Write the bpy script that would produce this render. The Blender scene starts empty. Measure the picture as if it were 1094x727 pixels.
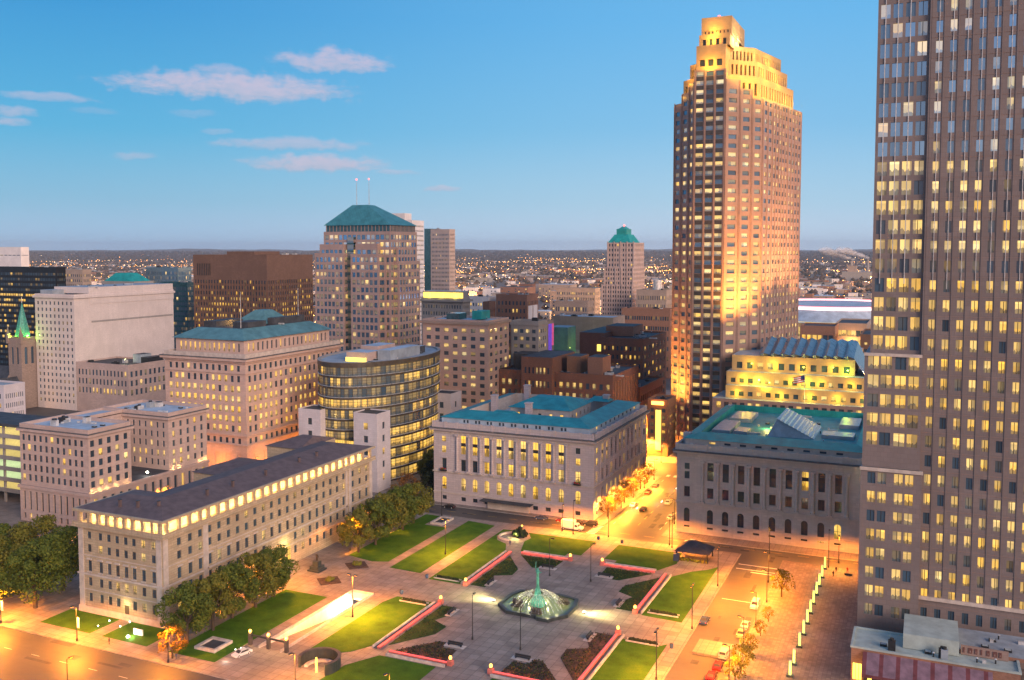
import bpy, math, random
from mathutils import Vector
R = math.radians
rnd = random.Random(7)
sc = bpy.context.scene
COL = sc.collection

# ------------------------------------------------------------------ camera
CAM_H = 93.0
cd = bpy.data.cameras.new("camera"); cam = bpy.data.objects.new("camera", cd); COL.objects.link(cam)
cam.location = (0, 0, CAM_H)
cam.rotation_euler = (R(90 - 3.555), 0, R(24.0))
cd.sensor_width = 36.0; cd.lens = 36.0 * 998 / 1094
cd.shift_y = -35.5 / 1094
cd.clip_start = 1; cd.clip_end = 80000
sc.camera = cam

# ------------------------------------------------------------------ render look
sc.view_settings.view_transform = 'Standard'; sc.view_settings.look = 'None'
sc.view_settings.exposure = 0.3; sc.view_settings.gamma = 1; sc.view_settings.use_curve_mapping = False
sc.cycles.use_denoising = True
sc.cycles.max_bounces = 5; sc.cycles.diffuse_bounces = 2; sc.cycles.glossy_bounces = 2
sc.cycles.transmission_bounces = 2; sc.cycles.transparent_max_bounces = 6
sc.cycles.sample_clamp_indirect = 4; sc.cycles.caustics_reflective = False; sc.cycles.caustics_refractive = False
sc.cycles.use_light_tree = True

# ------------------------------------------------------------------ node helper
class NT:
    def __init__(s, tree): s.t = tree; s.n = tree.nodes; s.l = tree.links
    def new(s, typ, **k):
        nd = s.n.new(typ)
        for a, v in k.items(): setattr(nd, a, v)
        return nd
    def put(s, sock, v):
        if hasattr(v, 'is_linked') or hasattr(v, 'links'): s.l.new(v, sock)
        elif v is not None:
            if sock.type == 'RGBA' and len(v) == 3: v = (*v, 1)
            sock.default_value = v
    def math(s, op, a, b=None, c=None, clamp=False):
        nd = s.new('ShaderNodeMath', operation=op, use_clamp=clamp)
        s.put(nd.inputs[0], a)
        if b is not None: s.put(nd.inputs[1], b)
        if c is not None: s.put(nd.inputs[2], c)
        return nd.outputs[0]
    def mix(s, f, a, b, mode='MIX'):
        nd = s.new('ShaderNodeMix', data_type='RGBA', blend_type=mode)
        s.put(nd.inputs[0], f); s.put(nd.inputs[6], a); s.put(nd.inputs[7], b)
        return nd.outputs[2]
    def ramp(s, f, stops, interp='LINEAR'):
        nd = s.new('ShaderNodeValToRGB'); cr = nd.color_ramp; cr.interpolation = interp
        while len(cr.elements) > len(stops): cr.elements.remove(cr.elements[-1])
        while len(cr.elements) < len(stops): cr.elements.new(0.5)
        for e, (p, c) in zip(cr.elements, stops):
            e.position = p; e.color = (*c, 1) if len(c) == 3 else c
        s.put(nd.inputs[0], f); return nd.outputs[0]
    def smooth(s, x, a, b):
        nd = s.new('ShaderNodeMapRange', interpolation_type='SMOOTHSTEP')
        s.put(nd.inputs[0], x); s.put(nd.inputs[1], a); s.put(nd.inputs[2], b); return nd.outputs[0]
    def noise(s, vec, scale, detail=3, rough=.55):
        nd = s.new('ShaderNodeTexNoise'); s.put(nd.inputs['Vector'], vec)
        nd.inputs['Scale'].default_value = scale; nd.inputs['Detail'].default_value = detail
        nd.inputs['Roughness'].default_value = rough; return nd.outputs[0]

# ------------------------------------------------------------------ dusk sky with clouds
HAZE = 0.000036
SUN_AZ, SUN_EL = 124.0, 20.0          # azimuth clockwise from +Y: behind and to the right of the camera
w = bpy.data.worlds.new("World"); sc.world = w; w.use_nodes = True
T = NT(w.node_tree); T.n.clear()
out = T.new('ShaderNodeOutputWorld'); bg = T.new('ShaderNodeBackground')
tc = T.new('ShaderNodeTexCoord'); sp = T.new('ShaderNodeSeparateXYZ'); T.l.new(tc.outputs['Generated'], sp.inputs[0])
dx, dy, dz = sp.outputs
el = T.math('MULTIPLY', T.math('ARCSINE', dz), 180 / math.pi)
az = T.math('MULTIPLY', T.math('ARCTAN2', dx, dy), 180 / math.pi)
elf = T.math('DIVIDE', el, 90, clamp=True)
east = T.ramp(elf, [(0.0, (.33, .53, .76)), (.03, (.15, .42, .66)), (.075, (.03, .345, .64)), (.15, (.002, .245, .58)), (.4, (.05, .20, .48)), (1, (.08, .2, .45))])
azr = T.ramp(elf, [(0.0, (.50, .64, .82)), (.03, (.31, .54, .75)), (.08, (.16, .44, .73)), (.15, (.10, .395, .74)), (.4, (.10, .26, .54)), (1, (.08, .2, .45))])
side = T.smooth(az, -52.0, -8.0)
front = T.mix(side, east, azr)
west = T.ramp(elf, [(0.0, (.95, .54, .45)), (.06, (.88, .58, .55)), (.2, (.54, .50, .60)), (.5, (.24, .31, .45)), (1, (.08, .2, .45))])
wdot = T.math('ADD', T.math('MULTIPLY', dx, math.sin(R(SUN_AZ))), T.math('MULTIPLY', dy, math.cos(R(SUN_AZ))))
skyc = T.mix(T.smooth(wdot, -.15, .8), front, west)
# clouds: (azimuth, elevation, half width, half height, strength)
clouds = [(-40.3, 9.15, 6.9, .95, 1), (-34.8, 10.9, 3.4, .75, .95), (-41.0, 10.15, 1.6, .45, .55), (-50.0, 8.15, 2.4, .30, .55),
          (-51.8, 7.35, 1.2, .36, .6), (-52.0, 6.75, 1.0, .30, .6), (-37.2, 6.1, 4.4, .42, .62), (-35.9, 5.0, 4.2, .62, .9), (-45.9, 5.2, 1.2, .28, .4),
          (-28.2, 3.6, 1.2, .22, .55), (-31.0, 4.6, 1.5, .2, .45), (-42.6, 7.7, 1.4, .28, .22), (-48.0, 7.6, 1.3, .22, .18), (-41.3, 6.75, .9, .2, .3),
          (-140, 8, 9, 1.2, .8), (60, 10, 12, 1.5, .8), (170, 12, 15, 1.8, .8)]
cv = T.new('ShaderNodeCombineXYZ'); T.put(cv.inputs[0], T.math('MULTIPLY', az, .42)); T.put(cv.inputs[1], T.math('MULTIPLY', el, 1.25))
n1 = T.math('SUBTRACT', T.noise(cv.outputs[0], 1.0, 6, .62), .5)
n2 = T.math('SUBTRACT', T.noise(cv.outputs[0], 3.6, 5, .6), .5)
cvx = T.new('ShaderNodeCombineXYZ'); T.put(cvx.inputs[0], T.math('MULTIPLY', az, .9)); T.put(cvx.inputs[1], T.math('MULTIPLY', el, .5))
lump = T.math('SUBTRACT', T.noise(cvx.outputs[0], 1.0, 2, .5), .5)
den = None; top = None
for (ca, ce, rw, rh, st) in clouds:
    rw *= 1.18; rh *= 1.25
    u = T.math('DIVIDE', T.math('SUBTRACT', az, ca), rw)
    v = T.math('DIVIDE', T.math('SUBTRACT', T.math('ADD', el, T.math('MULTIPLY', lump, -rh * 1.3)), ce), rh)
    vb = T.math('MULTIPLY', T.math('MINIMUM', v, 0), 1.45)       # flatter bases
    vv = T.math('ADD', T.math('MAXIMUM', v, 0), vb)
    rr = T.math('ADD', T.math('MULTIPLY', u, u), T.math('MULTIPLY', vv, vv))
    d = T.math('SUBTRACT', 1.0, rr)
    d = T.math('ADD', d, T.math('MULTIPLY', n1, 1.2)); d = T.math('ADD', d, T.math('MULTIPLY', n2, .8))
    m = T.math('MULTIPLY', T.smooth(d, .05, 1.0), st)
    vt = T.math('MULTIPLY', T.smooth(T.math('ADD', v, T.math('MULTIPLY', n2, 1.6)), -.9, .6), m)
    den = m if den is None else T.math('MAXIMUM', den, m)
    top = vt if top is None else T.math('MAXIMUM', top, vt)
ccol = T.mix(T.math('DIVIDE', top, T.math('MAXIMUM', den, .01), clamp=True), (.28, .37, .56), (.48, .43, .59))
skyc = T.mix(T.math('MULTIPLY', den, .92), skyc, ccol)
# the physical sky adds its share at a low sun
ns = T.new('ShaderNodeTexSky', sky_type='NISHITA', sun_disc=False)
ns.sun_elevation = R(3); ns.sun_rotation = R(SUN_AZ)
mn = T.new('ShaderNodeMix', data_type='RGBA', blend_type='ADD'); mn.inputs[0].default_value = .03
T.put(mn.inputs[6], skyc); T.l.new(ns.outputs[0], mn.inputs[7])
ground_dark = T.mix(T.smooth(el, -3, -.5), (.12, .11, .13), mn.outputs[2])
T.l.new(ground_dark, bg.inputs[0]); bg.inputs[1].default_value = 0.88
T.l.new(bg.outputs[0], out.inputs[0])

sl = bpy.data.lights.new("sun", 'SUN'); so = bpy.data.objects.new("sun", sl); COL.objects.link(so)
sl.energy = 2.5; sl.angle = R(28); sl.color = (1.0, .73, .58)
sd = Vector((math.sin(R(SUN_AZ)) * math.cos(R(SUN_EL)), math.cos(R(SUN_AZ)) * math.cos(R(SUN_EL)), math.sin(R(SUN_EL))))
so.rotation_euler = sd.to_track_quat('Z', 'Y').to_euler()

# ------------------------------------------------------------------ materials
MATS = {}
def basemat(name):
    m = bpy.data.materials.new(name); m.use_nodes = True
    t = NT(m.node_tree); b = m.node_tree.nodes['Principled BSDF']; MATS[name] = m
    return m, t, b
def wallvec(t):
    g = t.new('ShaderNodeNewGeometry'); s = t.new('ShaderNodeSeparateXYZ'); t.l.new(g.outputs['Position'], s.inputs[0])
    c = t.new('ShaderNodeCombineXYZ'); t.put(c.inputs[0], t.math('ADD', s.outputs[0], s.outputs[1])); t.l.new(s.outputs[2], c.inputs[1])
    return c.outputs[0], g.outputs['Position']
def stone(name, col, bw=1.6, bh=.7, mortar=.02, var=.16, rough=.8, stain=.25, dark=.7, spec=.3):
    m, t, b = basemat(name)
    v, pos = wallvec(t)
    br = t.new('ShaderNodeTexBrick'); t.l.new(v, br.inputs['Vector'])
    br.inputs['Scale'].default_value = 1; br.inputs['Brick Width'].default_value = bw; br.inputs['Row Height'].default_value = bh
    br.inputs['Mortar Size'].default_value = mortar
    c1 = tuple(x * (1 + var) for x in col); c2 = tuple(x * (1 - var) for x in col)
    br.inputs['Color1'].default_value = (*c1, 1); br.inputs['Color2'].default_value = (*c2, 1)
    br.inputs['Mortar'].default_value = (*[x * dark for x in col], 1)
    st = t.new('ShaderNodeMapping'); t.l.new(v, st.inputs[0]); st.inputs['Scale'].default_value = (.9, .07, 1)
    n = t.noise(st.outputs[0], 1.0, 5, .65)
    c = t.mix(t.math('MULTIPLY', t.smooth(n, .45, .75), stain), br.outputs[0], tuple(x * .55 for x in col))
    n3 = t.noise(pos, .11, 4)
    c = t.mix(t.smooth(n3, .3, .75), c, t.mix(.82, c, tuple(x * .8 for x in col)))
    t.l.new(c, b.inputs['Base Color']); b.inputs['Roughness'].default_value = rough; b.inputs['Specular IOR Level'].default_value = spec
    bm = t.new('ShaderNodeBump'); bm.inputs['Strength'].default_value = .25; bm.inputs['Distance'].default_value = .05
    t.l.new(br.outputs['Fac'], bm.inputs['Height']); bm.invert = True; t.l.new(bm.outputs[0], b.inputs['Normal'])
    return m
def plain(name, col, rough=.6, metal=0, var=.25, scale=.6, spec=.4, emit=0, ecol=None):
    m, t, b = basemat(name)
    g = t.new('ShaderNodeNewGeometry')
    n = t.noise(g.outputs['Position'], scale, 5, .6)
    t.l.new(t.mix(t.smooth(n, .3, .72), tuple(x * (1 + var) for x in col), tuple(x * (1 - var) for x in col)), b.inputs['Base Color'])
    b.inputs['Roughness'].default_value = rough; b.inputs['Metallic'].default_value = metal; b.inputs['Specular IOR Level'].default_value = spec
    if emit:
        b.inputs['Emission Color'].default_value = (*(ecol or col), 1); b.inputs['Emission Strength'].default_value = emit
        m.cycles.emission_sampling = 'NONE'
    return m
def copper(name, col, axis=0, period=.8):
    m, t, b = basemat(name)
    g = t.new('ShaderNodeNewGeometry'); s = t.new('ShaderNodeSeparateXYZ'); t.l.new(g.outputs['Position'], s.inputs[0])
    seam = t.math('FRACT', t.math('DIVIDE', t.math('ADD', s.outputs[0], s.outputs[1]), period))
    seam = t.math('GREATER_THAN', seam, .88)
    n = t.noise(g.outputs['Position'], .25, 5, .65)
    c = t.ramp(n, [(.25, tuple(x * .62 for x in col)), (.5, col), (.75, tuple(min(1, x * 1.35 + .01) for x in col))])
    c = t.mix(t.math('MULTIPLY', seam, .35), c, tuple(x * .5 for x in col))
    t.l.new(c, b.inputs['Base Color']); b.inputs['Roughness'].default_value = .55
    return m
def glass():
    m, t, b = basemat('window_glass')
    a = t.new('ShaderNodeAttribute', attribute_name='w'); s = t.new('ShaderNodeSeparateColor'); t.l.new(a.outputs['Color'], s.inputs[0])
    lit, seed, hue = s.outputs; refl = a.outputs['Alpha']
    uv = t.new('ShaderNodeUVMap', uv_map='uv'); us = t.new('ShaderNodeSeparateXYZ'); t.l.new(uv.outputs[0], us.inputs[0])
    U_, V_ = us.outputs[0], us.outputs[1]
    c = t.new('ShaderNodeCombineXYZ'); t.put(c.inputs[0], t.math('ADD', t.math('MULTIPLY', U_, 3.0), t.math('MULTIPLY', seed, 97))); t.put(c.inputs[1], t.math('MULTIPLY', seed, 53))
    n1 = t.noise(c.outputs[0], 1.2, 2, .6)
    c2 = t.new('ShaderNodeCombineXYZ'); t.put(c2.inputs[0], t.math('ADD', U_, t.math('MULTIPLY', seed, 41))); t.put(c2.inputs[1], t.math('ADD', V_, t.math('MULTIPLY', seed, 29)))
    n = t.noise(c2.outputs[0], 1.6, 1, .5)
    r1 = t.math('FRACT', t.math('MULTIPLY', seed, 31.7)); r2 = t.math('FRACT', t.math('MULTIPLY', seed, 73.1)); r3 = t.math('FRACT', t.math('MULTIPLY', seed, 11.9))
    blind = t.math('FRACT', t.math('MULTIPLY', seed, 17.3))
    isbl = t.math('GREATER_THAN', V_, t.math('SUBTRACT', 1.15, t.math('MULTIPLY', blind, .9)))
    uu = t.mix(t.math('GREATER_THAN', r2, .5), U_, t.math('SUBTRACT', 1, U_))
    curtain = t.math('LESS_THAN', uu, t.math('SUBTRACT', t.math('MULTIPLY', r1, .75), .2))
    furn = t.math('LESS_THAN', V_, t.math('ADD', t.math('SUBTRACT', t.math('MULTIPLY', n1, .75), .18), t.math('MULTIPLY', r3, .18)))
    ceil_ = t.math('MULTIPLY', t.math('GREATER_THAN', V_, .82), t.math('GREATER_THAN', r3, .45))
    br = t.math('ADD', .55, t.math('MULTIPLY', n, .55))
    br = t.math('ADD', br, t.math('MULTIPLY', ceil_, .3))
    br = t.mix(isbl, br, t.math('ADD', .6, t.math('MULTIPLY', r2, .3)))
    br = t.math('MULTIPLY', br, t.math('SUBTRACT', 1, t.math('MULTIPLY', curtain, .55)))
    br = t.math('MULTIPLY', br, t.math('SUBTRACT', 1, t.math('MULTIPLY', furn, .7)))
    ec = t.mix(hue, (1.0, .52, .045), (1.0, .74, .32))
    ec = t.mix(isbl, ec, t.mix(.5, ec, (1, .62, .14)))
    es = t.math('MULTIPLY', t.math('MULTIPLY', lit, br), 1.35)
    b.inputs['Base Color'].default_value = (.02, .025, .032, 1)
    t.l.new(t.mix(refl, (.02, .024, .03), (.24, .43, .62)), b.inputs['Base Color'])  # blue tint stands in for sky reflected in the panes
    t.l.new(refl, b.inputs['Metallic']); b.inputs['Roughness'].default_value = .09
    t.l.new(ec, b.inputs['Emission Color']); t.l.new(es, b.inputs['Emission Strength'])
    m.cycles.emission_sampling = 'NONE'
    return m
def emit(name, col, strength, sampled=False):
    m, t, b = basemat(name)
    b.inputs['Base Color'].default_value = (*[min(1, c) for c in col], 1)
    b.inputs['Emission Color'].default_value = (*col, 1); b.inputs['Emission Strength'].default_value = strength
    if not sampled: m.cycles.emission_sampling = 'NONE'
    return m
def paving(name, col, cell=3.0, var=.15, rough=.75, line=.6):
    m, t, b = basemat(name)
    g = t.new('ShaderNodeNewGeometry'); pos = g.outputs['Position']
    br = t.new('ShaderNodeTexBrick'); t.l.new(pos, br.inputs['Vector']); br.offset = 0
    br.inputs['Scale'].default_value = 1; br.inputs['Brick Width'].default_value = cell; br.inputs['Row Height'].default_value = cell
    br.inputs['Mortar Size'].default_value = .05
    br.inputs['Color1'].default_value = (*[x * (1 + var) for x in col], 1); br.inputs['Color2'].default_value = (*[x * (1 - var) for x in col], 1)
    br.inputs['Mortar'].default_value = (*[x * line for x in col], 1)
    n = t.noise(pos, .16, 6, .7); n2 = t.noise(pos, 1.7, 4, .6)
    c = t.mix(t.smooth(n, .35, .7), br.outputs[0], t.mix(1, br.outputs[0], (.68, .66, .66), 'MULTIPLY'))
    c = t.mix(t.math('MULTIPLY', t.smooth(n2, .5, .8), .35), c, tuple(x * .55 for x in col))
    t.l.new(c, b.inputs['Base Color']); b.inputs['Roughness'].default_value = rough
    return m
def asphalt():
    m, t, b = basemat('asphalt')
    g = t.new('ShaderNodeNewGeometry'); pos = g.outputs['Position']
    n = t.noise(pos, .07, 6, .7); n2 = t.noise(pos, 3, 3); 
    mp = t.new('ShaderNodeMapping'); t.l.new(pos, mp.inputs[0]); mp.inputs['Scale'].default_value = (.03, .8, 1)
    n3 = t.noise(mp.outputs[0], 1, 4)
    c = t.ramp(n, [(.3, (.048, .045, .045)), (.5, (.066, .062, .060)), (.7, (.09, .084, .08))])
    c = t.mix(t.math('MULTIPLY', t.smooth(n3, .5, .7), .4), c, (.04, .037, .037))
    c = t.mix(t.math('MULTIPLY', n2, .3), c, (.095, .09, .09))
    t.l.new(c, b.inputs['Base Color']); b.inputs['Roughness'].default_value = .55
def lawn(name, col):
    m, t, b = basemat(name)
    g = t.new('ShaderNodeNewGeometry'); pos = g.outputs['Position']
    n = t.noise(pos, .22, 5, .65); n2 = t.noise(pos, 4, 3)
    c = t.ramp(n, [(.28, tuple(x * .6 for x in col)), (.5, col), (.74, (col[0] * 1.7, col[1] * 1.25, col[2]))])
    c = t.mix(t.math('MULTIPLY', t.smooth(n2, .4, .7), .45), c, tuple(x * .5 for x in col))
    t.l.new(c, b.inputs['Base Color']); b.inputs['Roughness'].default_value = .9; b.inputs['Specular IOR Level'].default_value = .1
    bm = t.new('ShaderNodeBump'); bm.inputs['Strength'].default_value = .6; bm.inputs['Distance'].default_value = .15
    t.l.new(n2, bm.inputs['Height']); t.l.new(bm.outputs[0], b.inputs['Normal'])
def leafmat(name, c1, c2):
    m, t, b = basemat(name)
    g = t.new('ShaderNodeNewGeometry')
    c = t.mix(g.outputs['Random Per Island'], c1, c2)
    t.l.new(c, b.inputs['Base Color']); b.inputs['Roughness'].default_value = .7; b.inputs['Specular IOR Level'].default_value = .2
def farland():
    m, t, b = basemat('far_ground')
    g = t.new('ShaderNodeNewGeometry'); pos = g.outputs['Position']
    v = t.new('ShaderNodeTexVoronoi'); v.inputs['Scale'].default_value = .012; t.l.new(pos, v.inputs['Vector'])
    n = t.noise(pos, .002, 8, .7); n2 = t.noise(pos, .02, 4, .6)
    c = t.ramp(n, [(.35, (.12, .10, .085)), (.5, (.21, .155, .13)), (.65, (.11, .105, .08))])
    c = t.mix(t.smooth(n2, .42, .66), c, (.20, .15, .13))
    s = t.new('ShaderNodeSeparateColor'); t.l.new(v.outputs['Color'], s.inputs[0])
    c = t.mix(t.math('MULTIPLY', t.math('GREATER_THAN', s.outputs[0], .72), .55), c, (.19, .15, .14))
    t.l.new(c, b.inputs['Base Color']); b.inputs['Roughness'].default_value = .95

stone('limestone_tan', (.52, .40, .27), 1.8, .62, mortar=.035, stain=.55, dark=.5)
stone('marble_pink', (.60, .50, .49), 2.0, .8, var=.10, mortar=.035, stain=.45, dark=.55)
stone('sandstone_grey', (.62, .53, .46), 1.8, .75, var=.10, stain=.45)
stone('granite_pink', (.235, .188, .178), 1.43, 1.1, mortar=.025, var=.07, stain=.06, rough=.45)
stone('granite_mauve', (.33, .225, .19), 1.6, 1.3, mortar=.02, var=.07, stain=.05, rough=.45)
stone('fed_pink', (.62, .44, .37), 1.8, .7, var=.09)
stone('hall_pink', (.55, .41, .36), 1.6, .6, var=.1)
stone('leader_pink', (.58, .41, .34), 1.2, .5, var=.1)
stone('pale_brick', (.72, .62, .58), 1.0, .4, var=.06, stain=.3)
stone('white_marble', (.66, .60, .62), 1.6, .8, var=.06)
stone('white_panel', (.84, .78, .76), 1.4, 3.6, var=.04)
stone('brown_granite', (.21, .12, .085), 1.5, 1.2, var=.1)
stone('taupe_panel', (.42, .345, .325), 1.5, 1.8, var=.06)
stone('rose_panel', (.52, .36, .31), 1.5, 1.2, var=.06)
stone('brick_red', (.23, .115, .08), .5, .16, var=.22, mortar=.01)
stone('brick_orange', (.30, .155, .09), .5, .16, var=.2, mortar=.01)
stone('brick_rust', (.31, .165, .115), .5, .16, var=.2, mortar=.01)
stone('concrete_grey', (.36, .33, .31), 3, 1.5, var=.06, stain=.5)
stone('concrete_tan', (.42, .32, .26), 3, 1.5, var=.08, stain=.4)
stone('church_stone', (.34, .26, .22), .9, .35, var=.2)
stone('black_panel', (.022, .023, .027), 1.5, 1.9, var=.1, rough=.25, stain=0)
stone('terrace_stone', (.52, .34, .17), 1.6, .8, var=.06)
stone('dark_red_granite', (.16, .07, .06), 1.4, .8, var=.1)
plain('trim_stone', (.55, .46, .40), .8, var=.15)
plain('cornice_dark', (.12, .115, .115), .8)
plain('roof_grey', (.30, .34, .38), .7, var=.2, scale=.3)
plain('roof_blue', (.40, .48, .56), .7, var=.18, scale=.2)
plain('roof_dark', (.055, .058, .066), .75, var=.35, scale=.3)
plain('roof_tile', (.135, .092, .085), .7, var=.22, scale=.5)
copper('copper_teal', (.015, .255, .285)); copper('copper_green', (.012, .30, .275)); copper('copper_grey', (.09, .215, .235))
copper('metal_seam_teal', (.06, .25, .27), period=1.6)
plain('blue_glass_roof', (.055, .10, .16), .15, var=.3, scale=.4, spec=.8)
plain('curtain_dark', (.055, .048, .042), .25, var=.25, spec=.6)
plain('curtain_teal', (.035, .10, .12), .15, var=.3, spec=.7)
plain('curtain_blue', (.16, .25, .31), .15, var=.15, metal=.4)
plain('frame_dark', (.035, .033, .032), .5)
plain('frame_bronze', (.075, .06, .045), .4)
plain('rail_white', (.55, .52, .52), .5)
plain('steel_pale', (.62, .60, .58), .35, metal=.3)
plain('metal_dark', (.028, .028, .03), .45)
plain('bronze_dark', (.035, .028, .024), .45)
plain('bronze_green', (.07, .30, .24), .5, var=.4, scale=1.5)
plain('granite_dark', (.045, .055, .055), .35)
plain('granite_block', (.09, .075, .065), .5)
plain('red_stone', (.55, .16, .13), .6)
plain('coping', (.50, .45, .42), .7)
plain('soil', (.07, .045, .035), .95, var=.4, scale=1.2)
plain('kerb', (.38, .35, .32), .8)
plain('paint_white', (.75, .73, .70), .7, var=.12)
plain('paint_yellow', (.65, .42, .08), .7, var=.12)
plain('banner_white', (.7, .7, .75), .8)
plain('bark', (.07, .05, .035), .9)
plain('awning_red', (.16, .045, .05), .8); plain('awning_mauve', (.22, .13, .16), .8)
plain('roof_pale_green', (.40, .46, .43), .7, var=.15, scale=.4)
plain('sky_light', (.34, .40, .44), .25, var=.15)
plain('flag_red', (.5, .05, .05), .8); plain('flag_white', (.7, .7, .7), .8); plain('flag_blue', (.04, .06, .22), .8)
plain('screen_purple', (.2, .1, .8), .5, emit=.22, ecol=(.22, .10, .95)); plain('screen_red', (.8, .1, .3), .5, emit=.3, ecol=(.9, .12, .3))
plain('rubber', (.02, .02, .02), .8)
for nm, c in dict(white=(.72, .72, .70), silver=(.45, .46, .47), red=(.20, .02, .018), blue=(.05, .08, .16), black=(.022, .022, .025), gold=(.5, .38, .2), grey=(.2, .2, .21)).items():
    plain('paint_car_' + nm, c, .25, var=.05, spec=.6)
plain('skin', (.5, .34, .26), .6); plain('cloth_dark', (.03, .03, .04), .9); plain('cloth_blue', (.06, .08, .16), .9); plain('cloth_red', (.3, .05, .05), .9)
glass()
emit('lamp_orange', (1.0, .42, .07), 4.5); emit('lamp_white', (1, .93, .75), 14); emit('lamp_far', (1.0, .40, .08), 12); emit('lamp_far_white', (1.0, .68, .36), 10)
emit('tube_green', (.80, .95, .22), 1.0); emit('neon_red', (1.0, .12, .10), .72); emit('headlight', (1, .95, .85), 8); emit('taillight', (1, .05, .03), 3)
emit('strip_warm', (1.0, .78, .40), 4); emit('beacon_red', (1, .12, .1), 4); emit('strip_pink', (1, .45, .5), 1.6); emit('strip_white', (1, .92, .88), 1.4)
emit('strip_yellow', (1.0, .72, .12), 1.5)
paving('plaza_stone', (.29, .245, .215), 2.4, line=.45); paving('walk_concrete', (.31, .255, .22), 1.6, var=.06); paving('plaza_brick', (.22, .18, .16), .9, var=.22, line=.7)
asphalt(); lawn('grass', (.058, .150, .012)); lawn('ground_cover', (.032, .075, .022)); farland()
leafmat('leaf_green', (.06, .095, .014), (.14, .155, .022)); leafmat('leaf_olive', (.10, .115, .016), (.20, .17, .026))
leafmat('leaf_gold', (.12, .075, .010), (.22, .12, .014)); leafmat('leaf_dark', (.012, .022, .010), (.035, .045, .016)); leafmat('leaf_rust', (.16, .07, .02), (.24, .11, .03))
leafmat('far_leaf', (.06, .055, .045), (.14, .095, .075))
def water():
    m, t, b = basemat('basin_water'); b.inputs['Base Color'].default_value = (.20, .23, .10, 1); b.inputs['Roughness'].default_value = .12
    g = t.new('ShaderNodeNewGeometry'); n = t.noise(g.outputs['Position'], 2.5, 4)
    bm = t.new('ShaderNodeBump'); bm.inputs['Strength'].default_value = .5; t.l.new(n, bm.inputs['Height']); t.l.new(bm.outputs[0], b.inputs['Normal'])
    m, t, b = basemat('water_spray'); b.inputs['Base Color'].default_value = (.85, .86, .8, 1); b.inputs['Roughness'].default_value = .4
    g = t.new('ShaderNodeNewGeometry'); n = t.noise(g.outputs['Position'], 3.0, 5, .7); t.l.new(t.math('MULTIPLY', t.smooth(n, .35, .75), .75), b.inputs['Alpha'])
water()
def steam():
    m, t, b = basemat('steam'); b.inputs['Base Color'].default_value = (.9, .88, .88, 1); b.inputs['Roughness'].default_value = 1
    g = t.new('ShaderNodeNewGeometry'); n = t.noise(g.outputs['Position'], .02, 5, .7)
    lw = t.new('ShaderNodeLayerWeight'); lw.inputs[0].default_value = .5
    t.l.new(t.math('MULTIPLY', t.math('MULTIPLY', t.smooth(n, .3, .75), .55), t.math('SUBTRACT', 1, lw.outputs['Facing'])), b.inputs['Alpha'])
steam()

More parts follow.
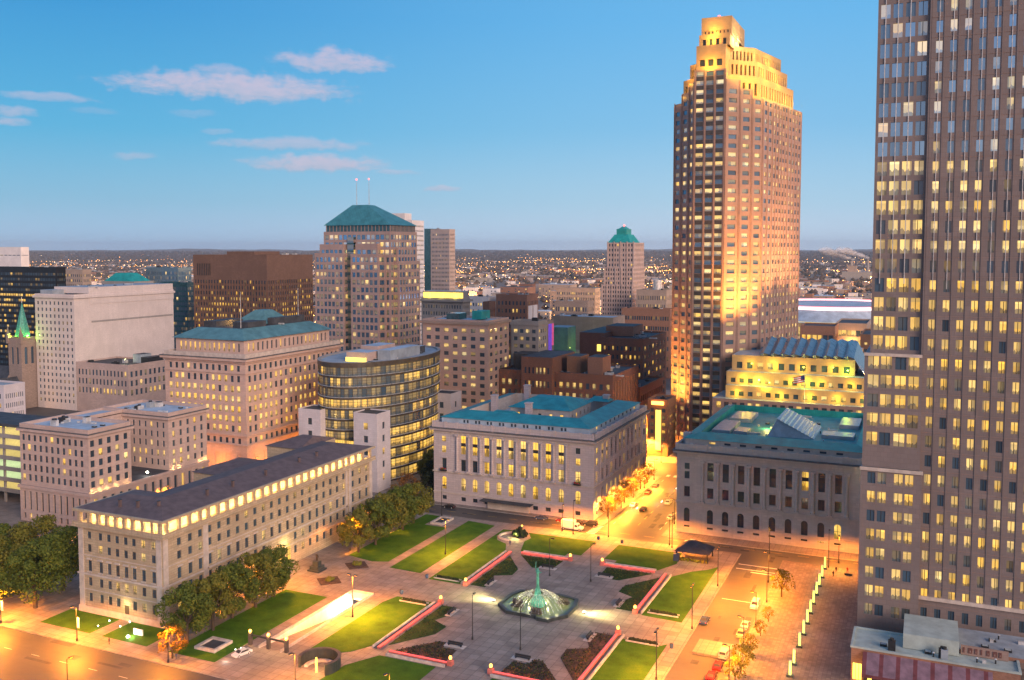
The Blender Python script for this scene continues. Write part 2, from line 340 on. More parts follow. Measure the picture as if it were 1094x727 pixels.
# ------------------------------------------------------------------ mesh builder
class MB:
    def __init__(s): s.v = []; s.f = []; s.m = []; s.uv = []; s.w = []; s.mn = []; s.smooth = []
    def mi(s, name):
        if name not in s.mn: s.mn.append(name)
        return s.mn.index(name)
    def face(s, pts, mat, uv=None, w=None, smooth=False):
        i = len(s.v); s.v += [tuple(p) for p in pts]; s.f.append(tuple(range(i, i + len(pts)))); s.m.append(s.mi(mat))
        s.uv.append(uv or [(0, 0)] * len(pts)); s.w.append(w or (0, 0, 0, 0)); s.smooth.append(smooth)
    def idx(s, verts, faces, mat, smooth=False):
        i = len(s.v); s.v += [tuple(p) for p in verts]; k = s.mi(mat)
        for f in faces:
            s.f.append(tuple(j + i for j in f)); s.m.append(k); s.uv.append([(0, 0)] * len(f)); s.w.append((0, 0, 0, 0)); s.smooth.append(smooth)
    def box(s, x0, x1, y0, y1, z0, z1, mat, top=None, skip=''):
        v = [(x0, y0, z0), (x1, y0, z0), (x1, y1, z0), (x0, y1, z0), (x0, y0, z1), (x1, y0, z1), (x1, y1, z1), (x0, y1, z1)]
        F = {'b': (3, 2, 1, 0), 't': (4, 5, 6, 7), 'f': (0, 1, 5, 4), 'r': (1, 2, 6, 5), 'k': (2, 3, 7, 6), 'l': (3, 0, 4, 7)}
        for k, f in F.items():
            if k not in skip: s.face([v[j] for j in f], top if (k == 't' and top) else mat)
    def prism(s, poly, z0, z1, mat, top=None, bottom=False):
        n = len(poly); a = sum(poly[i][0] * poly[(i + 1) % n][1] - poly[(i + 1) % n][0] * poly[i][1] for i in range(n))
        if a < 0: poly = poly[::-1]
        for i in range(n):
            p, q = poly[i], poly[(i + 1) % n]
            s.face([(p[0], p[1], z0), (q[0], q[1], z0), (q[0], q[1], z1), (p[0], p[1], z1)], mat)
        s.face([(p[0], p[1], z1) for p in poly], top or mat)
        if bottom: s.face([(p[0], p[1], z0) for p in poly[::-1]], mat)
    def tube(s, p, q, r0, r1, mat, n=8, cap=True, smooth=True):
        p, q = Vector(p), Vector(q); d = (q - p).normalized()
        a = d.orthogonal().normalized(); b = d.cross(a)
        V = []
        for c, r in ((p, r0), (q, r1)):
            for i in range(n):
                t = 2 * math.pi * i / n; V.append(c + a * (r * math.cos(t)) + b * (r * math.sin(t)))
        F = [(i, (i + 1) % n, n + (i + 1) % n, n + i) for i in range(n)]
        s.idx(V, F, mat, smooth)
        if cap: s.idx(V, [tuple(range(n))[::-1], tuple(range(n, 2 * n))], mat)
    def lathe(s, c, prof, mat, n=16, smooth=True):
        V = []
        for (r, z) in prof:
            for i in range(n):
                t = 2 * math.pi * i / n; V.append((c[0] + r * math.cos(t), c[1] + r * math.sin(t), c[2] + z))
        F = []
        for k in range(len(prof) - 1):
            for i in range(n):
                j = (i + 1) % n; F.append((k * n + i, k * n + j, (k + 1) * n + j, (k + 1) * n + i))
        s.idx(V, F, mat, smooth)
        s.idx(V[-n:], [tuple(range(n))], mat); 
    def ball(s, c, rx, ry, rz, mat, n=8, m=6, jit=0, smooth=True, rg=rnd):
        V = []
        for j in range(m + 1):
            ph = math.pi * j / m - math.pi / 2
            for i in range(n):
                t = 2 * math.pi * i / n; k = 1 + (rg.random() - .5) * jit
                V.append((c[0] + rx * k * math.cos(ph) * math.cos(t), c[1] + ry * k * math.cos(ph) * math.sin(t), c[2] + rz * k * math.sin(ph)))
        F = [(j * n + i, j * n + (i + 1) % n, (j + 1) * n + (i + 1) % n, (j + 1) * n + i) for j in range(m) for i in range(n)]
        s.idx(V, F, mat, smooth)
    def build(s, name, parent=None, kind=None, label=None, base=None):
        me = bpy.data.meshes.new(name)
        o = Vector((0, 0, 0))
        if parent is not None:
            q = parent
            while q is not None: o += Vector(q.location); q = q.parent
        elif base is not None: o = Vector(base)
        me.from_pydata([(v[0] - o.x, v[1] - o.y, v[2] - o.z) for v in s.v], [], s.f)
        for n in s.mn: me.materials.append(MATS[n])
        me.polygons.foreach_set('material_index', s.m)
        if any(s.smooth): me.polygons.foreach_set('use_smooth', s.smooth)
        if any(w != (0, 0, 0, 0) for w in s.w):
            ul = me.uv_layers.new(name='uv'); flat = [c for u in s.uv for p in u for c in p]; ul.data.foreach_set('uv', flat)
            at = me.color_attributes.new('w', 'FLOAT_COLOR', 'CORNER')
            at.data.foreach_set('color', [c for f, w in zip(s.f, s.w) for _ in f for c in w])
        me.update()
        ob = bpy.data.objects.new(name, me); COL.objects.link(ob)
        if parent is not None: ob.parent = parent
        elif base is not None: ob.location = base
        if kind: ob['kind'] = kind
        if label: ob['label'] = label
        return ob

def tag(o, label, cat, group=None):
    o['label'] = label; o['category'] = cat
    if group: o['group'] = group
    return o
def thing(name, label, cat, loc, group=None, rz=0):
    o = bpy.data.objects.new(name, None); COL.objects.link(o); o.location = loc; o.rotation_euler[2] = rz
    o.empty_display_size = .5
    return tag(o, label, cat, group)
def structure(mb, name):
    return mb.build(name, kind='structure')
def dup(root, loc, rz=0, label=None, scale=None):
    r = root.copy(); COL.objects.link(r); r.location = loc; r.rotation_euler[2] = rz
    if scale: r.scale = (scale,) * 3
    if label: r['label'] = label
    for ch in list(root.children):
        c = ch.copy(); COL.objects.link(c); c.parent = r
        for gch in ch.children:
            d = gch.copy(); COL.objects.link(d); d.parent = c
    return r

# ------------------------------------------------------------------ facades with real window openings
UX, UY = Vector((1, 0, 0)), Vector((0, 1, 0))
ZV = Vector((0, 0, 1))
class Win:
    """window openings waiting to become window meshes, per thing"""
    def __init__(s): s.items = []
    def add(s, O, U, w, h, arch=False, a=(0, 0, 0, 0), bars=(0, 0), fr='frame_dark'):
        s.items.append((O, U, w, h, arch, a, bars, fr))
    def one(s, mb, it):
        O, U, w, h, arch, a, bars, fr = it
        N = U.cross(ZV)
        P = lambda u, v, d=0: O + U * u + ZV * v + N * d
        if arch:
            r = w / 2; pts = [(0, 0), (w, 0), (w, h - r)] + [(r + r * math.cos(t * math.pi / 8), h - r + r * math.sin(t * math.pi / 8)) for t in range(1, 8)] + [(0, h - r)]
        else: pts = [(0, 0), (w, 0), (w, h), (0, h)]
        mb.face([P(*p) for p in pts], 'window_glass', [(p[0] / w, p[1] / h) for p in pts], a)
        t = .07
        for k in range(bars[0]):
            u = w * (k + 1) / (bars[0] + 1); mb.face([P(u - t, 0, .04), P(u + t, 0, .04), P(u + t, h * (.98 if not arch else .97), .04), P(u - t, h * .97, .04)], fr)
        for k in range(bars[1]):
            v = h * (k + 1) / (bars[1] + 1); mb.face([P(0, v - t, .05), P(w, v - t, .05), P(w, v + t, .05), P(0, v + t, .05)], fr)
    def flush(s, parent, limit=100, name='window'):
        cam = Vector((0, 0, CAM_H))
        s.items.sort(key=lambda i: -(i[2] * i[3] * max(.02, abs((i[0] - cam).normalized().dot(i[1].cross(ZV)))) / (i[0] - cam).length_squared))
        for it in s.items[:limit]:
            mb = MB(); s.one(mb, it); mb.build(name, parent)
        if len(s.items) > limit:
            mb = MB()
            for it in s.items[limit:]: s.one(mb, it)
            mb.build(name, parent, kind='stuff')
        s.items = []

def facade(mb, O, U, W, z0, z1, cols, rows, depth=.35, mat='limestone_tan', reveal=None, skip=None):
    """wall from z0 to z1 with a real recess at every (column, row); returns the openings"""
    O = Vector(O); N = U.cross(ZV); reveal = reveal or mat
    P = lambda u, z, d=0: Vector((O.x + U.x * u + N.x * d, O.y + U.y * u + N.y * d, z))
    res = []; zc = z0
    for ri, row in enumerate(rows):
        a, b = row[0], row[1]; arch = len(row) > 2 and row[2]
        if a > zc: mb.face([P(0, zc), P(W, zc), P(W, a), P(0, a)], mat)
        uc = 0
        for ci, (p, q) in enumerate(cols):
            if skip and skip(ci, ri): continue
            if p > uc: mb.face([P(uc, a), P(p, a), P(p, b), P(uc, b)], mat)
            r = (q - p) / 2; zt = b - r if arch else b
            mb.face([P(p, a), P(p, a, -depth), P(p, zt, -depth), P(p, zt)], reveal)
            mb.face([P(q, a, -depth), P(q, a), P(q, zt), P(q, zt, -depth)], reveal)
            mb.face([P(p, a), P(q, a), P(q, a, -depth), P(p, a, -depth)], reveal)
            if arch:
                arc = [(p + r - r * math.cos(t * math.pi / 8), b - r + r * math.sin(t * math.pi / 8)) for t in range(9)]
                for k in range(8):
                    (u1, v1), (u2, v2) = arc[k], arc[k + 1]
                    c = (p, b) if k < 4 else (q, b)
                    mb.face([P(*c), P(u1, v1), P(u2, v2)], mat)
                    mb.face([P(u1, v1), P(u1, v1, -depth), P(u2, v2, -depth), P(u2, v2)], reveal)
            else: mb.face([P(p, b, -depth), P(q, b, -depth), P(q, b), P(p, b)], reveal)
            res.append(dict(O=P(p, a, -depth + .02), U=U, w=q - p, h=b - a, arch=arch, c=ci, r=ri))
            uc = q
        if uc < W: mb.face([P(uc, a), P(W, a), P(W, b), P(uc, b)], mat)
        zc = b
    if zc < z1: mb.face([P(0, zc), P(W, zc), P(W, z1), P(0, z1)], mat)
    return res
def cols_n(W, n, frac, m0=0, m1=None):
    m1 = m0 if m1 is None else m1
    p = (W - m0 - m1) / n; return [(m0 + p * (i + .5) - p * frac / 2, m0 + p * (i + .5) + p * frac / 2) for i in range(n)]
def rows_n(z0, z1, n, frac, lift=.5):
    p = (z1 - z0) / n; return [(z0 + p * i + p * (1 - frac) * lift, z0 + p * i + p * (1 - frac) * lift + p * frac) for i in range(n)]
def put_windows(W, ops, rg, prob=.2, bars=(0, 0), fr='frame_dark', refl=.15, hue=.3, litf=None, dim=.0, lo=.7, hi=1.0):
    for o in ops:
        p = litf(o['c'], o['r']) if litf else prob
        L = (lo + (hi - lo) * rg.random()) if rg.random() < p else (rg.random() * .22 if rg.random() < dim else 0)
        W.add(o['O'], o['U'], o['w'], o['h'], o['arch'], (L, max(.01, rg.random()), min(1, max(0, rg.gauss(hue, .22))), refl * (.5 + rg.random())), bars, fr)

def band(mb, x0, x1, y0, y1, z0, z1, out, mat):
    """cornice ring round a block"""
    mb.box(x0 - out, x1 + out, y0 - out, y0 + .3, z0, z1, mat); mb.box(x0 - out, x1 + out, y1 - .3, y1 + out, z0, z1, mat)
    mb.box(x0 - out, x0 + .3, y0 + .302, y1 - .302, z0, z1, mat); mb.box(x1 - .3, x1 + out, y0 + .302, y1 - .302, z0, z1, mat)
def parapet(mb, x0, x1, y0, y1, z0, z1, t, mat):
    mb.box(x0, x1, y0, y0 + t, z0, z1, mat); mb.box(x0, x1, y1 - t, y1, z0, z1, mat)
    mb.box(x0, x0 + t, y0 + t, y1 - t, z0, z1, mat); mb.box(x1 - t, x1, y0 + t, y1 - t, z0, z1, mat)
def hip(mb, x0, x1, y0, y1, z, x2, x3, y2, y3, zt, mat, cap=None, soffit=True):
    a = [(x0, y0, z), (x1, y0, z), (x1, y1, z), (x0, y1, z)]; b = [(x2, y2, zt), (x3, y2, zt), (x3, y3, zt), (x2, y3, zt)]
    for i in range(4): mb.face([a[i], a[(i + 1) % 4], b[(i + 1) % 4], b[i]], mat)
    if cap: mb.face(b, cap)
    if soffit: mb.face(a[::-1], mat)

LAMP = dict(lamp_light=14, base_light=1.7, uplight=8, crown_light=.72, terrace_light=.62, deck_light=4, added_glow_light=16, lens_light=1.6, pool_light=1.6, lantern_light=2.5, tube_light=2.5, ramp_light=4, entrance_light=3, shop_light=3, spire_light=3, porch_light=4)
def light(name, parent, loc, energy, color=(1, .52, .16), kind='POINT', size=.3, rot=None, sx=None, sy=None, angle=None, blend=.6):
    l = bpy.data.lights.new(name, kind); l.energy = energy * LAMP.get(name, 1); l.color = color
    if kind == 'AREA':
        l.shape = 'RECTANGLE'; l.size = sx; l.size_y = sy
    else: l.shadow_soft_size = size
    if kind == 'SPOT': l.spot_size = R(angle); l.spot_blend = blend
    o = bpy.data.objects.new(name, l); COL.objects.link(o)
    q = parent; off = Vector((0, 0, 0))
    while q is not None: off += Vector(q.location); q = q.parent
    o.location = Vector(loc) - off
    if parent is not None: o.parent = parent
    if rot is not None: o.rotation_euler = Vector(rot).to_track_quat('-Z', 'Y').to_euler()
    return o
# ================================================================== GROUND
def rect_hole(mb, x0, x1, y0, y1, hx0, hx1, hy0, hy1, z, mat):
    for a, b, c, d in ((x0, hx0, y0, y1), (hx1, x1, y0, y1), (hx0, hx1, y0, hy0), (hx0, hx1, hy1, y1)):
        mb.face([(a, c, z), (b, c, z), (b, d, z), (a, d, z)], mat)
PIT = (-140.2, -134.2, 170.0, 209.0)
m = MB(); rect_hole(m, -20000, 14000, -3000, 16000, *PIT, -.35, 'far_ground'); structure(m, 'ground')
m = MB(); rect_hole(m, -900, 250, 40, 900, *PIT, 0, 'asphalt'); structure(m, 'road')
def block(x0, x1, y0, y1, mat='walk_concrete', hole=None, name='pavement'):
    mb = MB(); z = .15
    if hole: rect_hole(mb, x0, x1, y0, y1, *hole, z, mat)
    else: mb.face([(x0, y0, z), (x1, y0, z), (x1, y1, z), (x0, y1, z)], mat)
    for p, q in (((x0, y0), (x1, y0)), ((x1, y0), (x1, y1)), ((x1, y1), (x0, y1)), ((x0, y1), (x0, y0))):
        mb.face([(*p, 0), (*q, 0), (*q, z), (*p, z)], 'kerb')
    return structure(mb, name)
block(-222, -49.9, 154.5, 284, 'plaza_stone', PIT, 'plaza')
block(-240, -97.5, 295, 369); block(-77, -5, 291.5, 369)
block(-37.5, 110, 60, 283, 'plaza_brick', None, 'plaza')
block(-330, -246, 158, 284); block(-330, -246, 295, 384)
block(-420, -346, 158, 284); block(-420, -346, 295, 384)
for x0, x1 in ((-460, -320), (-300, -212), (-196, -128), (-112, -20), (-4, 100)): block(x0, x1, 394, 470)
for x0, x1 in ((-620, -480), (-460, -320), (-300, -180), (-160, -112), (-100, -20)): block(x0, x1, 492, 600)
# garage ramp: floor, walls
m = MB(); x0, x1, y0, y1 = PIT
m.face([(x0, y0, .14), (x1, y0, .14), (x1, y1 - 4, -4.2), (x0, y1 - 4, -4.2)], 'walk_concrete'); m.face([(x0, y1 - 4, -4.2), (x1, y1 - 4, -4.2), (x1, y1 + 6, -4.2), (x0, y1 + 6, -4.2)], 'walk_concrete')
for x in (x0, x1): m.face([(x, y0, -4.3), (x, y1, -4.3), (x, y1, .15), (x, y0, .15)], 'paint_white')
m.face([(x0, y1, -1.4), (x1, y1, -1.4), (x1, y1, .15), (x0, y1, .15)], 'paint_white')
structure(m, 'ramp_road')
tr = thing('garage_ramp_wall', 'low stone kerb wall round the sunken lit garage ramp', 'wall', (x0, y0, .15))
m = MB(); m.box(x0 - .35, x0 - .003, y0, y1, .151, .75, 'coping'); m.box(x1 + .003, x1 + .35, y0, y1, .151, .75, 'coping'); m.box(x0 - .35, x1 + .35, y1 + .003, y1 + .4, .151, .75, 'coping'); m.build('coping', tr)
m = MB(); m.box(x0 + .4, x1 - .4, y1 - .25, y1 - .05, -1.75, -1.45, 'strip_warm'); m.build('light_strip', tr)
light('ramp_light', tr, (-137.4, y1 - 1.5, -1.9), 700, (1, .72, .34), 'AREA', rot=(-.35, -1, -.35), sx=5, sy=.5)
light('ramp_light', tr, (-137.2, y1 - 9, -1.2), 420, (1, .66, .28), 'POINT', .4)

# ---- lawns and beds (each one a sheet a few centimetres proud of the paving)
LAWNS = [
 [(-158, 159.8), (-144.4, 159.8), (-144.4, 203), (-158, 203)], [(-158.5, 234), (-149, 232.2), (-144.4, 234), (-144.4, 271), (-158.5, 271)], [(-158.5, 271.2), (-153, 271.2), (-153, 282), (-158.5, 282)],
 [(-141.3, 229.7), (-130.8, 229.2), (-130.8, 279.5), (-141.3, 281)],
 [(-129, 173), (-129, 206), (-127.5, 211), (-116.4, 211), (-116.4, 182.5), (-119.5, 177), (-123, 174.5)],
 [(-112.4, 178), (-97.8, 178), (-98, 160), (-118, 160), (-116.8, 170.5)],
 [(-84, 178), (-69.5, 178), (-64, 170), (-62, 160), (-84, 160)],
 [(-126.4, 277), (-126.4, 226), (-116.4, 226), (-116.4, 256.5), (-119.3, 263.4), (-123.6, 266), (-125.6, 270), (-124.6, 275), (-122, 277.2)],
 [(-112.4, 259), (-98.3, 259), (-98.3, 262.5), (-94, 262.5), (-94, 277), (-117.3, 277), (-114.4, 272), (-115, 268)],
 [(-82.6, 259), (-69.3, 259), (-65.6, 267), (-66.5, 277), (-86.6, 277), (-86.6, 262.5), (-82.6, 262.5)],
 [(-64.3, 255.5), (-64.3, 225.2), (-53.8, 224.6), (-53.8, 269), (-56, 265.5), (-60, 262)],
 [(-64.3, 209.3), (-55.4, 208.7), (-53.8, 210.5), (-53.8, 162), (-60.5, 172), (-64.3, 182)],
 [(-200, 160), (-183, 160), (-183, 169.2), (-200, 169.2)], [(-179, 160), (-164.8, 160), (-164.8, 169.2), (-179, 169.2)]]
m = MB()
for p in LAWNS: m.prism(p, .152, .21, 'grass')
o = structure(m, 'lawn'); o['kind'] = 'stuff'; o['label'] = 'mown green lawns between the paths of the plaza'; o['category'] = 'grass'
X0, Y0 = -90.3, 218.5
BEDA = [(23.2, 8.2), (23.2, 35), (16.2, 25), (15.8, 20), (20.5, 17.5), (18.6, 13.5), (18.8, 8.2)]
BEDB = [(6.8, 37), (20.4, 37), (13.2, 28.2), (11.2, 28.2), (10.8, 31), (7.2, 31)]
mg, ms = MB(), MB()
for sx in (-1, 1):
    for sy in (-1, 1):
        for bed in (BEDA, BEDB):
            (ms if sy < 0 and not (sx < 0 and bed is BEDA) else mg).prism([(X0 + sx * a, Y0 + sy * b) for a, b in bed], .152, .24, 'soil' if sy < 0 and not (sx < 0 and bed is BEDA) else 'ground_cover')
for c in (227.2, 213.3):
    ms.prism([(-155.2, c), (-151, c + 4), (-146.9, c), (-151, c - 3.8)], .152, .3, 'soil')
def tufts(mb, polys, leaf, n, s):
    rg = random.Random(4)
    for poly in polys:
        xs_ = [q[0] for q in poly]; ys2 = [q[1] for q in poly]; k = 0
        while k < n:
            x, y = rg.uniform(min(xs_), max(xs_)), rg.uniform(min(ys2), max(ys2)); ins = False
            for i in range(len(poly)):
                (xa, ya), (xb, yb) = poly[i], poly[i - 1]
                if (ya > y) != (yb > y) and x < (xb - xa) * (y - ya) / (yb - ya) + xa: ins = not ins
            if not ins: continue
            k += 1; c = Vector((x, y, .26 + rg.random() * s * 1.2)); a = Vector((rg.gauss(0, 1), rg.gauss(0, 1), rg.gauss(0, .5))).normalized() * s; b = Vector((rg.gauss(0, 1), rg.gauss(0, 1), rg.gauss(0, .7))).normalized() * s
            mb.face([c - a, c - b, c + a, c + b], leaf)
bp = [[(X0 + sx * a, Y0 + sy * b) for a, b in bed] for sx in (-1, 1) for sy in (-1, 1) for bed in (BEDA, BEDB)]
tufts(mg, bp, 'leaf_dark', 420, .2); tufts(mg, [q for i, q in enumerate(bp) if i in (0, 1, 4, 5)], 'leaf_rust', 160, .17); tufts(mg, bp, 'leaf_green', 220, .16)
structure(ms, 'soil'); o = structure(mg, 'ground_cover'); o['kind'] = 'stuff'; o['label'] = 'low dark green ground cover in the inner plaza beds'; o['category'] = 'ground cover'

# ---- painted markings
m = MB(); z = .005
def strip(x0, x1, y0, y1, mat='paint_white', z=.005): m.face([(x0, y0, z), (x1, y0, z), (x1, y1, z), (x0, y1, z)], mat)
for k in range(7): strip(-100.2, -97.4, 285 + k * 1.45, 285.75 + k * 1.45)
for y in (270.6, 274.6): strip(-49, -38, y, y + .45)
strip(-44.5, -38.5, 268.6, 269.2)
for x in range(-330, 90, 8): strip(x, x + 3.4, 289.2, 289.36, 'paint_yellow')
for y in range(300, 392, 8): strip(-87.2, -87.05, y, y + 3.2, 'paint_yellow')
for y0 in range(298, 365, 7): strip(-95.3, -95.15, y0, y0 + 3); strip(-79.2, -79.05, y0, y0 + 3)
for k in range(6): strip(-96 + k * 3, -94.6 + k * 3, 370.2, 373.4)
strip(-48, -39, 245.2, 245.5)
for x in range(-330, -70, 9): strip(x, x + 2.6, 146.2, 146.32)
rp = random.Random(77)
for k in range(26):
    x, y = rp.uniform(-260, -70), rp.uniform(136, 153); w_, d_ = rp.uniform(2, 9), rp.uniform(.8, 2.4); strip(x, x + w_, y, y + d_, 'roof_dark', .004)
for k in range(16):
    x, y = rp.uniform(-48, -39), rp.uniform(160, 280); strip(x, x + rp.uniform(.6, 2), y, y + rp.uniform(2, 6), 'roof_dark', .0041)
for k in range(14):
    x, y = rp.uniform(-95, -80), rp.uniform(296, 366); strip(x, x + rp.uniform(.6, 2), y, y + rp.uniform(2, 6), 'roof_dark', .0042)
for k in range(20):
    x, y = rp.uniform(-240, -20), rp.uniform(285.2, 291); strip(x, x + rp.uniform(2, 6), y, y + rp.uniform(.6, 1.8), 'roof_dark', .0043)
structure(m, 'road_marking')
# garage roof slab in the middle of the west road
m = MB(); m.box(-47.4, -39.4, 208.3, 216.2, .01, .5, 'walk_concrete'); tag(m.build('ramp_roof_slab', base=(-43.4, 212, 0)), 'flat pale concrete slab lying in the orange lit road beside parked cars', 'slab')

# ---- far hills
m = MB(); N = 240; prof = []
hr = random.Random(5)
for ring, (d, h) in enumerate(((7000, 0), (9500, 24), (12000, 62), (16000, 78), (24000, 60))):
    row = []
    for i in range(N + 1):
        a = R(-80 + 110 * i / N)
        hh = h * (1 + .14 * math.sin(i * .21 + ring) + .08 * math.sin(i * .57 + 2 * ring) + .05 * math.sin(i * 1.9)) + (hr.random() - .5) * h * .06
        row.append((d * math.sin(a), d * math.cos(a), hh - .4))
    prof.append(row)
V = [p for r in prof for p in r]
F = [(k * (N + 1) + i, k * (N + 1) + i + 1, (k + 1) * (N + 1) + i + 1, (k + 1) * (N + 1) + i) for k in range(4) for i in range(N)]
m.idx(V, F, 'far_ground'); structure(m, 'hills')

# ================================================================== BUILDINGS
def wall4(mb, x0, x1, y0, y1, z0, z1, mat, front=None, right=None, depth=.35, reveal=None):
    """four walls; front and right are (cols, rows); returns front and right openings; left and back are built with the same openings"""
    f = facade(mb, (x0, y0, 0), UX, x1 - x0, z0, z1, *(front or ([], [])), depth=depth, mat=mat, reveal=reveal)
    r = facade(mb, (x1, y0, 0), UY, y1 - y0, z0, z1, *(right or ([], [])), depth=depth, mat=mat, reveal=reveal)
    mb.face([(x1, y1, z0), (x0, y1, z0), (x0, y1, z1), (x1, y1, z1)], mat)
    mb.face([(x0, y1, z0), (x0, y0, z0), (x0, y0, z1), (x0, y1, z1)], mat)
    return f, r
def clutter(parent, x0, x1, y0, y1, z, n, rg, mats=('roof_grey', 'steel_pale', 'metal_dark'), smax=3.0):
    for k in range(n):
        w, d, h = rg.uniform(1.2, smax), rg.uniform(1.2, smax), rg.uniform(.8, 2.1)
        x, y = rg.uniform(x0, x1 - w), rg.uniform(y0, y1 - d)
        mb = MB(); mt = rg.choice(mats); mb.box(x, x + w, y, y + d, z, z + h, mt)
        if rg.random() < .5: mb.tube((x + w / 2, y + d / 2, z + h), (x + w / 2, y + d / 2, z + h + .5), w * .3, w * .3, 'metal_dark', 10)
        else: mb.box(x + .2, x + w - .2, y + .2, y + d - .2, z + h + .002, z + h + .2, 'metal_dark')
        mb.build('roof_unit', parent)

# ---------- 1. the long office building with the lit attic
def long_office():
    rg = random.Random(11)
    x0, x1, y0, y1 = -197.2, -168.8, 169.7, 263.5
    t = thing('office_building', 'long tan stone office building with brightly lit attic and dark low roof', 'building', (-183, 216, 0))
    rows = [(3.1, 5.3), (7.1, 9.3), (10.9, 13.7), (15.9, 17.9), (19.3, 21.2)]
    mb = MB(); W = Win()
    fc = [(c - x0 - .68, c - x0 + .68) for c in (-193.4, -189.6, -186.7, -183.9, -181.0, -178.3, -175.2, -171.9)]
    ops = facade(mb, (x0, y0, 0), UX, x1 - x0, 0, 22.4, fc, rows, .3, 'limestone_tan', skip=lambda c, r: c == 4 and r == 0)
    lit0 = {(6, 4), (6, 3), (4, 1), (5, 1), (7, 4)}
    put_windows(W, ops, rg, litf=lambda c, r: 1 if (c, r) in lit0 else .04, bars=(1, 1), fr='frame_dark', refl=.2, lo=.45, hi=.9)
    # right side: end pavilion, recessed centre, end pavilion
    segs = [(y0, 184.6, 0.0, [175.2, 179.0, 182.6]), (184.6, 249.6, -.5, [186.6 + 3.594 * i for i in range(18)]), (249.6, y1, 0.0, [252.2, 256.2, 260.2])]
    for (a, b, off, cs) in segs:
        cols = [(c - a - .72, c - a + .72) for c in cs]
        center = off != 0
        sk = (lambda c, r: center and c in (7, 8, 9) and r in (0, 1))
        ops = facade(mb, (x1 + off, a, 0), UY, b - a, 0, 22.4, cols, rows, .3, 'limestone_tan', skip=sk)
        put_windows(W, ops, rg, prob=.13, bars=(1, 1), fr='frame_dark', refl=.25, lo=.4, hi=.9)
    for y in (184.6, 249.6): mb.face([(x1 - .5, y, 0), (x1, y, 0), (x1, y, 22.4), (x1 - .5, y, 22.4)], 'limestone_tan'); 
    mb.face([(x1, y1, 0), (x0, y1, 0), (x0, y1, 22.4), (x1, y1, 22.4)], 'limestone_tan')
    mb.face([(x0, 189, 0), (x0, y0, 0), (x0, y0, 22.4), (x0, 189, 22.4)], 'limestone_tan'); mb.face([(-189, y1, 0), (-189, 189, 0), (-189, 189, 22.4), (-189, y1, 22.4)], 'limestone_tan')
    mb.face([(-189, 189, 0), (x0, 189, 0), (x0, 189, 22.4), (-189, 189, 22.4)], 'limestone_tan')
    # attic back wall behind the lamps
    mb.box(x0 + 1.5, x1 - 2.3, y0 + 2.2, 187.6, 22.4, 26.4, 'limestone_tan', skip='bt'); mb.box(-187.4, x1 - 2.3, 187.61, y1 - 1.4, 22.4, 26.4, 'limestone_tan', skip='bt')
    mb.build('wall', t)
    W.flush(t)
    # three lit entrance arches on the long side, doorway at the short side
    for i in (7, 8, 9):
        y = 186.6 + 3.594 * i; W.add(Vector((x1 - .5 + .03, y - 1.0, .2)), UY, 2.0, 6.6, True, (1, .62, .1, 0), (2, 3), 'frame_bronze')
    W.flush(t, name='entrance')
    e = MB(); e.box(x0 + 16.2 - 1.3, x0 + 16.2 + 1.3, y0 - .5, y0 - .003, .2, .9, 'trim_stone'); e.box(x0 + 15.5, x0 + 16.9, y0 - .06, y0 - .01, .9, 3.9, 'frame_bronze'); e.build('door', t)
    # trim: plinth, belts, window hoods
    tr = MB()
    tr.box(x0 - .25, x1 + .002, y0 - .25, y0 - .003, 0, 1.7, 'trim_stone'); tr.box(x1 + .003, x1 + .28, y0 - .25, 184.6, 0, 1.7, 'trim_stone')
    for z, h, p in ((9.95, .45, .3), (14.9, .18, .12), (6.1, .2, .14)):
        tr.box(x0 - p, x1 + .002, y0 - p, y0 - .003, z, z + h, 'trim_stone')
        for (a, b, off, _) in segs: tr.box(x1 + off + .003, x1 + off + p, a, b, z, z + h, 'trim_stone')
    for c in (-193.4, -189.6, -186.7, -183.9, -181.0, -178.3, -175.2, -171.9):
        tr.box(c - .85, c + .85, y0 - .28, y0 - .004, 13.95, 14.3, 'trim_stone'); tr.box(c - .8, c + .8, y0 - .2, y0 - .004, 10.62, 10.88, 'trim_stone')
    for (a, b, off, cs) in segs:
        for c in cs: tr.box(x1 + off + .004, x1 + off + .28, c - .9, c + .9, 13.95, 14.3, 'trim_stone')
    for y in (y0 + .8, 184.2, 250.4, y1 - .9): tr.box(x1 + .003, x1 + .22, y - .75, y + .75, 1.7, 22.3, 'trim_stone')
    for y in (185.2, 249.0): tr.box(x1 - .497, x1 - .2, y - .55, y + .55, 1.7, 22.3, 'trim_stone')
    for x in (x0 + 1, x1 - 1.2): tr.box(x - .8, x + .8, y0 - .2, y0 - .003, 1.7, 22.3, 'trim_stone')
    tr.build('trim', t)
    c = MB()
    c.box(x0 - 1.1, x1 + 1.1, y0 - 1.1, y0 + 2.4, 22.4, 22.95, 'limestone_tan'); c.box(x1 - 2.4, x1 + 1.1, y0 + 2.4, y1 + .9, 22.401, 22.95, 'limestone_tan'); c.box(x0 - 1.1, x0 + 1.4, y0 + 2.4, 189, 22.401, 22.95, 'limestone_tan')
    c.box(x0 - 1.0, x1 + 1.0, y0 - 1.0, y0 - .7, 22.951, 23.75, 'limestone_tan'); c.box(x1 + .7, x1 + 1.0, y0 - .699, y1 + .8, 22.951, 23.75, 'limestone_tan'); c.build('cornice', t)
    # attic piers
    def pier(xa, xb, ya, yb):
        p = MB(); p.box(xa, xb, ya, yb, 22.952, 26.3, 'limestone_tan'); p.build('attic_pier', t)
    xs = [-196.6, -193.3, -190.2, -187.2, -184.2, -181.3, -178.5, -175.2, -172.0, -169.7]
    for x in xs: pier(x - .42, x + .42, y0 - .25, y0 + .6)
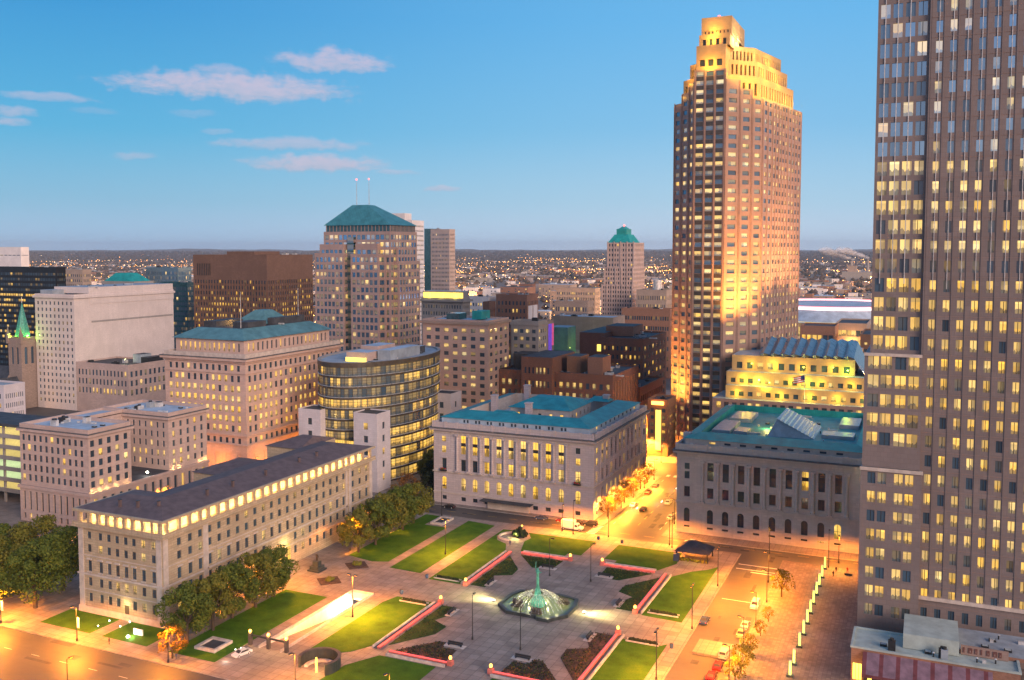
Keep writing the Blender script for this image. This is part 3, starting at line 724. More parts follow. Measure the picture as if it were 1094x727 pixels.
    ys = [169.9 + 1.3, 175.4, 179.0, 182.8, 185.8] + [185.8 + 3.6 * i for i in range(1, 18)] + [250.2, 254.2, 258.1, 262.6]
    for y in ys: pier(x1 - .6, x1 + .25, y - .42, y + .42)
    for y in (175.5, 181, 186.5): pier(x0 + .3, x0 + 1.2, y - .38, y + .38)
    ev = MB(); ev.box(x0 - .9, x1 + .9, y0 - .9, y0 + 2, 26.3, 26.95, 'limestone_tan'); ev.box(x1 - 2.5, x1 + .9, y0 + 2, y1 + .9, 26.302, 26.95, 'limestone_tan'); ev.box(x0 - .9, x0 + 2, y0 + 2, 189.2, 26.301, 26.95, 'limestone_tan')
    ev.build('eave', t)
    rf = MB()
    a = [(x0 - .3, y0 - .3), (x1 + .3, y0 - .3), (x1 + .3, y1 + .3), (-189.2, y1 + .3), (-189.2, 189.4), (x0 - .3, 189.4)]
    A = [(p[0], p[1], 26.96) for p in a]
    r1, r2, r3 = (-190, 179.5, 28.9), (-179, 180.2, 29.0), (-179, 254, 29.0)
    for f in ([A[0], A[1], r2, r1], [A[1], A[2], r3, r2], [A[2], A[3], r3], [A[3], A[4], r2, r3], [A[4], A[5], r1, r2], [A[5], A[0], r1]): rf.face(f, 'roof_tile')
    rf.build('roof', t)
    # three rear wings
    for (xa, xb, ya, yb, h) in ((-214, -189.3, 229, 251, 21.5), (-203, -189.25, 252, 272, 26.5)):
        wm = MB(); wm.box(xa, xb, ya, yb, 0, h, 'limestone_tan', skip='t'); hip(wm, xa - .6, xb + .2, ya - .6, yb + .6, h + .01, xa + 7, xb - 2, (ya + yb) / 2 - .5, (ya + yb) / 2 + .5, h + 2.2, 'roof_tile', 'roof_tile'); wm.build('rear_wing', t)
    for (x, y) in ((-186, 173), (-181, 174), (-176, 176), (-173, 190), (-173, 200), (-173, 214), (-174, 231), (-174, 240)):
        v = MB(); v.box(x - .3, x + .3, y - .3, y + .3, 27, 29.4, 'roof_tile'); v.box(x - .36, x + .36, y - .36, y + .36, 29.401, 29.5, 'metal_dark'); v.build('roof_vent', t)
    # warm lamp strips on the cornice, washing the attic
    st = MB(); st.box(x0 + .2, x1 - .2, y0 + .9, y0 + 1.02, 22.951, 23.03, 'strip_warm'); st.box(x1 - 1.02, x1 - .9, y0 + .2, y1 - .2, 22.951, 23.03, 'strip_warm'); st.build('light_strip', t)
    col = (1, .64, .22)
    light('strip_light', t, (-183, y0 + .95, 23.06), 2600, col, 'AREA', rot=(0, .9, .6), sx=28, sy=.25)
    light('strip_light', t, (x1 - .95, 216.5, 23.06), 9500, col, 'AREA', rot=(-.9, 0, .6), sx=93, sy=.25)
    light('strip_light', t, (-183, y0 + .95, 26.2), 2600, col, 'AREA', rot=(0, .9, -.7), sx=28, sy=.25)
    light('strip_light', t, (x1 - .95, 216.5, 26.2), 9000, col, 'AREA', rot=(-.9, 0, -.7), sx=92, sy=.25)
    light('entrance_light', t, (x1 + 1.2, 217, 6.5), 260, (1, .7, .25), 'POINT', .3)
    light('entrance_light', t, (-181, y0 - 1.2, 4.3), 90, (1, .75, .3), 'POINT', .2)
long_office()

# ---------- 2/3. the two classical blocks with copper roofs
def classical(name, label, x0, x1, y0, y1, stone_m, copper_m, fcols, rows, litmode, seed, fcols_end, z):
    rg = random.Random(seed)
    t = thing(name, label, 'building', ((x0 + x1) / 2, (y0 + y1) / 2, 0))
    mb = MB(); W = Win()
    def side(O, U, L, mids, ends, lits):
        O = Vector(O)
        cols = sorted([(c - 1.0, c + 1.0) for c in mids] + [(c - .95, c + .95) for c in ends])
        endset = {i for i, (a, b) in enumerate(cols) if (a + b) / 2 in ends or min(abs((a + b) / 2 - e) for e in ends) < .01}
        rs = [(z['bas'][0], z['bas'][1]), (z['arch'][0], z['arch'][1], True), z['mid'], z['tall']]
        # end bays have two windows where the centre has a tall one
        sk = lambda c, r: r == 3 and c in endset
        ops = facade(mb, O, U, L, 0, z['cor'], cols, rs, .5, stone_m, skip=sk)
        put_windows(W, ops, rg, litf=lambda c, r: lits(c, r, len(cols)), bars=(1, 1), refl=.08, hue=.12, lo=.85, hi=1.0)
        for e in ends:
            for (a, b) in ((z['tall'][0] + .2, z['tall'][0] + 2.6), (z['tall'][1] - 2.6, z['tall'][1] - .6)):
                N = U.cross(ZV); W.add(O + U * (e - .8) + ZV * a + N * .012, U, 1.6, b - a, False, (.95 if rg.random() < (.6 if litmode else .1) else 0, rg.random(), .1, .1), (1, 1))
        return cols, endset
    fl, fe = side((x0, y0, 0), UX, x1 - x0, [c - x0 for c in fcols], [c - x0 for c in fcols_end], (lambda c, r, n: (0 if r == 0 else .97 if r == 1 else .85 if c > 2 else .1) if r < 3 else .8) if litmode else (lambda c, r, n: .13))
    L = y1 - y0; nm = 10; p = (L - 14) / nm
    rmids = [7 + p * (i + .5) for i in range(nm)]; rends = [3.3, L - 3.3]
    side((x1, y0, 0), UY, L, rmids, rends, (lambda c, r, n: .6 if r else 0) if litmode else (lambda c, r, n: .1))
    mb.face([(x1, y1, 0), (x0, y1, 0), (x0, y1, z['cor']), (x1, y1, z['cor'])], stone_m); mb.face([(x0, y1, 0), (x0, y0, 0), (x0, y0, z['cor']), (x0, y1, z['cor'])], stone_m)
    mb.build('wall', t); W.flush(t)
    # dark spandrels half-way up the tall windows, sills, belts
    tr = MB(); N1 = .003
    for (zz, h, pr) in ((z['arch'][1] + 1.6, .5, .35), (z['bas'][1] + .9, .4, .2), (z['tall'][1] + .5, .35, .2)):
        tr.box(x0 - pr, x1 + N1, y0 - pr, y0 - N1, zz, zz + h, 'trim_stone' if litmode else stone_m); tr.box(x1 + N1, x1 + pr, y0, y1, zz, zz + h, 'trim_stone' if litmode else stone_m)
    for c in fcols + fcols_end:
        tr.box(c - 1.35, c + 1.35, y0 - .3, y0 - .004, z['mid'][0] - .4, z['mid'][0] - .1, stone_m)
        tr.box(c - 1.25, c + 1.25, y0 - .25, y0 - .004, z['mid'][1] + .15, z['mid'][1] + .45, stone_m)
    tr.build('trim', t)
    for c in fcols: spn = MB(); spn.box(c - .98, c + .98, y0 + .3, y0 + .44, z['tall'][0] + 2.9, z['tall'][0] + 4.1, 'frame_dark'); spn.build('spandrel', t)
    for c in rmids: spn = MB(); spn.box(x1 - .44, x1 - .3, y0 + c - .98, y0 + c + .98, z['tall'][0] + 2.9, z['tall'][0] + 4.1, 'frame_dark'); spn.build('spandrel', t)
    zb = z['arch'][1] + 2.1
    def pil(cx, cy, r=.55):
        pm = MB(); pm.tube((cx, cy, zb), (cx, cy, z['tall'][1] + .4), r, r * .88, stone_m, 10, False); q_ = r * 1.36; pm.box(cx - q_, cx + q_, cy - q_, cy + q_, z['tall'][1] - .2, z['tall'][1] + .5, stone_m); pm.box(cx - q_, cx + q_, cy - q_, cy + q_, zb, zb + .6, stone_m); pm.build('column', t)
    fs = sorted(fcols); sp = fs[1] - fs[0]
    for i in range(len(fs) + 1): pil(fs[0] + sp * (i - .5), y0 - .25)
    for i in range(nm + 1): pil(x1 - .12, y0 + 7 + p * i, .42)
    c = MB(); zc = z['cor']
    band(c, x0, x1, y0, y1, zc, zc + .6, 1.1, stone_m); band(c, x0, x1, y0, y1, zc + .601, zc + .95, 1.35, 'cornice_dark'); c.build('cornice', t)
    b = MB(); parapet(b, x0 - .2, x1 + .2, y0 - .2, y1 + .2, zc + .951, zc + 2.9, .5, stone_m)
    for i in range(int((x1 - x0) / 4.75) + 1): b.box(x0 + i * 4.75 - .5, x0 + i * 4.75 + .5, y0 - .35, y0 + .45, zc + .952, zc + 3.15, stone_m)
    for i in range(int((y1 - y0) / 5.1) + 1): b.box(x1 - .45, x1 + .35, y0 + i * 5.1 - .5, y0 + i * 5.1 + .5, zc + .952, zc + 3.15, stone_m)
    b.build('balustrade', t)
    at = MB(); ins = 2.2; za = zc + 4.4
    W2 = Win(); nx = len(fcols); 
    acols = []
    for c_ in fcols: acols += [(c_ - x0 - ins - 1.1, c_ - x0 - ins - .25), (c_ - x0 - ins + .25, c_ - x0 - ins + 1.1)] if litmode else [(c_ - x0 - ins - 1.0, c_ - x0 - ins + 1.0)]
    rc = [(q - ins - .9, q - ins + .9) for q in rmids]
    ar = [(zc + 2.75, zc + 3.9)] if litmode else [(zc + 3.0, zc + 3.7)]
    f, r = wall4(at, x0 + ins, x1 - ins, y0 + ins, y1 - ins, zc + .3, za, 'roof_blue' if litmode else stone_m, (acols, ar), (rc, ar), .25)
    put_windows(W2, f + r, rg, prob=.05, bars=(0, 0)); at.build('attic', t); W2.flush(t)
    gt = MB(); gt.face([(x0, y0, zc + .96), (x1, y0, zc + .96), (x1, y1, zc + .96), (x0, y1, zc + .96)], 'roof_blue'); gt.build('gutter', t)
    rf = MB(); e0 = ins - .5; zi = zc + (6.2 if litmode else 5.9); i0 = 9.2 if litmode else 6.2; i1 = 10.5 if litmode else 7.5
    xa, xb, ya, yb = x0 + e0, x1 - e0, y0 + e0, y1 - e0
    hip(rf, xa, xb, ya, yb, za + .01, x0 + i0, x1 - i0, y0 + i1, y1 - i1, zi, copper_m, None, False)
    rf.build('roof', t)
    return t, (x0 + i0, x1 - i0, y0 + i1, y1 - i1), zi, za
zl = dict(bas=(1.4, 2.9), arch=(5.2, 9.9), mid=(12.4, 16.6), tall=(18.6, 25.4), cor=27.0)
lib, lin, lzi, lza = classical('library', 'pale pink stone library with teal courtyard roof and yellow lit arched windows', -164.2, -102.3, 298.2, 363, 'marble_pink', 'copper_teal',
    [-152.1, -147.4, -142.7, -137.9, -133.2, -128.5, -123.8, -119.0, -114.2], None, True, 21, [-159.9, -108.0], zl)
def lib_court():
    x0, x1, y0, y1 = lin; t = lib
    m = MB(); z = lzi
    for p, q in (((x0, y0), (x1, y0)), ((x1, y0), (x1, y1)), ((x1, y1), (x0, y1)), ((x0, y1), (x0, y0))):
        m.face([(*q, 20), (*p, 20), (*p, z), (*q, z)], 'sandstone_grey'); 
    m.face([(x0, y0, 22), (x1, y0, 22), (x1, y1, 22), (x0, y1, 22)], 'roof_dark'); m.build('court_wall', t)
    m = MB(); W = Win()
    f, r = wall4(m, -144, -120, 322, 346, 22, 33.0, 'sandstone_grey', (cols_n(24, 5, .3, 1), [(29.6, 31.2)]), (cols_n(24, 5, .3, 1), [(29.6, 31.2)]))
    put_windows(W, f, random.Random(3), prob=.9, lo=.8); put_windows(W, r, random.Random(3), prob=.2); m.build('court_block', t); W.flush(t)
    m = MB(); hip(m, -144.8, -119.2, 321.2, 346.8, 33.01, -138, -126, 331, 337, 36.0, 'copper_teal', 'copper_teal'); m.build('court_roof', t)
    m = MB(); hip(m, -150, -137, 311.5, 319, 30.5, -147, -140, 314.5, 316.5, 32.5, 'copper_teal', 'copper_teal'); m.build('court_roof', t); m = MB(); hip(m, -122, -113, 347, 354, 33, -120, -115, 350, 351, 34.5, 'copper_teal', 'copper_teal'); m.build('court_roof', t)
    for (x, y, h) in ((-134.5, 317.5, 35.5), (-152.5, 326, 36), (-150, 352.5, 36.5), (-115, 350, 35)):
        m = MB(); m.box(x - 1.1, x + 1.1, y - 1.1, y + 1.1, 22, h, 'marble_pink'); m.box(x - 1.3, x + 1.3, y - 1.3, y + 1.3, h + .001, h + .4, 'marble_pink'); m.build('chimney', t)
    m = MB(); m.box(-142, -126, 297.4, 297.0 + 1.1, .2, 3.1, 'sandstone_grey'); m.box(-144, -124.5, 294.8, 298.1, 3.2, 3.5, 'roof_dark'); m.build('entrance_canopy', t)
lib_court()
for (X, Y, al, dx) in ((-159.9, 297.0, 'window box of red flowers under the end bay window of the pink library', 0), (-108.0, 297.0, 'window box of red flowers on the corner bay of the pink library nearest the crossing', 0)):
    b = thing('flower_box', al, 'flower box', (X, Y, 12.0)); m = MB(); m.box(X - 1.3, X + 1.3, Y + .1, Y + .85, 12.0, 12.5, 'metal_dark'); m.build('box', b)
    m = MB()
    for k in range(16): m.ball((X - 1.1 + 2.2 * rnd.random(), Y + .35 + .3 * rnd.random(), 12.6 + .5 * rnd.random()), .25, .25, .25, 'flag_red' if k % 3 else 'leaf_green', 5, 4, .4)
    m.build('flowers', b)
zc_ = dict(bas=(2.0, 2.7), arch=(3.8, 8.5), mid=(12.2, 15.6), tall=(18.0, 23.9), cor=26.6)
cth, cin, czi, cza = classical('courthouse', 'grey sandstone courthouse with green copper roof and skylights beside the tall granite tower', -73.6, -12.8, 298.2, 372, 'sandstone_grey', 'copper_green',
    [-62.6, -57.7, -52.8, -47.9, -43.0, -38.1, -33.2, -28.3, -23.4], None, False, 22, [-70.2, -16.0], zc_)
def court_roof():
    x0, x1, y0, y1 = cin; t = cth; z = cza - .8
    m = MB(); m.face([(x0, y0, z), (x1, y0, z), (x1, y1, z), (x0, y1, z)], 'copper_teal')
    for p, q in (((x0, y0), (x1, y0)), ((x1, y0), (x1, y1)), ((x1, y1), (x0, y1)), ((x0, y1), (x0, y0))): m.face([(*q, z), (*p, z), (*p, czi), (*q, czi)], 'copper_green')
    m.build('inner_roof', t)
    def sky(xa, xb, ya, yb, h, mt='sky_light', ridge=True):
        s = MB()
        if ridge:
            xm = (xa + xb) / 2; s.face([(xa, ya, z), (xm, ya, z + h), (xm, yb, z + h), (xa, yb, z)][::-1], mt); s.face([(xb, ya, z), (xb, yb, z), (xm, yb, z + h), (xm, ya, z + h)][::1], mt)
            s.face([(xa, ya, z), (xb, ya, z), (xm, ya, z + h)], mt); s.face([(xb, yb, z), (xa, yb, z), (xm, yb, z + h)], mt)
            for k in range(1, 8):
                y = ya + (yb - ya) * k / 8; s.tube((xa, y, z + .05), (xm, y, z + h + .05), .09, .09, 'steel_pale', 4); s.tube((xb, y, z + .05), (xm, y, z + h + .05), .09, .09, 'steel_pale', 4)
        else: s.box(xa, xb, ya, yb, z, z + h, 'roof_grey', mt)
        s.build('skylight', t)
    sky(-66, -60, 316, 336, 1.3, ridge=False); sky(-59, -54.5, 318, 326, 1.0, ridge=False); sky(-64.5, -57, 340, 356, 1.4, ridge=False); sky(-27, -20.5, 342, 358, 1.4, ridge=False); sky(-31, -20.8, 322, 330, 1.2, ridge=False)
    s = MB(); xa, xb, ya, yb, h = -48, -33, 318, 344, 6
    xm = (xa + xb) / 2
    s.face([(xa, ya, z), (xa, yb, z), (xa + 3, yb - 3, z + h), (xa + 3, ya + 3, z + h)][::-1], 'strip_yellow')
    for k in range(9):
        x = xa + 3 + k * (xb - xa - 3) / 9; d = (xb - xa - 3) / 9
        zz = z + h * (1 - k / 9); z2 = z + h * (1 - (k + 1) / 9)
        s.face([(x, ya + 1, zz), (x + d * .75, ya + 1, z2 + .35), (x + d * .75, yb - 1, z2 + .35), (x, yb - 1, zz)], 'sky_light'); s.face([(x + d * .75, ya + 1, z2 + .35), (x + d, ya + 1, z2), (x + d, yb - 1, z2), (x + d * .75, yb - 1, z2 + .35)], 'steel_pale')
    s.face([(xa, ya, z), (xb, ya + 1, z), (xa + 3, ya + 3, z + h)], 'sky_light'); s.build('skylight', t)
    light('skylight_glow', t, (-50, 331, z + 1.6), 900, (1, .75, .2), 'POINT', .5)
    for (x, y, h) in ((-69, 366, 2.6), (-72, 306, 2.2), (-24, 368, 2)):
        s = MB(); s.box(x - 1.2, x + 1.2, y - 1.2, y + 1.2, cza - 3.5, cza + h * .4, 'sky_light'); s.build('roof_unit', t)
court_roof()
bl = thing('wall_lamp', 'bright wall floodlight on the corner of the courthouse below the roof beside the granite tower', 'lamp', (-14.2, 296.4, 26.0)); m = MB(); m.ball((-14.2, 296.4, 26.0), .55, .45, .45, 'lamp_white'); m.build('bulb', bl)
m = MB(); m.box(-14.4, -14.0, 296.6, 297.2, 25.5, 26.4, 'metal_dark'); m.build('bracket', bl); light('bulb_light', bl, (-14.2, 295.8, 26.0), 180, (1, .85, .4))

# ---------- 4. U-shaped hall across the street
def u_hall():
    rg = random.Random(31)
    t = thing('hall_building', 'pink court building with flat blue roof and open side yard behind the long office', 'building', (-265, 246, 0))
    xa, xb = -282, -249.9
    m = MB(); W = Win()
    rows = [(14.2, 16.4), (17.6, 19.8), (21.1, 23.3), (24.5, 26.7), (27.9, 30.0)]
    fc = [(c - xa - .7, c - xa + .7) for c in [-280.3 + 2.72 * i for i in range(11)]]
    f = facade(m, (xa, 220, 0), UX, xb - xa, 12.6, 32, fc, rows, .3, 'hall_pink'); put_windows(W, f, rg, prob=.06, refl=.12)
    r = facade(m, (xb, 220, 0), UY, 17.8, 12.6, 32, [(c - .85, c + .85) for c in (1.6, 5.0, 8.5, 12.0, 15.6)], rows, .3, 'hall_pink'); put_windows(W, r, rg, prob=.12, refl=.12)
    # yard wall and second arm
    f = facade(m, (-272, 255.3, 0), UX, 22.1, 8, 32, cols_n(22.1, 7, .35, 1), rows, .3, 'hall_pink'); put_windows(W, f, rg, litf=lambda c, r: .85 if r == 1 else .05)
    r = facade(m, (xb, 255.3, 0), UY, 19.5, 12.6, 32, cols_n(19.5, 5, .35, .8), rows, .3, 'hall_pink'); put_windows(W, r, rg, litf=lambda c, r: .5 if r < 2 else .1)
    m.face([(xb, 237.8, 8), (-272, 237.8, 8), (-272, 237.8, 32), (xb, 237.8, 32)], 'hall_pink'); m.face([(-272, 237.8, 8), (-272, 255.3, 8), (-272, 255.3, 32), (-272, 237.8, 32)], 'hall_pink')
    m.face([(xb, 274.8, 0), (xa, 274.8, 0), (xa, 274.8, 32), (xb, 274.8, 32)], 'hall_pink'); m.face([(xa, 274.8, 0), (xa, 220, 0), (xa, 220, 32), (xa, 274.8, 32)], 'hall_pink')
    m.build('wall', t); W.flush(t)
    # base storey with tall entrance bays
    m = MB(); f = facade(m, (xa - .3, 219.7, 0), UX, xb - xa + .6, 0, 11.6, cols_n(xb - xa + .6, 11, .42, .6), [(1, 3, False), (4.2, 10.6)], .6, 'hall_pink'); put_windows(W, f, rg, prob=.25, refl=.1)
    r = facade(m, (xb + .3, 219.7, 0), UY, 55.4, 0, 11.6, cols_n(55.4, 15, .45, .8), [(4.2, 10.4)], .6, 'hall_pink'); put_windows(W, r, rg, prob=.35, hue=.1)
    m.build('base_storey', t); W.flush(t)
    m = MB(); m.box(xa - .8, xb + .8, 219.2, 275.3, 11.6, 12.6, 'hall_pink'); m.build('belt_course', t)
    m = MB(); m.face([(-272, 237.8, 12.61), (xb, 237.8, 12.61), (xb, 255.3, 12.61), (-272, 255.3, 12.61)], 'roof_dark'); m.build('yard_roof', t)
    m = MB()
    for (a, b, c, d) in ((xa, xb, 220, 237.8), (xa, -272, 237.9, 255.2), (xa, xb, 255.3, 274.8)):
        m.face([(a, c, 32.6), (b, c, 32.6), (b, d, 32.6), (a, d, 32.6)], 'roof_blue')
    m.build('roof', t)
    m = MB(); band(m, xa, xb, 220, 237.8, 31.2, 32.0, .8, 'hall_pink'); band(m, xa, xb, 255.3, 274.8, 31.201, 32.001, .8, 'hall_pink'); band(m, xa, xb, 220.2, 237.6, 32.02, 32.3, .9, 'cornice_dark'); band(m, xa, xb, 255.5, 274.6, 32.021, 32.301, .9, 'cornice_dark'); m.build('cornice', t)
    m = MB(); parapet(m, xa, xb, 220, 237.8, 32.31, 33.7, .5, 'hall_pink'); parapet(m, xa, xb, 255.3, 274.8, 32.31, 33.7, .5, 'hall_pink'); parapet(m, xa, -272, 237.9, 255.2, 32.31, 33.5, .5, 'hall_pink'); m.build('parapet', t)
    clutter(t, -276, -256, 223, 235, 32.6, 5, rg); clutter(t, -272, -256, 258, 272, 32.6, 4, rg)
    m = MB(); m.box(xb + .5, xb + .6, 240, 253, 12.3, 12.5, 'strip_pink'); m.build('light_strip', t)
    for y in (221, 224, 227, 231, 235.5, 257, 260, 271, 273.8): light('uplight', t, (xb + .7, y, 13.0), 13, (1, .62, .2), 'POINT', .1)
    fl = thing('floodlight', 'white floodlight on the yard terrace of the pink court building', 'lamp', (-251.5, 246.5, 13)); m = MB(); m.tube((-251.5, 246.5, 12.7), (-251.5, 246.5, 13.5), .1, .1, 'metal_dark'); m.build('post', fl); m = MB(); m.ball((-251.5, 246.5, 13.8), .45, .45, .35, 'lamp_white'); m.build('bulb', fl); light('bulb_light', fl, (-251.5, 246, 14.4), 220, (1, .95, .85))
u_hall()

# ---------- 5. the bank palace
def bank():
    rg = random.Random(41)
    x0, x1, y0, y1 = -294.6, -251.9, 300, 366
    t = thing('bank_building', 'pink stone palace like bank building with grey blue hipped roof and orange lit base', 'building', (-273, 333, 0))
    m = MB(); W = Win()
    rows = [(3, 10, True), (13.2, 15.5), (18.0, 20.6), (22.0, 24.6), (26.1, 28.7), (30.2, 32.8), (34.4, 37.0), (38.6, 41.2), (43.0, 45.4)]
    fcl = [(c - x0 - .8, c - x0 + .8) for c in [-291.6 + 3.27 * i for i in range(12)]]
    rcl = [(c - .82, c + .82) for c in [2.6 + 3.38 * i for i in range(19)]]
    f, r = wall4(m, x0, x1, y0, y1, 0, 47, 'fed_pink', ([c for i, c in enumerate(fcl)], rows[1:]), (rcl, rows[1:]), .35)
    lf = lambda c, r: .9 if r in (2, 3, 4, 5) else .75 if r in (1,) else .35 if r == 6 else .12
    put_windows(W, f, rg, litf=lf, lo=.75, hue=.15); put_windows(W, r, rg, litf=lambda c, r: lf(c, r) * .8, lo=.7, hue=.15)
    m.build('wall', t); W.flush(t)
    m = MB(); f = facade(m, (x0 - .3, y0 - .3, 0), UX, x1 - x0 + .6, 0, 12.4, cols_n(x1 - x0 + .6, 7, .42, 1), [(1.0, 9.2, True)], .8, 'fed_pink'); r = facade(m, (x1 + .3, y0 - .3, 0), UY, y1 - y0 + .6, 0, 12.4, cols_n(y1 - y0 + .6, 11, .42, 1), [(1.0, 9.2, True)], .8, 'fed_pink')
    put_windows(W, f + r, rg, prob=.15); m.face([(x0 - .3, y0 - .3, 12.4), (x1 + .3, y0 - .3, 12.4), (x1 + .3, y1, 12.4), (x0 - .3, y1, 12.4)], 'fed_pink'); m.build('arcade', t); W.flush(t)
    m = MB(); band(m, x0, x1, y0, y1, 16.3, 16.9, .5, 'fed_pink'); band(m, x0, x1, y0, y1, 12.5, 13.0, .7, 'fed_pink'); band(m, x0, x1, y0, y1, 42.0, 42.4, .4, 'fed_pink'); m.build('belt_course', t)
    m = MB(); band(m, x0, x1, y0, y1, 46.4, 47.2, .6, 'fed_pink'); band(m, x0, x1, y0, y1, 47.21, 48.2, 1.5, 'fed_pink'); band(m, x0, x1, y0, y1, 48.21, 48.5, 1.7, 'cornice_dark'); m.face([(x0, y0, 48.3), (x1, y0, 48.3), (x1, y1, 48.3), (x0, y1, 48.3)], 'roof_dark'); m.build('cornice', t)
    m = MB(); parapet(m, x0 - .4, x1 + .4, y0 - .4, y1 + .4, 48.51, 50.2, .5, 'trim_stone'); m.build('balustrade', t)
    m = MB(); i = 3.2
    f, r = wall4(m, x0 + i, x1 - i, y0 + i, y1 - i, 48.3, 55.5, 'fed_pink', (cols_n(x1 - x0 - 2 * i, 13, .4, 1.5), [(50.6, 54.2, True)]), (cols_n(y1 - y0 - 2 * i, 19, .4, 1.5), [(50.6, 54.2, True)]), .4)
    put_windows(W, f, rg, prob=.85, lo=.6, hi=.85, hue=0); put_windows(W, r, rg, litf=lambda c, r: 1 if c in (0, 1, 13, 14, 15, 16) else .05, lo=.6, hi=.9, hue=0); m.build('attic', t); W.flush(t)
    m = MB(); hip(m, x0 + 2, x1 - 2, y0 + 2, y1 - 2, 55.51, x0 + 9.5, x1 - 9.5, y0 + 9.5, y1 - 9.5, 59.6, 'copper_grey', 'roof_dark'); m.build('roof', t)
    m = MB(); m.box(-285, -278, 313, 330, 59.61, 62.0, 'roof_dark'); m.build('roof_unit', t); m = MB(); m.box(-270, -262, 314, 326, 59.61, 62.0, 'roof_dark'); m.box(-266, -262.5, 332, 354, 59.61, 62.6, 'roof_dark'); m.build('roof_unit', t)
    m = MB(); hip(m, -284, -266, 331, 350, 60, -277, -272, 337, 343, 65.5, 'copper_grey', 'copper_grey'); m.build('penthouse_roof', t)
    for (x, y) in ((-264, 312), (-263, 350)):
        m = MB(); m.tube((x, y, 59.6), (x, y, 75), .16, .08, 'steel_pale', 6); m.build('flagpole', t)
    light('roof_light', t, (-276, 322, 61.5), 900, (1, .5, .12), 'POINT', .3)
    for x in (-288, -276, -264): light('base_light', t, (x, y0 - 5, 5), 1500, (1, .30, .03), 'POINT', .4)
    for y in (306, 318, 330, 342, 354): light('base_light', t, (x1 + 5.5, y, 5), 1500, (1, .30, .03), 'POINT', .4)
bank()

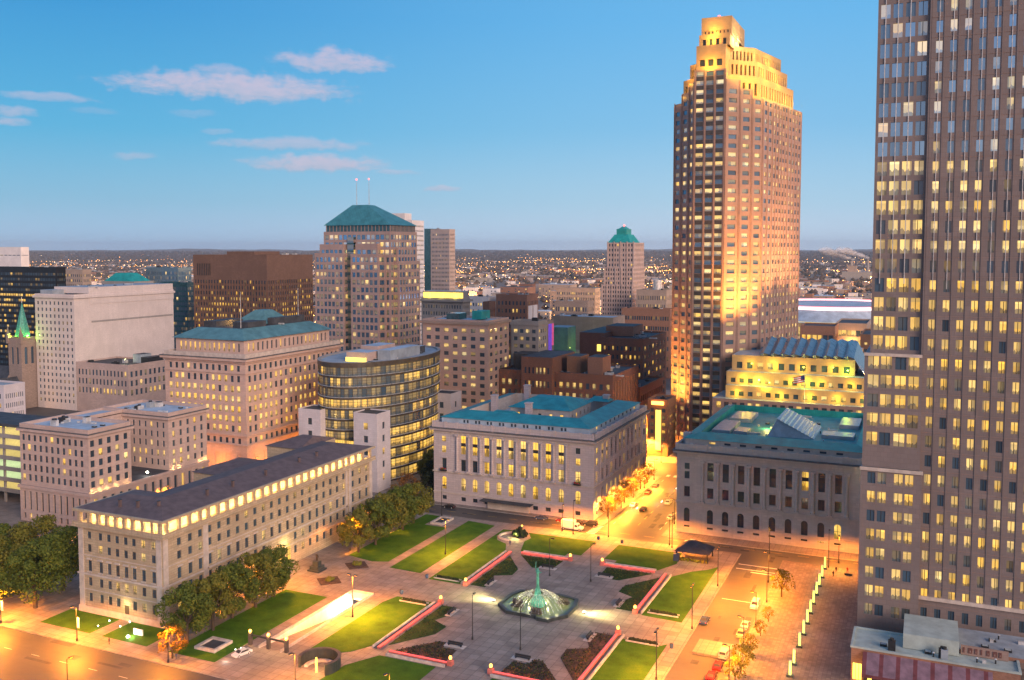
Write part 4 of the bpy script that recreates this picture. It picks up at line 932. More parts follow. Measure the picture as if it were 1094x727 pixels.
# ---------- 6. oval glass library wing with four stone corner towers
def glass_wing():
    rg = random.Random(51)
    cx, cy, a, b, n = -211.0, 337.9, 20.0, 35.4, 84
    t = thing('glass_oval_building', 'oval dark glass library wing with lit floors between white marble corner towers', 'building', (cx, cy, 0))
    P = lambda k, s=1.0, o=0: (cx + (a + o) * s * math.cos(2 * math.pi * k / n), cy + (b + o) * s * math.sin(2 * math.pi * k / n))
    floors = [0] + [4.6 + 4.22 * i for i in range(11)]
    core = MB(); core.prism([P(k, .8) for k in range(n)], 0, 46, 'curtain_dark'); core.build('core', t)
    lit = {2: .9, 3: .95, 4: .75, 7: .95, 8: .10, 9: .15, 5: .10, 6: .18, 1: .5, 0: .5, 10: .06}
    for fl in range(len(floors) - 1):
        z0, z1 = floors[fl], floors[fl + 1]
        g = MB()
        for k in range(n):
            p, q = P(k), P(k + 1); ang = math.degrees(2 * math.pi * k / n)
            west = -75 < ang < 80 or ang > 285
            pr = lit.get(fl, .2)
            if fl in (2, 3, 4): pr = .92 if (ang > 300 or ang < 60) else .75 if (fl == 4 and 230 < ang < 285) or fl < 4 else .2
            if fl == 7: pr = .95 if 215 < ang < 318 else .12
            if fl in (9,): pr = .45 if (ang > 320 or ang < 40) else .15
            L = rg.uniform(.55, 1) if rg.random() < pr else rg.random() * .3
            U = (Vector((*q, 0)) - Vector((*p, 0)))
            g.face([(*p, z0 + .95), (*q, z0 + .95), (*q, z1), (*p, z1)], 'window_glass', [(0, 0), (1, 0), (1, 1), (0, 1)], (L, max(.01, rg.random()), .1 if fl != 7 else 0, .25))
            for zz in (z0 + 2.1, z0 + 3.2): g.face([(*P(k, 1, .08), zz), (*P(k + 1, 1, .08), zz), (*P(k + 1, 1, .08), zz + .12), (*P(k, 1, .08), zz + .12)], 'frame_bronze')
        g.build('glass_band', t)
        s = MB()
        for k in range(n):
            p, q = P(k, 1, .25), P(k + 1, 1, .25)
            s.face([(*p, z0), (*q, z0), (*q, z0 + .95), (*p, z0 + .95)], 'frame_bronze'); pi, qi = P(k), P(k + 1)
            s.face([(*p, z0 + .95), (*q, z0 + .95), (*qi, z0 + .95), (*pi, z0 + .95)], 'steel_pale')
            s.face([(*p, z0 + .80), (*q, z0 + .80), (*P(k + 1, 1, .45), z0 + .85), (*P(k, 1, .45), z0 + .85)], 'steel_pale'); s.face([(*P(k, 1, .45), z0 + .85), (*P(k + 1, 1, .45), z0 + .85), (*q, z0 + .97), (*p, z0 + .97)], 'steel_pale')
        s.build('spandrel', t)
    mu = MB()
    for k in range(0, n, 1):
        p = P(k, 1, .06); mu.tube((*p, 1), (*p, floors[-1]), .07, .07, 'frame_bronze', 4, False)
    mu.build('mullion', t)
    z = floors[-1]
    tp = MB(); tp.prism([P(k, 1, .5) for k in range(n)], z, z + 1.3, 'frame_bronze', 'roof_grey'); tp.build('roof', t)
    pp = MB()
    for k in range(n):
        p, q, pi, qi = P(k, 1, .5), P(k + 1, 1, .5), P(k, .97), P(k + 1, .97)
        pp.face([(*p, z + 1.3), (*q, z + 1.3), (*q, z + 1.9), (*p, z + 1.9)], 'frame_bronze'); pp.face([(*p, z + 1.9), (*q, z + 1.9), (*qi, z + 1.9), (*pi, z + 1.9)], 'concrete_grey'); pp.face([(*qi, z + 1.3), (*pi, z + 1.3), (*pi, z + 1.9), (*qi, z + 1.9)], 'concrete_grey')
    pp.build('parapet', t)
    for (xa, xb, ya, yb, h, mt) in ((-214, -204, 316, 326, 3.4, 'hall_pink'), (-203, -197, 322, 346, 4, 'roof_grey'), (-216, -208, 330, 344, 4.5, 'hall_pink'), (-206, -199, 348, 354, 3, 'roof_dark')):
        r_ = MB(); r_.box(xa, xb, ya, yb, z + 1.31, z + 1.3 + h, mt, 'roof_blue'); r_.build('roof_unit', t)
    g = MB(); g.box(-212, -203, 312.5, 313.6, z + 1.31, z + 3.0, 'strip_yellow', 'steel_pale'); g.build('clerestory', t)
    W = Win()
    for (xa, xb, ya, yb, h) in ((-200.2, -189.7, 300, 309.6, 30.4), (-226, -215.5, 300, 309.6, 30.2), (-197, -187, 355, 365, 30.5), (-226, -216, 355, 365, 30.5)):
        m = MB(); rows = [(z_, z_ + 2.6) for z_ in (4, 9, 14, 19, 24)]
        f, r = wall4(m, xa, xb, ya, yb, 0, h, 'white_marble', ([(4.4, 6.4)], rows), ([(3.9, 5.7)], rows), .4)
        put_windows(W, f + r, rg, prob=.4, lo=.4, hi=.8, bars=(1, 1)); m.face([(xa, ya, h - .5), (xb, ya, h - .5), (xb, yb, h - .5), (xa, yb, h - .5)], 'roof_dark')
        m.build('corner_tower', t); W.flush(t)
    m = MB(); m.box(-215.4, -200.3, 302, 306, 0, 19, 'curtain_dark', 'roof_dark', skip='f'); m.build('link_block', t)
    for z0 in (1, 6.8, 12.9):
        for k in range(6): W.add(Vector((-215.3 + k * 2.5, 302.0, z0)), UX, 2.4, 5.6, False, (.95, .1 + .13 * k, .1, 0), (1, 2), 'frame_bronze')
    W.flush(t)
glass_wing()

# ---------- 7. the pink granite skyscraper
def granite_tower():
    rg = random.Random(61)
    t = thing('granite_skyscraper', 'huge pink granite skyscraper with vertical steel lines filling the picture edge', 'skyscraper', (20, 255, 0))
    H, X1 = 262, 62; p = 4.42
    m = MB(); W = Win()
    zs = [3.0 + p * i for i in range(57)]
    def litf(z):
        if z > 128: return .10
        if z > 112: return .25
        if z > 108: return .8
        if 98 < z < 103: return .9
        if z > 96: return .45
        if z > 88: return .9
        if 83.5 < z < 88: return .12
        if 74 < z < 83: return .85
        if z > 44: return .82
        if z > 36: return .4
        if z > 13: return .72
        return .8 if z > 9 else .1
    def fac(x0, x1, y, z0, z1, cols, zsel, mat='granite_pink', frac=(.95, 3.75), fr='frame_dark'):
        rows = [(z + .0 + frac[0] - .2, z + frac[1] - .2) for z in zsel]
        ops = facade(m, (x0, y, 0), UX, x1 - x0, z0, z1, cols, rows, .22, mat)
        for o in ops:
            z = o['O'].z; q = litf(z); 
            hi = z > 112
            put_windows(W, [o], rg, prob=q, bars=(1, 0), refl=.8 if hi else .25, hue=.55 if z > 90 else .12, lo=.5 if not hi else .3, hi=1.0 if not hi else .7, dim=.45 if not hi else .12)
    # main face
    cx = [-.55 + 2.86 * i for i in range(-0, 22)]
    main = [(c + .6 - .55, c + .6 + .55 + .2) for c in [0.9 + 2.86 * i for i in range(21)]]
    fac(-.6, X1, 230.2, 0, H, main, [z for z in zs if z < 258], frac=(.95, 3.55))
    # left bays above and below the setback
    lc = [(.5, 2.4), (3.1, 5.0), (5.7, 7.6), (8.3, 10.1)]
    fac(-11.8, -.602, 231.0, 68.8, 205, [(c[0] + .1, c[1] + .2) for c in lc], [z for z in zs if 69 < z < 202], frac=(.75, 3.9))
    lc2 = [(.8, 3.1), (3.55, 5.85), (6.6, 8.9), (9.4, 11.6)]
    fac(-12.9, -.604, 229.2, 42.6, 68.8, lc2, [z for z in zs if 43 < z < 65], frac=(.8, 3.8))
    fac(-13.1, -.1, 227.8, 0, 42.4, [(1.5, 3.2), (3.7, 5.5), (7.2, 9.0), (9.5, 11.2)], [z for z in zs if 4 < z < 40], frac=(.9, 3.5))
    # sides, setbacks
    for (xa, ya, z0, z1) in ((-13.1, 227.8, 0, 42.4), (-12.9, 229.2, 42.4, 68.8), (-11.8, 231.0, 68.8, 205), (-.6, 230.2, 0, 261.9)):
        m.face([(xa, 282, z0), (xa, ya, z0), (xa, ya, z1), (xa, 282, z1)], 'granite_pink')
    m.face([(-.1, 227.8, 0), (-.1, 230.2, 0), (-.1, 230.2, 42.4), (-.1, 227.8, 42.4)], 'granite_pink')
    m.face([(-.604, 229.2, 42.4), (-.604, 231, 42.4), (-.604, 231, 68.8), (-.604, 229.2, 68.8)], 'granite_pink')
    for (a, b, c, d, z) in ((-13.1, -.1, 227.8, 282, 42.4), (-12.9, -.6, 229.2, 282, 68.8), (-11.8, -.6, 231, 282, 205), (-.6, X1, 230.2, 282, H)): m.face([(a, c, z), (b, c, z), (b, d, z), (a, d, z)], 'roof_grey')
    m.face([(X1, 230.2, 0), (X1, 282, 0), (X1, 282, H), (X1, 230.2, H)], 'granite_pink'); m.face([(X1, 282, 0), (-13, 282, 0), (-13, 282, H), (X1, 282, H)], 'granite_pink')
    m.build('wall', t); W.flush(t)
    # polished steel lines up the piers and window centres
    s = MB()
    for (a, b) in main[:12]:
        x = -.6 + (a + b) / 2; s.box(x - .07, x + .07, 230.0, 230.19, 84, H, 'steel_pale')
    for (a, b) in lc[:3]: s.box(-11.7 + (a + b) / 2 + .1 - .09, -11.7 + (a + b) / 2 + .19, 230.75, 230.99, 85, 205, 'steel_pale')
    s.build('steel_line', t)
    s = MB()
    for i in range(22):
        x = 2.33 - 2.86 + .02 + 2.86 * i - .3
        if x < X1: s.box(x - .14, x + .14, 230.06, 230.19, 14, H, 'granite_pink')
    s.box(-.1, X1, 229.7, 230.19, 12.7, 13.5, 'trim_stone'); s.box(-13.3, .1, 227.5, 227.79, 42.0, 42.8, 'trim_stone'); s.box(-13.0, -.7, 228.9, 229.19, 68.4, 69.1, 'trim_stone')
    for z in zs[2:]:
        s.box(-.5, X1, 230.12, 230.195, z - .34, z - .26, 'granite_mauve')
    s.build('trim', t)
granite_tower()
# small building with awnings at its foot
def foot_building():
    rg = random.Random(62)
    t = thing('awning_pavilion', 'low green roofed building with striped red awning at the foot of the skyscraper', 'building', (4, 212, 0))
    m = MB(); m.box(-13, 19, 208.0, 219, .16, 7.8, 'brick_rust', 'roof_pale_green', skip='b'); m.build('wall', t)
    m = MB(); m.box(-2.9, 7.9, 212.0, 224, 7.9, 11.0, 'roof_pale_green'); m.build('upper_storey', t)
    m = MB(); m.box(7.92, 22, 214.2, 226.5, 7.81, 8.6, 'brick_rust', 'roof_grey'); m.build('side_roof', t)
    sg = MB(); sg.box(8.3, 17.2, 213.4, 213.7, 7.9, 9.9, 'granite_mauve'); sg.build('sign_board', t)
    sg = MB()      # the letters cannot be made out in the photograph: only their dark strokes
    for k, (lx, lw) in enumerate(((8.7, .3), (9.7, .75), (10.9, .5), (12.0, .3), (13.1, .6), (14.3, .75), (15.4, .5))):
        sg.box(lx, lx + lw, 213.28, 213.395, 8.4, 9.5, 'dark_red_granite')
        if lw > .4: sg.box(lx + lw * .35, lx + lw * .6, 213.25, 213.279, 8.6, 9.0, 'granite_mauve')
    sg.build('lettering', t, kind='stuff')
    m = MB(); band(m, -13, 19, 208.0, 219, 7.801, 8.2, .2, 'roof_pale_green'); m.build('parapet', t)
    a = MB(); n = 15
    for k in range(n * 2):
        xa, xb = -10.6 + 24.6 * k / (n * 2), -10.6 + 24.6 * (k + 1) / (n * 2)
        a.face([(xa, 203.5, 4.3), (xb, 203.5, 4.3), (xb, 207.75, 7.4), (xa, 207.75, 7.4)], 'awning_mauve' if k % 4 else 'awning_red')
        a.face([(xa, 203.5, 3.6), (xb, 203.5, 3.6), (xb, 203.5, 4.3), (xa, 203.5, 4.3)], 'awning_red')
    a.face([(-10.6, 203.5, 4.3), (-10.6, 207.75, 7.4), (-10.6, 207.75, 4.3)], 'awning_red')
    a.build('awning', t)
    w = MB()
    for k in range(3): w.box(-12.6 + k * .62, -12.1 + k * .62, 207.8, 207.98, 1, 4.5, 'strip_yellow')
    w.box(-10.4, 13.8, 207.6, 207.9, .3, 3.6, 'frame_dark')
    for k in range(9): w.box(-9.6 + k * 2.6, -8.8 + k * 2.6, 207.4, 207.58, 1.2, 2.6, 'strip_yellow')
    w.build('shop_front', t)
    clutter(t, -9, 6, 209, 211, 7.8, 3, rg, smax=1.5)
    light('shop_light', t, (-11.8, 205.5, 3), 160, (1, .5, .12)); light('shop_light', t, (0, 205.8, 2.8), 160, (1, .5, .12))
foot_building()
# ---------- 8. the stepped office skyscraper with the floodlit crown
def crown_tower():
    rg = random.Random(71)
    t = thing('crowned_skyscraper', 'tall brown granite skyscraper with stepped golden floodlit crown', 'skyscraper', (-86, 450, 0))
    st = 'granite_mauve'; p = 4.04
    m = MB(); W = Win()
    zs = [4 + p * i for i in range(45)]
    # bays round the bowed front and the flank: start, end, top, columns
    PT = [(-110.6, 435.5), (-106.1, 431.5), (-101.8, 427.6), (-98.9, 425.0), (-84.7, 425.0), (-79.2, 430.9), (-74.6, 435.9), (-70.4, 440.4), (-67.9, 452.3), (-63.6, 472.2), (-59.7, 490.6)]
    TOP = [160, 164.4, 168.2, 173.5, 168.9, 165.1, 161.2, 161.0, 161.3, 161.2]; NC = [1, 1, 1, 3, 1, 1, 1, 2, 5, 4]
    for i in range(10):
        P, Q, top, nc = Vector((*PT[i], 0)), Vector((*PT[i + 1], 0)), TOP[i], NC[i]
        U = (Q - P); ww = U.length; U.normalize(); N = U.cross(ZV)
        rows = [(z + 1.0, z + 3.0) for z in zs if z + 3.4 < top]
        cols = cols_n(ww, nc, .72 if nc == 3 else .6 if i < 7 else .5, .35 if nc == 3 else .5)
        def litf(c, r, nc=nc, i=i):
            z = zs[r]
            if z > 150: return .45
            if abs(z - 88.8) < 1 or abs(z - 68) < 2.1: return .95
            if i > 6: return .4
            if nc == 3: return .62 if (r * 7) % 5 else .3
            return .5
        ops = facade(m, P, U, ww, 0, top, cols, rows, .3, st)
        put_windows(W, ops, rg, litf=litf, refl=.4, hue=.4, lo=.4, hi=.95, dim=.45)
        rc = lambda u0, u1, n0, n1: [tuple((P + U * u + N * n)[:2]) for u, n in ((u0, n0), (u1, n0), (u1, n1), (u0, n1))]
        if nc == 3:
            for z in zs:
                if z < top - 4:
                    for (a_, b_) in cols: m.prism(rc(a_, b_, .03, .005), z + 3.05, z + 4.9, 'curtain_dark')
        for k in range(nc + 1):
            u = .3 + (ww - .6) * k / nc; m.prism(rc(u - .2, u + .2, .28 if i < 7 else .2, .004), 0, top - .4, st)
        m.prism(rc(.01, ww - .01, -.4, -9), 150, top - .2, st, 'roof_grey')
    BK = [(-59.7, 490.6), (-75, 505), (-100, 505), (-114, 470), (-110.6, 435.5)]
    for q0, q1 in zip(BK, BK[1:]): m.face([(*q0, 0), (*q1, 0), (*q1, 161), (*q0, 161)], st)
    plan = PT + BK[1:-1]; m.face([(x, y, 160.2) for x, y in plan], 'roof_grey')
    m.build('wall', t); W.flush(t)
    # floodlit crown: the plan stepping in, tier by tier
    cs = 'terrace_stone'; cc = (-86.5, 461)
    def ring(s, z0, z1, slots, h0, h1):
        q = MB(); pl = [(cc[0] + (x - cc[0]) * s, cc[1] + (y - cc[1]) * s) for x, y in [PT[0], PT[3], PT[4], PT[7], PT[8], PT[10]] + BK[1:-1]]
        for i in range(len(pl)):
            P, Q = Vector((*pl[i], 0)), Vector((*pl[(i + 1) % len(pl)], 0)); U = Q - P; L = U.length; U.normalize()
            n = max(1, int(L / slots)) if i < 6 else 0
            ops = facade(q, P, U, L, z0, z1, cols_n(L, n, .42, .8) if n else [], [(h0, h1)] if n else [], .9, cs); put_windows(W, ops, rg, prob=0, refl=.05)
        q.face([(x, y, z1 - .5) for x, y in pl], 'roof_grey'); q.build('crown_tier', t); W.flush(t)
    ring(.86, 158, 171.5, 3.2, 163, 168.5); ring(.76, 171, 179, 2.6, 172.5, 177); ring(.66, 178.5, 185.8, 2.0, 179.6, 183.6)
    def tier(xa, xb, ya, yb, z0, z1, fo=None, ro=None):
        q = MB(); f, r = wall4(q, xa, xb, ya, yb, z0, z1, cs, fo, ro, .8); q.face([(xa, ya, z1 - .4), (xb, ya, z1 - .4), (xb, yb, z1 - .4), (xa, yb, z1 - .4)], 'roof_grey')
        put_windows(W, f + r, rg, prob=0, refl=.05); q.build('crown_tier', t); W.flush(t)
    tier(-98.4, -85.2, 426.4, 446, 172, 184.5, (cols_n(13.2, 3, .62, .8), [(175.2, 178.2)]), None)
    tier(-97.6, -83.8, 428.2, 450, 184.3, 189.6, (cols_n(13.8, 4, .5, .8), [(184.9, 187.6)]), None)
    tier(-97.0, -83.4, 430, 462, 189.4, 197.6, (cols_n(13.6, 7, .35, .8), [(190.3, 191.6)]), (cols_n(32, 9, .3, 3), [(190.3, 193)]))
    q = MB(); q.box(-90.4, -89.6, 434, 435, 197.6, 199.2, 'beacon_red'); q.build('beacon', t)
    oc = (1, .50, .045); o2 = (1, .56, .10)
    for (x, y, z, e, c_) in ((-108.5, 431.5, 163, 500, oc), (-103, 427, 168, 700, oc), (-91.8, 422.8, 175.5, 3000, oc), (-80.2, 427.4, 171, 2200, oc), (-74.6, 432.6, 167.5, 1900, oc), (-69.6, 438, 163.5, 1700, oc), (-91.5, 426.2, 187.0, 1800, oc), (-91, 427.0, 191.5, 1200, oc), (-104, 434, 173.5, 900, oc), (-103, 438, 181, 700, oc),
                         (-65.5, 448, 164, 2300, o2), (-63.5, 460, 164, 2300, o2), (-61, 474, 164, 2300, o2), (-59, 486, 164, 1200, o2), (-72, 437, 173.5, 1800, o2), (-68, 450, 173.5, 2000, o2), (-66, 466, 173.5, 2000, o2), (-76, 436, 181, 1800, o2), (-71, 446, 181, 2000, o2), (-69, 462, 181, 1800, o2), (-81.0, 436, 188, 2000, (1, .75, .4)), (-80.5, 446, 188, 2200, (1, .8, .5))):
        light('crown_light', t, (x, y, z), e * 2.0, c_, 'POINT', .4)
    # uplights on the lower right bays, from the terraces of the podium
    for (x, y, z, e, d, c_) in ((-79, 416.5, 48, 42000, (-.02, .24, 1), 1), (-73.5, 418.5, 48, 46000, (-.08, .28, 1), 1), (-68, 425, 50, 36000, (-.12, .26, 1), 1), (-53, 446, 55, 46000, (-.26, .06, 1), 0), (-48, 462, 55, 46000, (-.26, .06, 1), 0), (-44, 480, 50, 40000, (-.24, .03, 1), 0), (-113, 424.5, 10, 42000, (.10, .20, 1), 1), (-107, 421, 12, 36000, (.04, .24, 1), 1)):
        light('uplight', t, (x, y, z), e, (1, .37, .05) if c_ else (1, .46, .14), 'SPOT', 1.2, rot=d, angle=62, blend=1)
crown_tower()
def podium():
    rg = random.Random(72)
    t = thing('lit_podium', 'terraced stone podium floodlit yellow below sawtooth blue glass roof of the crowned skyscraper', 'building', (-45, 430, 0))
    s = 'terrace_stone'; W = Win()
    m = MB(); f, r = wall4(m, -84, -15, 402, 470, 0, 28.6, 'granite_mauve', (cols_n(69, 20, .6, 1), [(3, 7), (11, 15), (18, 21), (24.6, 27.2)]), None, .4); put_windows(W, f, rg, prob=.55, lo=.7, hue=.2)
    m.face([(-84, 402, 28.6), (-15, 402, 28.6), (-15, 470, 28.6), (-84, 470, 28.6)], 'roof_grey'); m.build('wall', t); W.flush(t)
    for (xa, xb, ya, z0, z1, nc, zr) in ((-79, -16.5, 405.5, 28.6, 34.0, 16, (29.6, 31.6)), (-79.5, -22, 409.5, 34, 39.6, 15, (34.8, 36.8)), (-78, -27, 414, 39.6, 46.4, 11, (40.6, 43.4))):
        m = MB(); f, r = wall4(m, xa, xb, ya, 468, z0, z1, s, (cols_n(xb - xa, nc, .55, 1), [zr]), None, .5); put_windows(W, f, rg, prob=.3 if z1 < 45 else .15, lo=.8, hue=.2)
        m.face([(xa, ya, z1), (xb, ya, z1), (xb, 468, z1), (xa, 468, z1)], 'roof_grey'); m.build('terrace', t); W.flush(t)
    # sawtooth glass roof
    m = MB(); n = 9; x0, x1 = -66.5, -27.5; d = (x1 - x0) / n
    for k in range(n):
        xa = x0 + k * d; xm = xa + d / 2; xb = xa + d
        m.face([(xa, 415, 47.0), (xm, 412.8, 48.0), (xm, 436, 53.2), (xa, 438, 52)], 'blue_glass_roof'); m.face([(xm, 412.8, 48.0), (xb, 415, 47.0), (xb, 438, 52), (xm, 436, 53.2)], 'blue_glass_roof')
        m.face([(xa, 415, 47), (xm, 412.8, 46.4), (xm, 412.8, 48)], 'sky_light'); m.face([(xm, 412.8, 46.4), (xb, 415, 47), (xm, 412.8, 48.0)], 'metal_dark')
    m.face([(x1, 415, 47), (x1 + 9, 413, 33), (x1 + 9, 440, 33), (x1, 438, 52)], 'blue_glass_roof')
    m.build('glass_roof', t)
    for (x, y, z, e) in ((-60, 411.6, 42.5, 1600), (-70, 411.6, 42.5, 1000), (-36, 411.6, 42.5, 1000), (-48, 411.6, 42, 1000), (-62, 404, 34.6, 2200), (-72, 407.3, 36.6, 1400), (-52, 407.3, 36.6, 900), (-40, 407.3, 36.6, 900), (-28, 407.3, 36.6, 900),
                         (-56, 403.6, 31, 900), (-44, 403.6, 31, 1000), (-33, 403.6, 31, 1000), (-22, 403.6, 31, 1000), (-74, 403.6, 31, 900)):
        light('terrace_light', t, (x, y, z), e * 1.3, (1, .70, .04), 'POINT', .3)
    light('terrace_light', t, (-30, 412, 41.5), 1500, (.6, 1, .08), 'POINT', .3); light('terrace_light', t, (-46, 407.4, 36.5), 1300, (.6, 1, .08), 'POINT', .3); light('terrace_light', t, (-66, 407.4, 36), 1300, (.75, 1, .12), 'POINT', .3)
    fl = thing('flag', 'stars and stripes flag on a pole above the yellow lit terraces', 'flag', (-46, 404.5, 34)); m = MB(); m.tube((-46, 404.5, 28.7), (-46, 404.5, 40.5), .12, .08, 'steel_pale', 6); m.build('pole', fl)
    m = MB(); N = 7
    for k in range(N):
        za, zb = 37.2 + 3 * k / N, 37.2 + 3 * (k + 1) / N
        for j in range(6):
            xa, xb = -46.1 - .75 * j, -46.1 - .75 * (j + 1); ya, yb = 404.5 + .3 * math.sin(j * 1.3), 404.5 + .3 * math.sin((j + 1) * 1.3); dz = -.18
            mt = 'flag_blue' if (j < 2 and k >= 3) else 'flag_red' if k % 2 == 0 else 'flag_white'
            m.face([(xa, ya, za + dz * j), (xb, yb, za + dz * (j + 1)), (xb, yb, zb + dz * (j + 1)), (xa, ya, zb + dz * j)], mt)
    m.build('cloth', fl)
podium()

# ---------- 9. pyramid roofed office tower
def pyramid_tower():
    rg = random.Random(81)
    t = thing('pyramid_tower', 'rose panelled office tower with stepped sides and teal pyramid roof with two masts', 'skyscraper', (-276, 446, 0))
    W = Win(); st = 'rose_panel'; p = 4.0
    def blockw(xa, xb, ya, yb, top, nf, nr, refl=.7, mat=st, frac=.72, prob=.12, z0=0, name='wall', roof='roof_grey'):
        m = MB(); rows = [(z + .9, z + 3.4) for z in [z0 + 1 + p * i for i in range(int((top - z0 - 4) / p) + 1)]]
        f, r = wall4(m, xa, xb, ya, yb, z0, top, mat, (cols_n(xb - xa, nf, frac, .6), rows), (cols_n(yb - ya, nr, frac, .6), rows), .3)
        put_windows(W, f, rg, litf=lambda c, r: prob * 2.5 if r % 5 == 0 else prob, refl=refl, lo=.4, hi=.9, dim=.5); put_windows(W, r, rg, prob=prob, refl=refl, lo=.4, hi=.9, dim=.5)
        m.face([(xa, ya, top), (xb, ya, top), (xb, yb, top), (xa, yb, top)], roof); m.build(name, t)
    blockw(-304.9, -286.2, 421, 455, 90.6, 7, 9)
    blockw(-303, -287.6, 423, 455, 95.4, 5, 8)
    blockw(-282.0, -264.5, 421.3, 455, 90.2, 6, 9); blockw(-280.2, -266.4, 423.3, 455, 95.8, 4, 8)
    blockw(-300.1, -262.2, 424.6, 455, 88.0, 12, 9, prob=.04, mat='rose_panel')
    blockw(-296, -257, 429.5, 452, 86.4, 12, 7); blockw(-296, -258.6, 431, 451, 93.5, 12, 6)
    blockw(-302.2, -260, 425.8, 454, 102.2, 14, 10, frac=.8, prob=.3)
    # glass slot between the two front bays
    m = MB()
    for i in range(24):
        z = 1 + 4.1 * i; m.face([(-286.1, 424.5, z + .9), (-282.1, 424.5, z + .9), (-282.1, 424.5, z + 4.0), (-286.1, 424.5, z + 4.0)], 'window_glass', [(0, 0), (1, 0), (1, 1), (0, 1)], (.9 if i in (2, 6, 7, 5) else .15 * rg.random(), .2 + .03 * i, .1, .45)); m.box(-286.15, -282.05, 424.3, 424.6, z, z + .9, 'curtain_teal')
    m.build('glass_slot', t); W.flush(t)
    m = MB(); m.box(-301.4, -260.6, 427, 453, 102.2, 105.6, 'curtain_teal')
    for k in range(19): m.box(-301.2 + k * 2.25 - .15, -301.2 + k * 2.25 + .15, 426.75, 426.98, 102.3, 105.5, st)
    for k in range(19): m.box(-260.58, -260.35, 427.2 + k * 1.41 - .15, 427.2 + k * 1.41 + .15, 102.3, 105.5, st)
    m.build('top_storey', t)
    m = MB(); hip(m, -302.4, -259.6, 426, 454, 105.61, -291, -281, 437, 444, 117.0, 'metal_seam_teal', 'metal_seam_teal'); m.build('pyramid_roof', t)
    for (x, y) in ((-290, 440), (-282, 440)):
        m = MB(); m.tube((x, y, 116.9), (x, y, 130), .18, .1, 'steel_pale', 6); m.ball((x, y, 131.2), .5, .5, .5, 'beacon_red', 6, 4); m.build('mast', t)
pyramid_tower()

# ---------- other downtown buildings
def tower(name, label, cat, x0, x1, y0, y1, h, mat, nf, nr, rows, wf=.55, hf=.55, prob=.1, z0w=3, ztop=2.5, refl=.2, hue=.25, roof='roof_dark', seed=1, corn=0, par=.9, litf=None, blank=False, units=3, lo=.5, hi=.95, depth=.3, arch_last=False, blankright=False, cornm=None):
    rg = random.Random(seed)
    t = thing(name, label, cat, ((x0 + x1) / 2, (y0 + y1) / 2, 0))
    m = MB(); W = Win(); rs = rows_n(z0w, h - ztop, rows, hf)
    f, r = wall4(m, x0, x1, y0, y1, 0, h, mat, (cols_n(x1 - x0, nf, wf, .8), rs), None if blankright else (cols_n(y1 - y0, nr, wf, .8), rs), depth)
    put_windows(W, f, rg, prob=prob, litf=litf, refl=refl, hue=hue, lo=lo, hi=hi, dim=.25); put_windows(W, r, rg, prob=prob, litf=litf, refl=refl, hue=hue, lo=lo, hi=hi, dim=.25)
    m.face([(x0, y0, h - .05), (x1, y0, h - .05), (x1, y1, h - .05), (x0, y1, h - .05)], roof)
    m.build('wall', t); W.flush(t)
    if corn:
        c = MB(); band(c, x0, x1, y0, y1, h - 1.4, h - .1, corn, cornm or mat); c.build('cornice', t)
    if par:
        c = MB(); parapet(c, x0 - .05, x1 + .05, y0 - .05, y1 + .05, h - .04, h + par, .4, mat); c.build('parapet', t)
    if units: clutter(t, x0 + 1.5, x1 - 1.5, y0 + 1.5, y1 - 1.5, h - .04, units, rg, smax=min(4, (x1 - x0) * .25))
    return t
# left side
tw = tower('slab_tower', 'off white slab tower with small windows and a blank panelled side wall', 'office tower', -477, -445.5, 385, 462, 66, 'pale_brick', 9, 3, 16, .42, .52, .01, blankright=True, seed=101, corn=.9, roof='roof_grey', units=0)
m = MB(); m.box(-474, -446.0, 396, 462.4, 66.9, 70.6, 'pale_brick', 'roof_grey'); m.box(-476, -466, 388, 398, 66.1, 69, 'roof_grey'); m.build('penthouse', tw)
m = MB(); m.box(-445.48, -445.3, 397, 461, 50, 51, 'concrete_grey'); m.box(-445.48, -445.25, 396, 462.2, 60.8, 66.9, 'pale_brick'); m.build('trim', tw)
tower('black_tower', 'black office tower with strips of yellow lit windows behind the church spire', 'office tower', -690, -596, 500, 508.5, 78.3, 'black_panel', 34, 12, 18, .86, .5, .3, refl=.12, litf=lambda c, r: .75 if r in (11, 13) and c < 26 else .35 if r in (9, 12, 6, 7) else .12 if r < 14 else .03, seed=102, depth=.1, hue=.05)
pb = tower('cream_tower', 'cream panelled tower top with one dark window strip behind the black tower', 'office tower', -978, -886.3, 700, 710, 94, 'white_panel', 14, 10, 1, .8, .2, 0, z0w=84, ztop=6, seed=103, roof='roof_grey')
tower('church_hall_block', 'pinkish grid office block between the black tower and the pale slab tower', 'office block', -770, -728, 640, 650, 72.5, 'concrete_tan', 16, 6, 14, .55, .5, .06, seed=104)
def dome_block():
    t = tower('dome_building', 'stone building with a teal copper dome roof behind the pale slab tower', 'building', -660, -622, 600, 622, 64, 'concrete_grey', 10, 6, 12, .4, .5, .05, seed=105, units=0)
    m = MB(); hip(m, -658, -624, 601, 621, 64.9, -650, -634, 607, 615, 72, 'copper_green', 'copper_green'); m.build('dome_roof', t)
dome_block()
tower('glass_office', 'pale blue glass office block left of the brown tower', 'office block', -700, -658.7, 690, 708, 74, 'curtain_blue', 18, 12, 15, .8, .7, .02, refl=.6, seed=106, depth=.08)
tower('dark_glass_office', 'dark teal glass office tower tucked beside the brown tower', 'office block', -592, -563, 600, 610, 64.2, 'curtain_teal', 12, 12, 14, .85, .65, .06, refl=.5, seed=107, depth=.08)
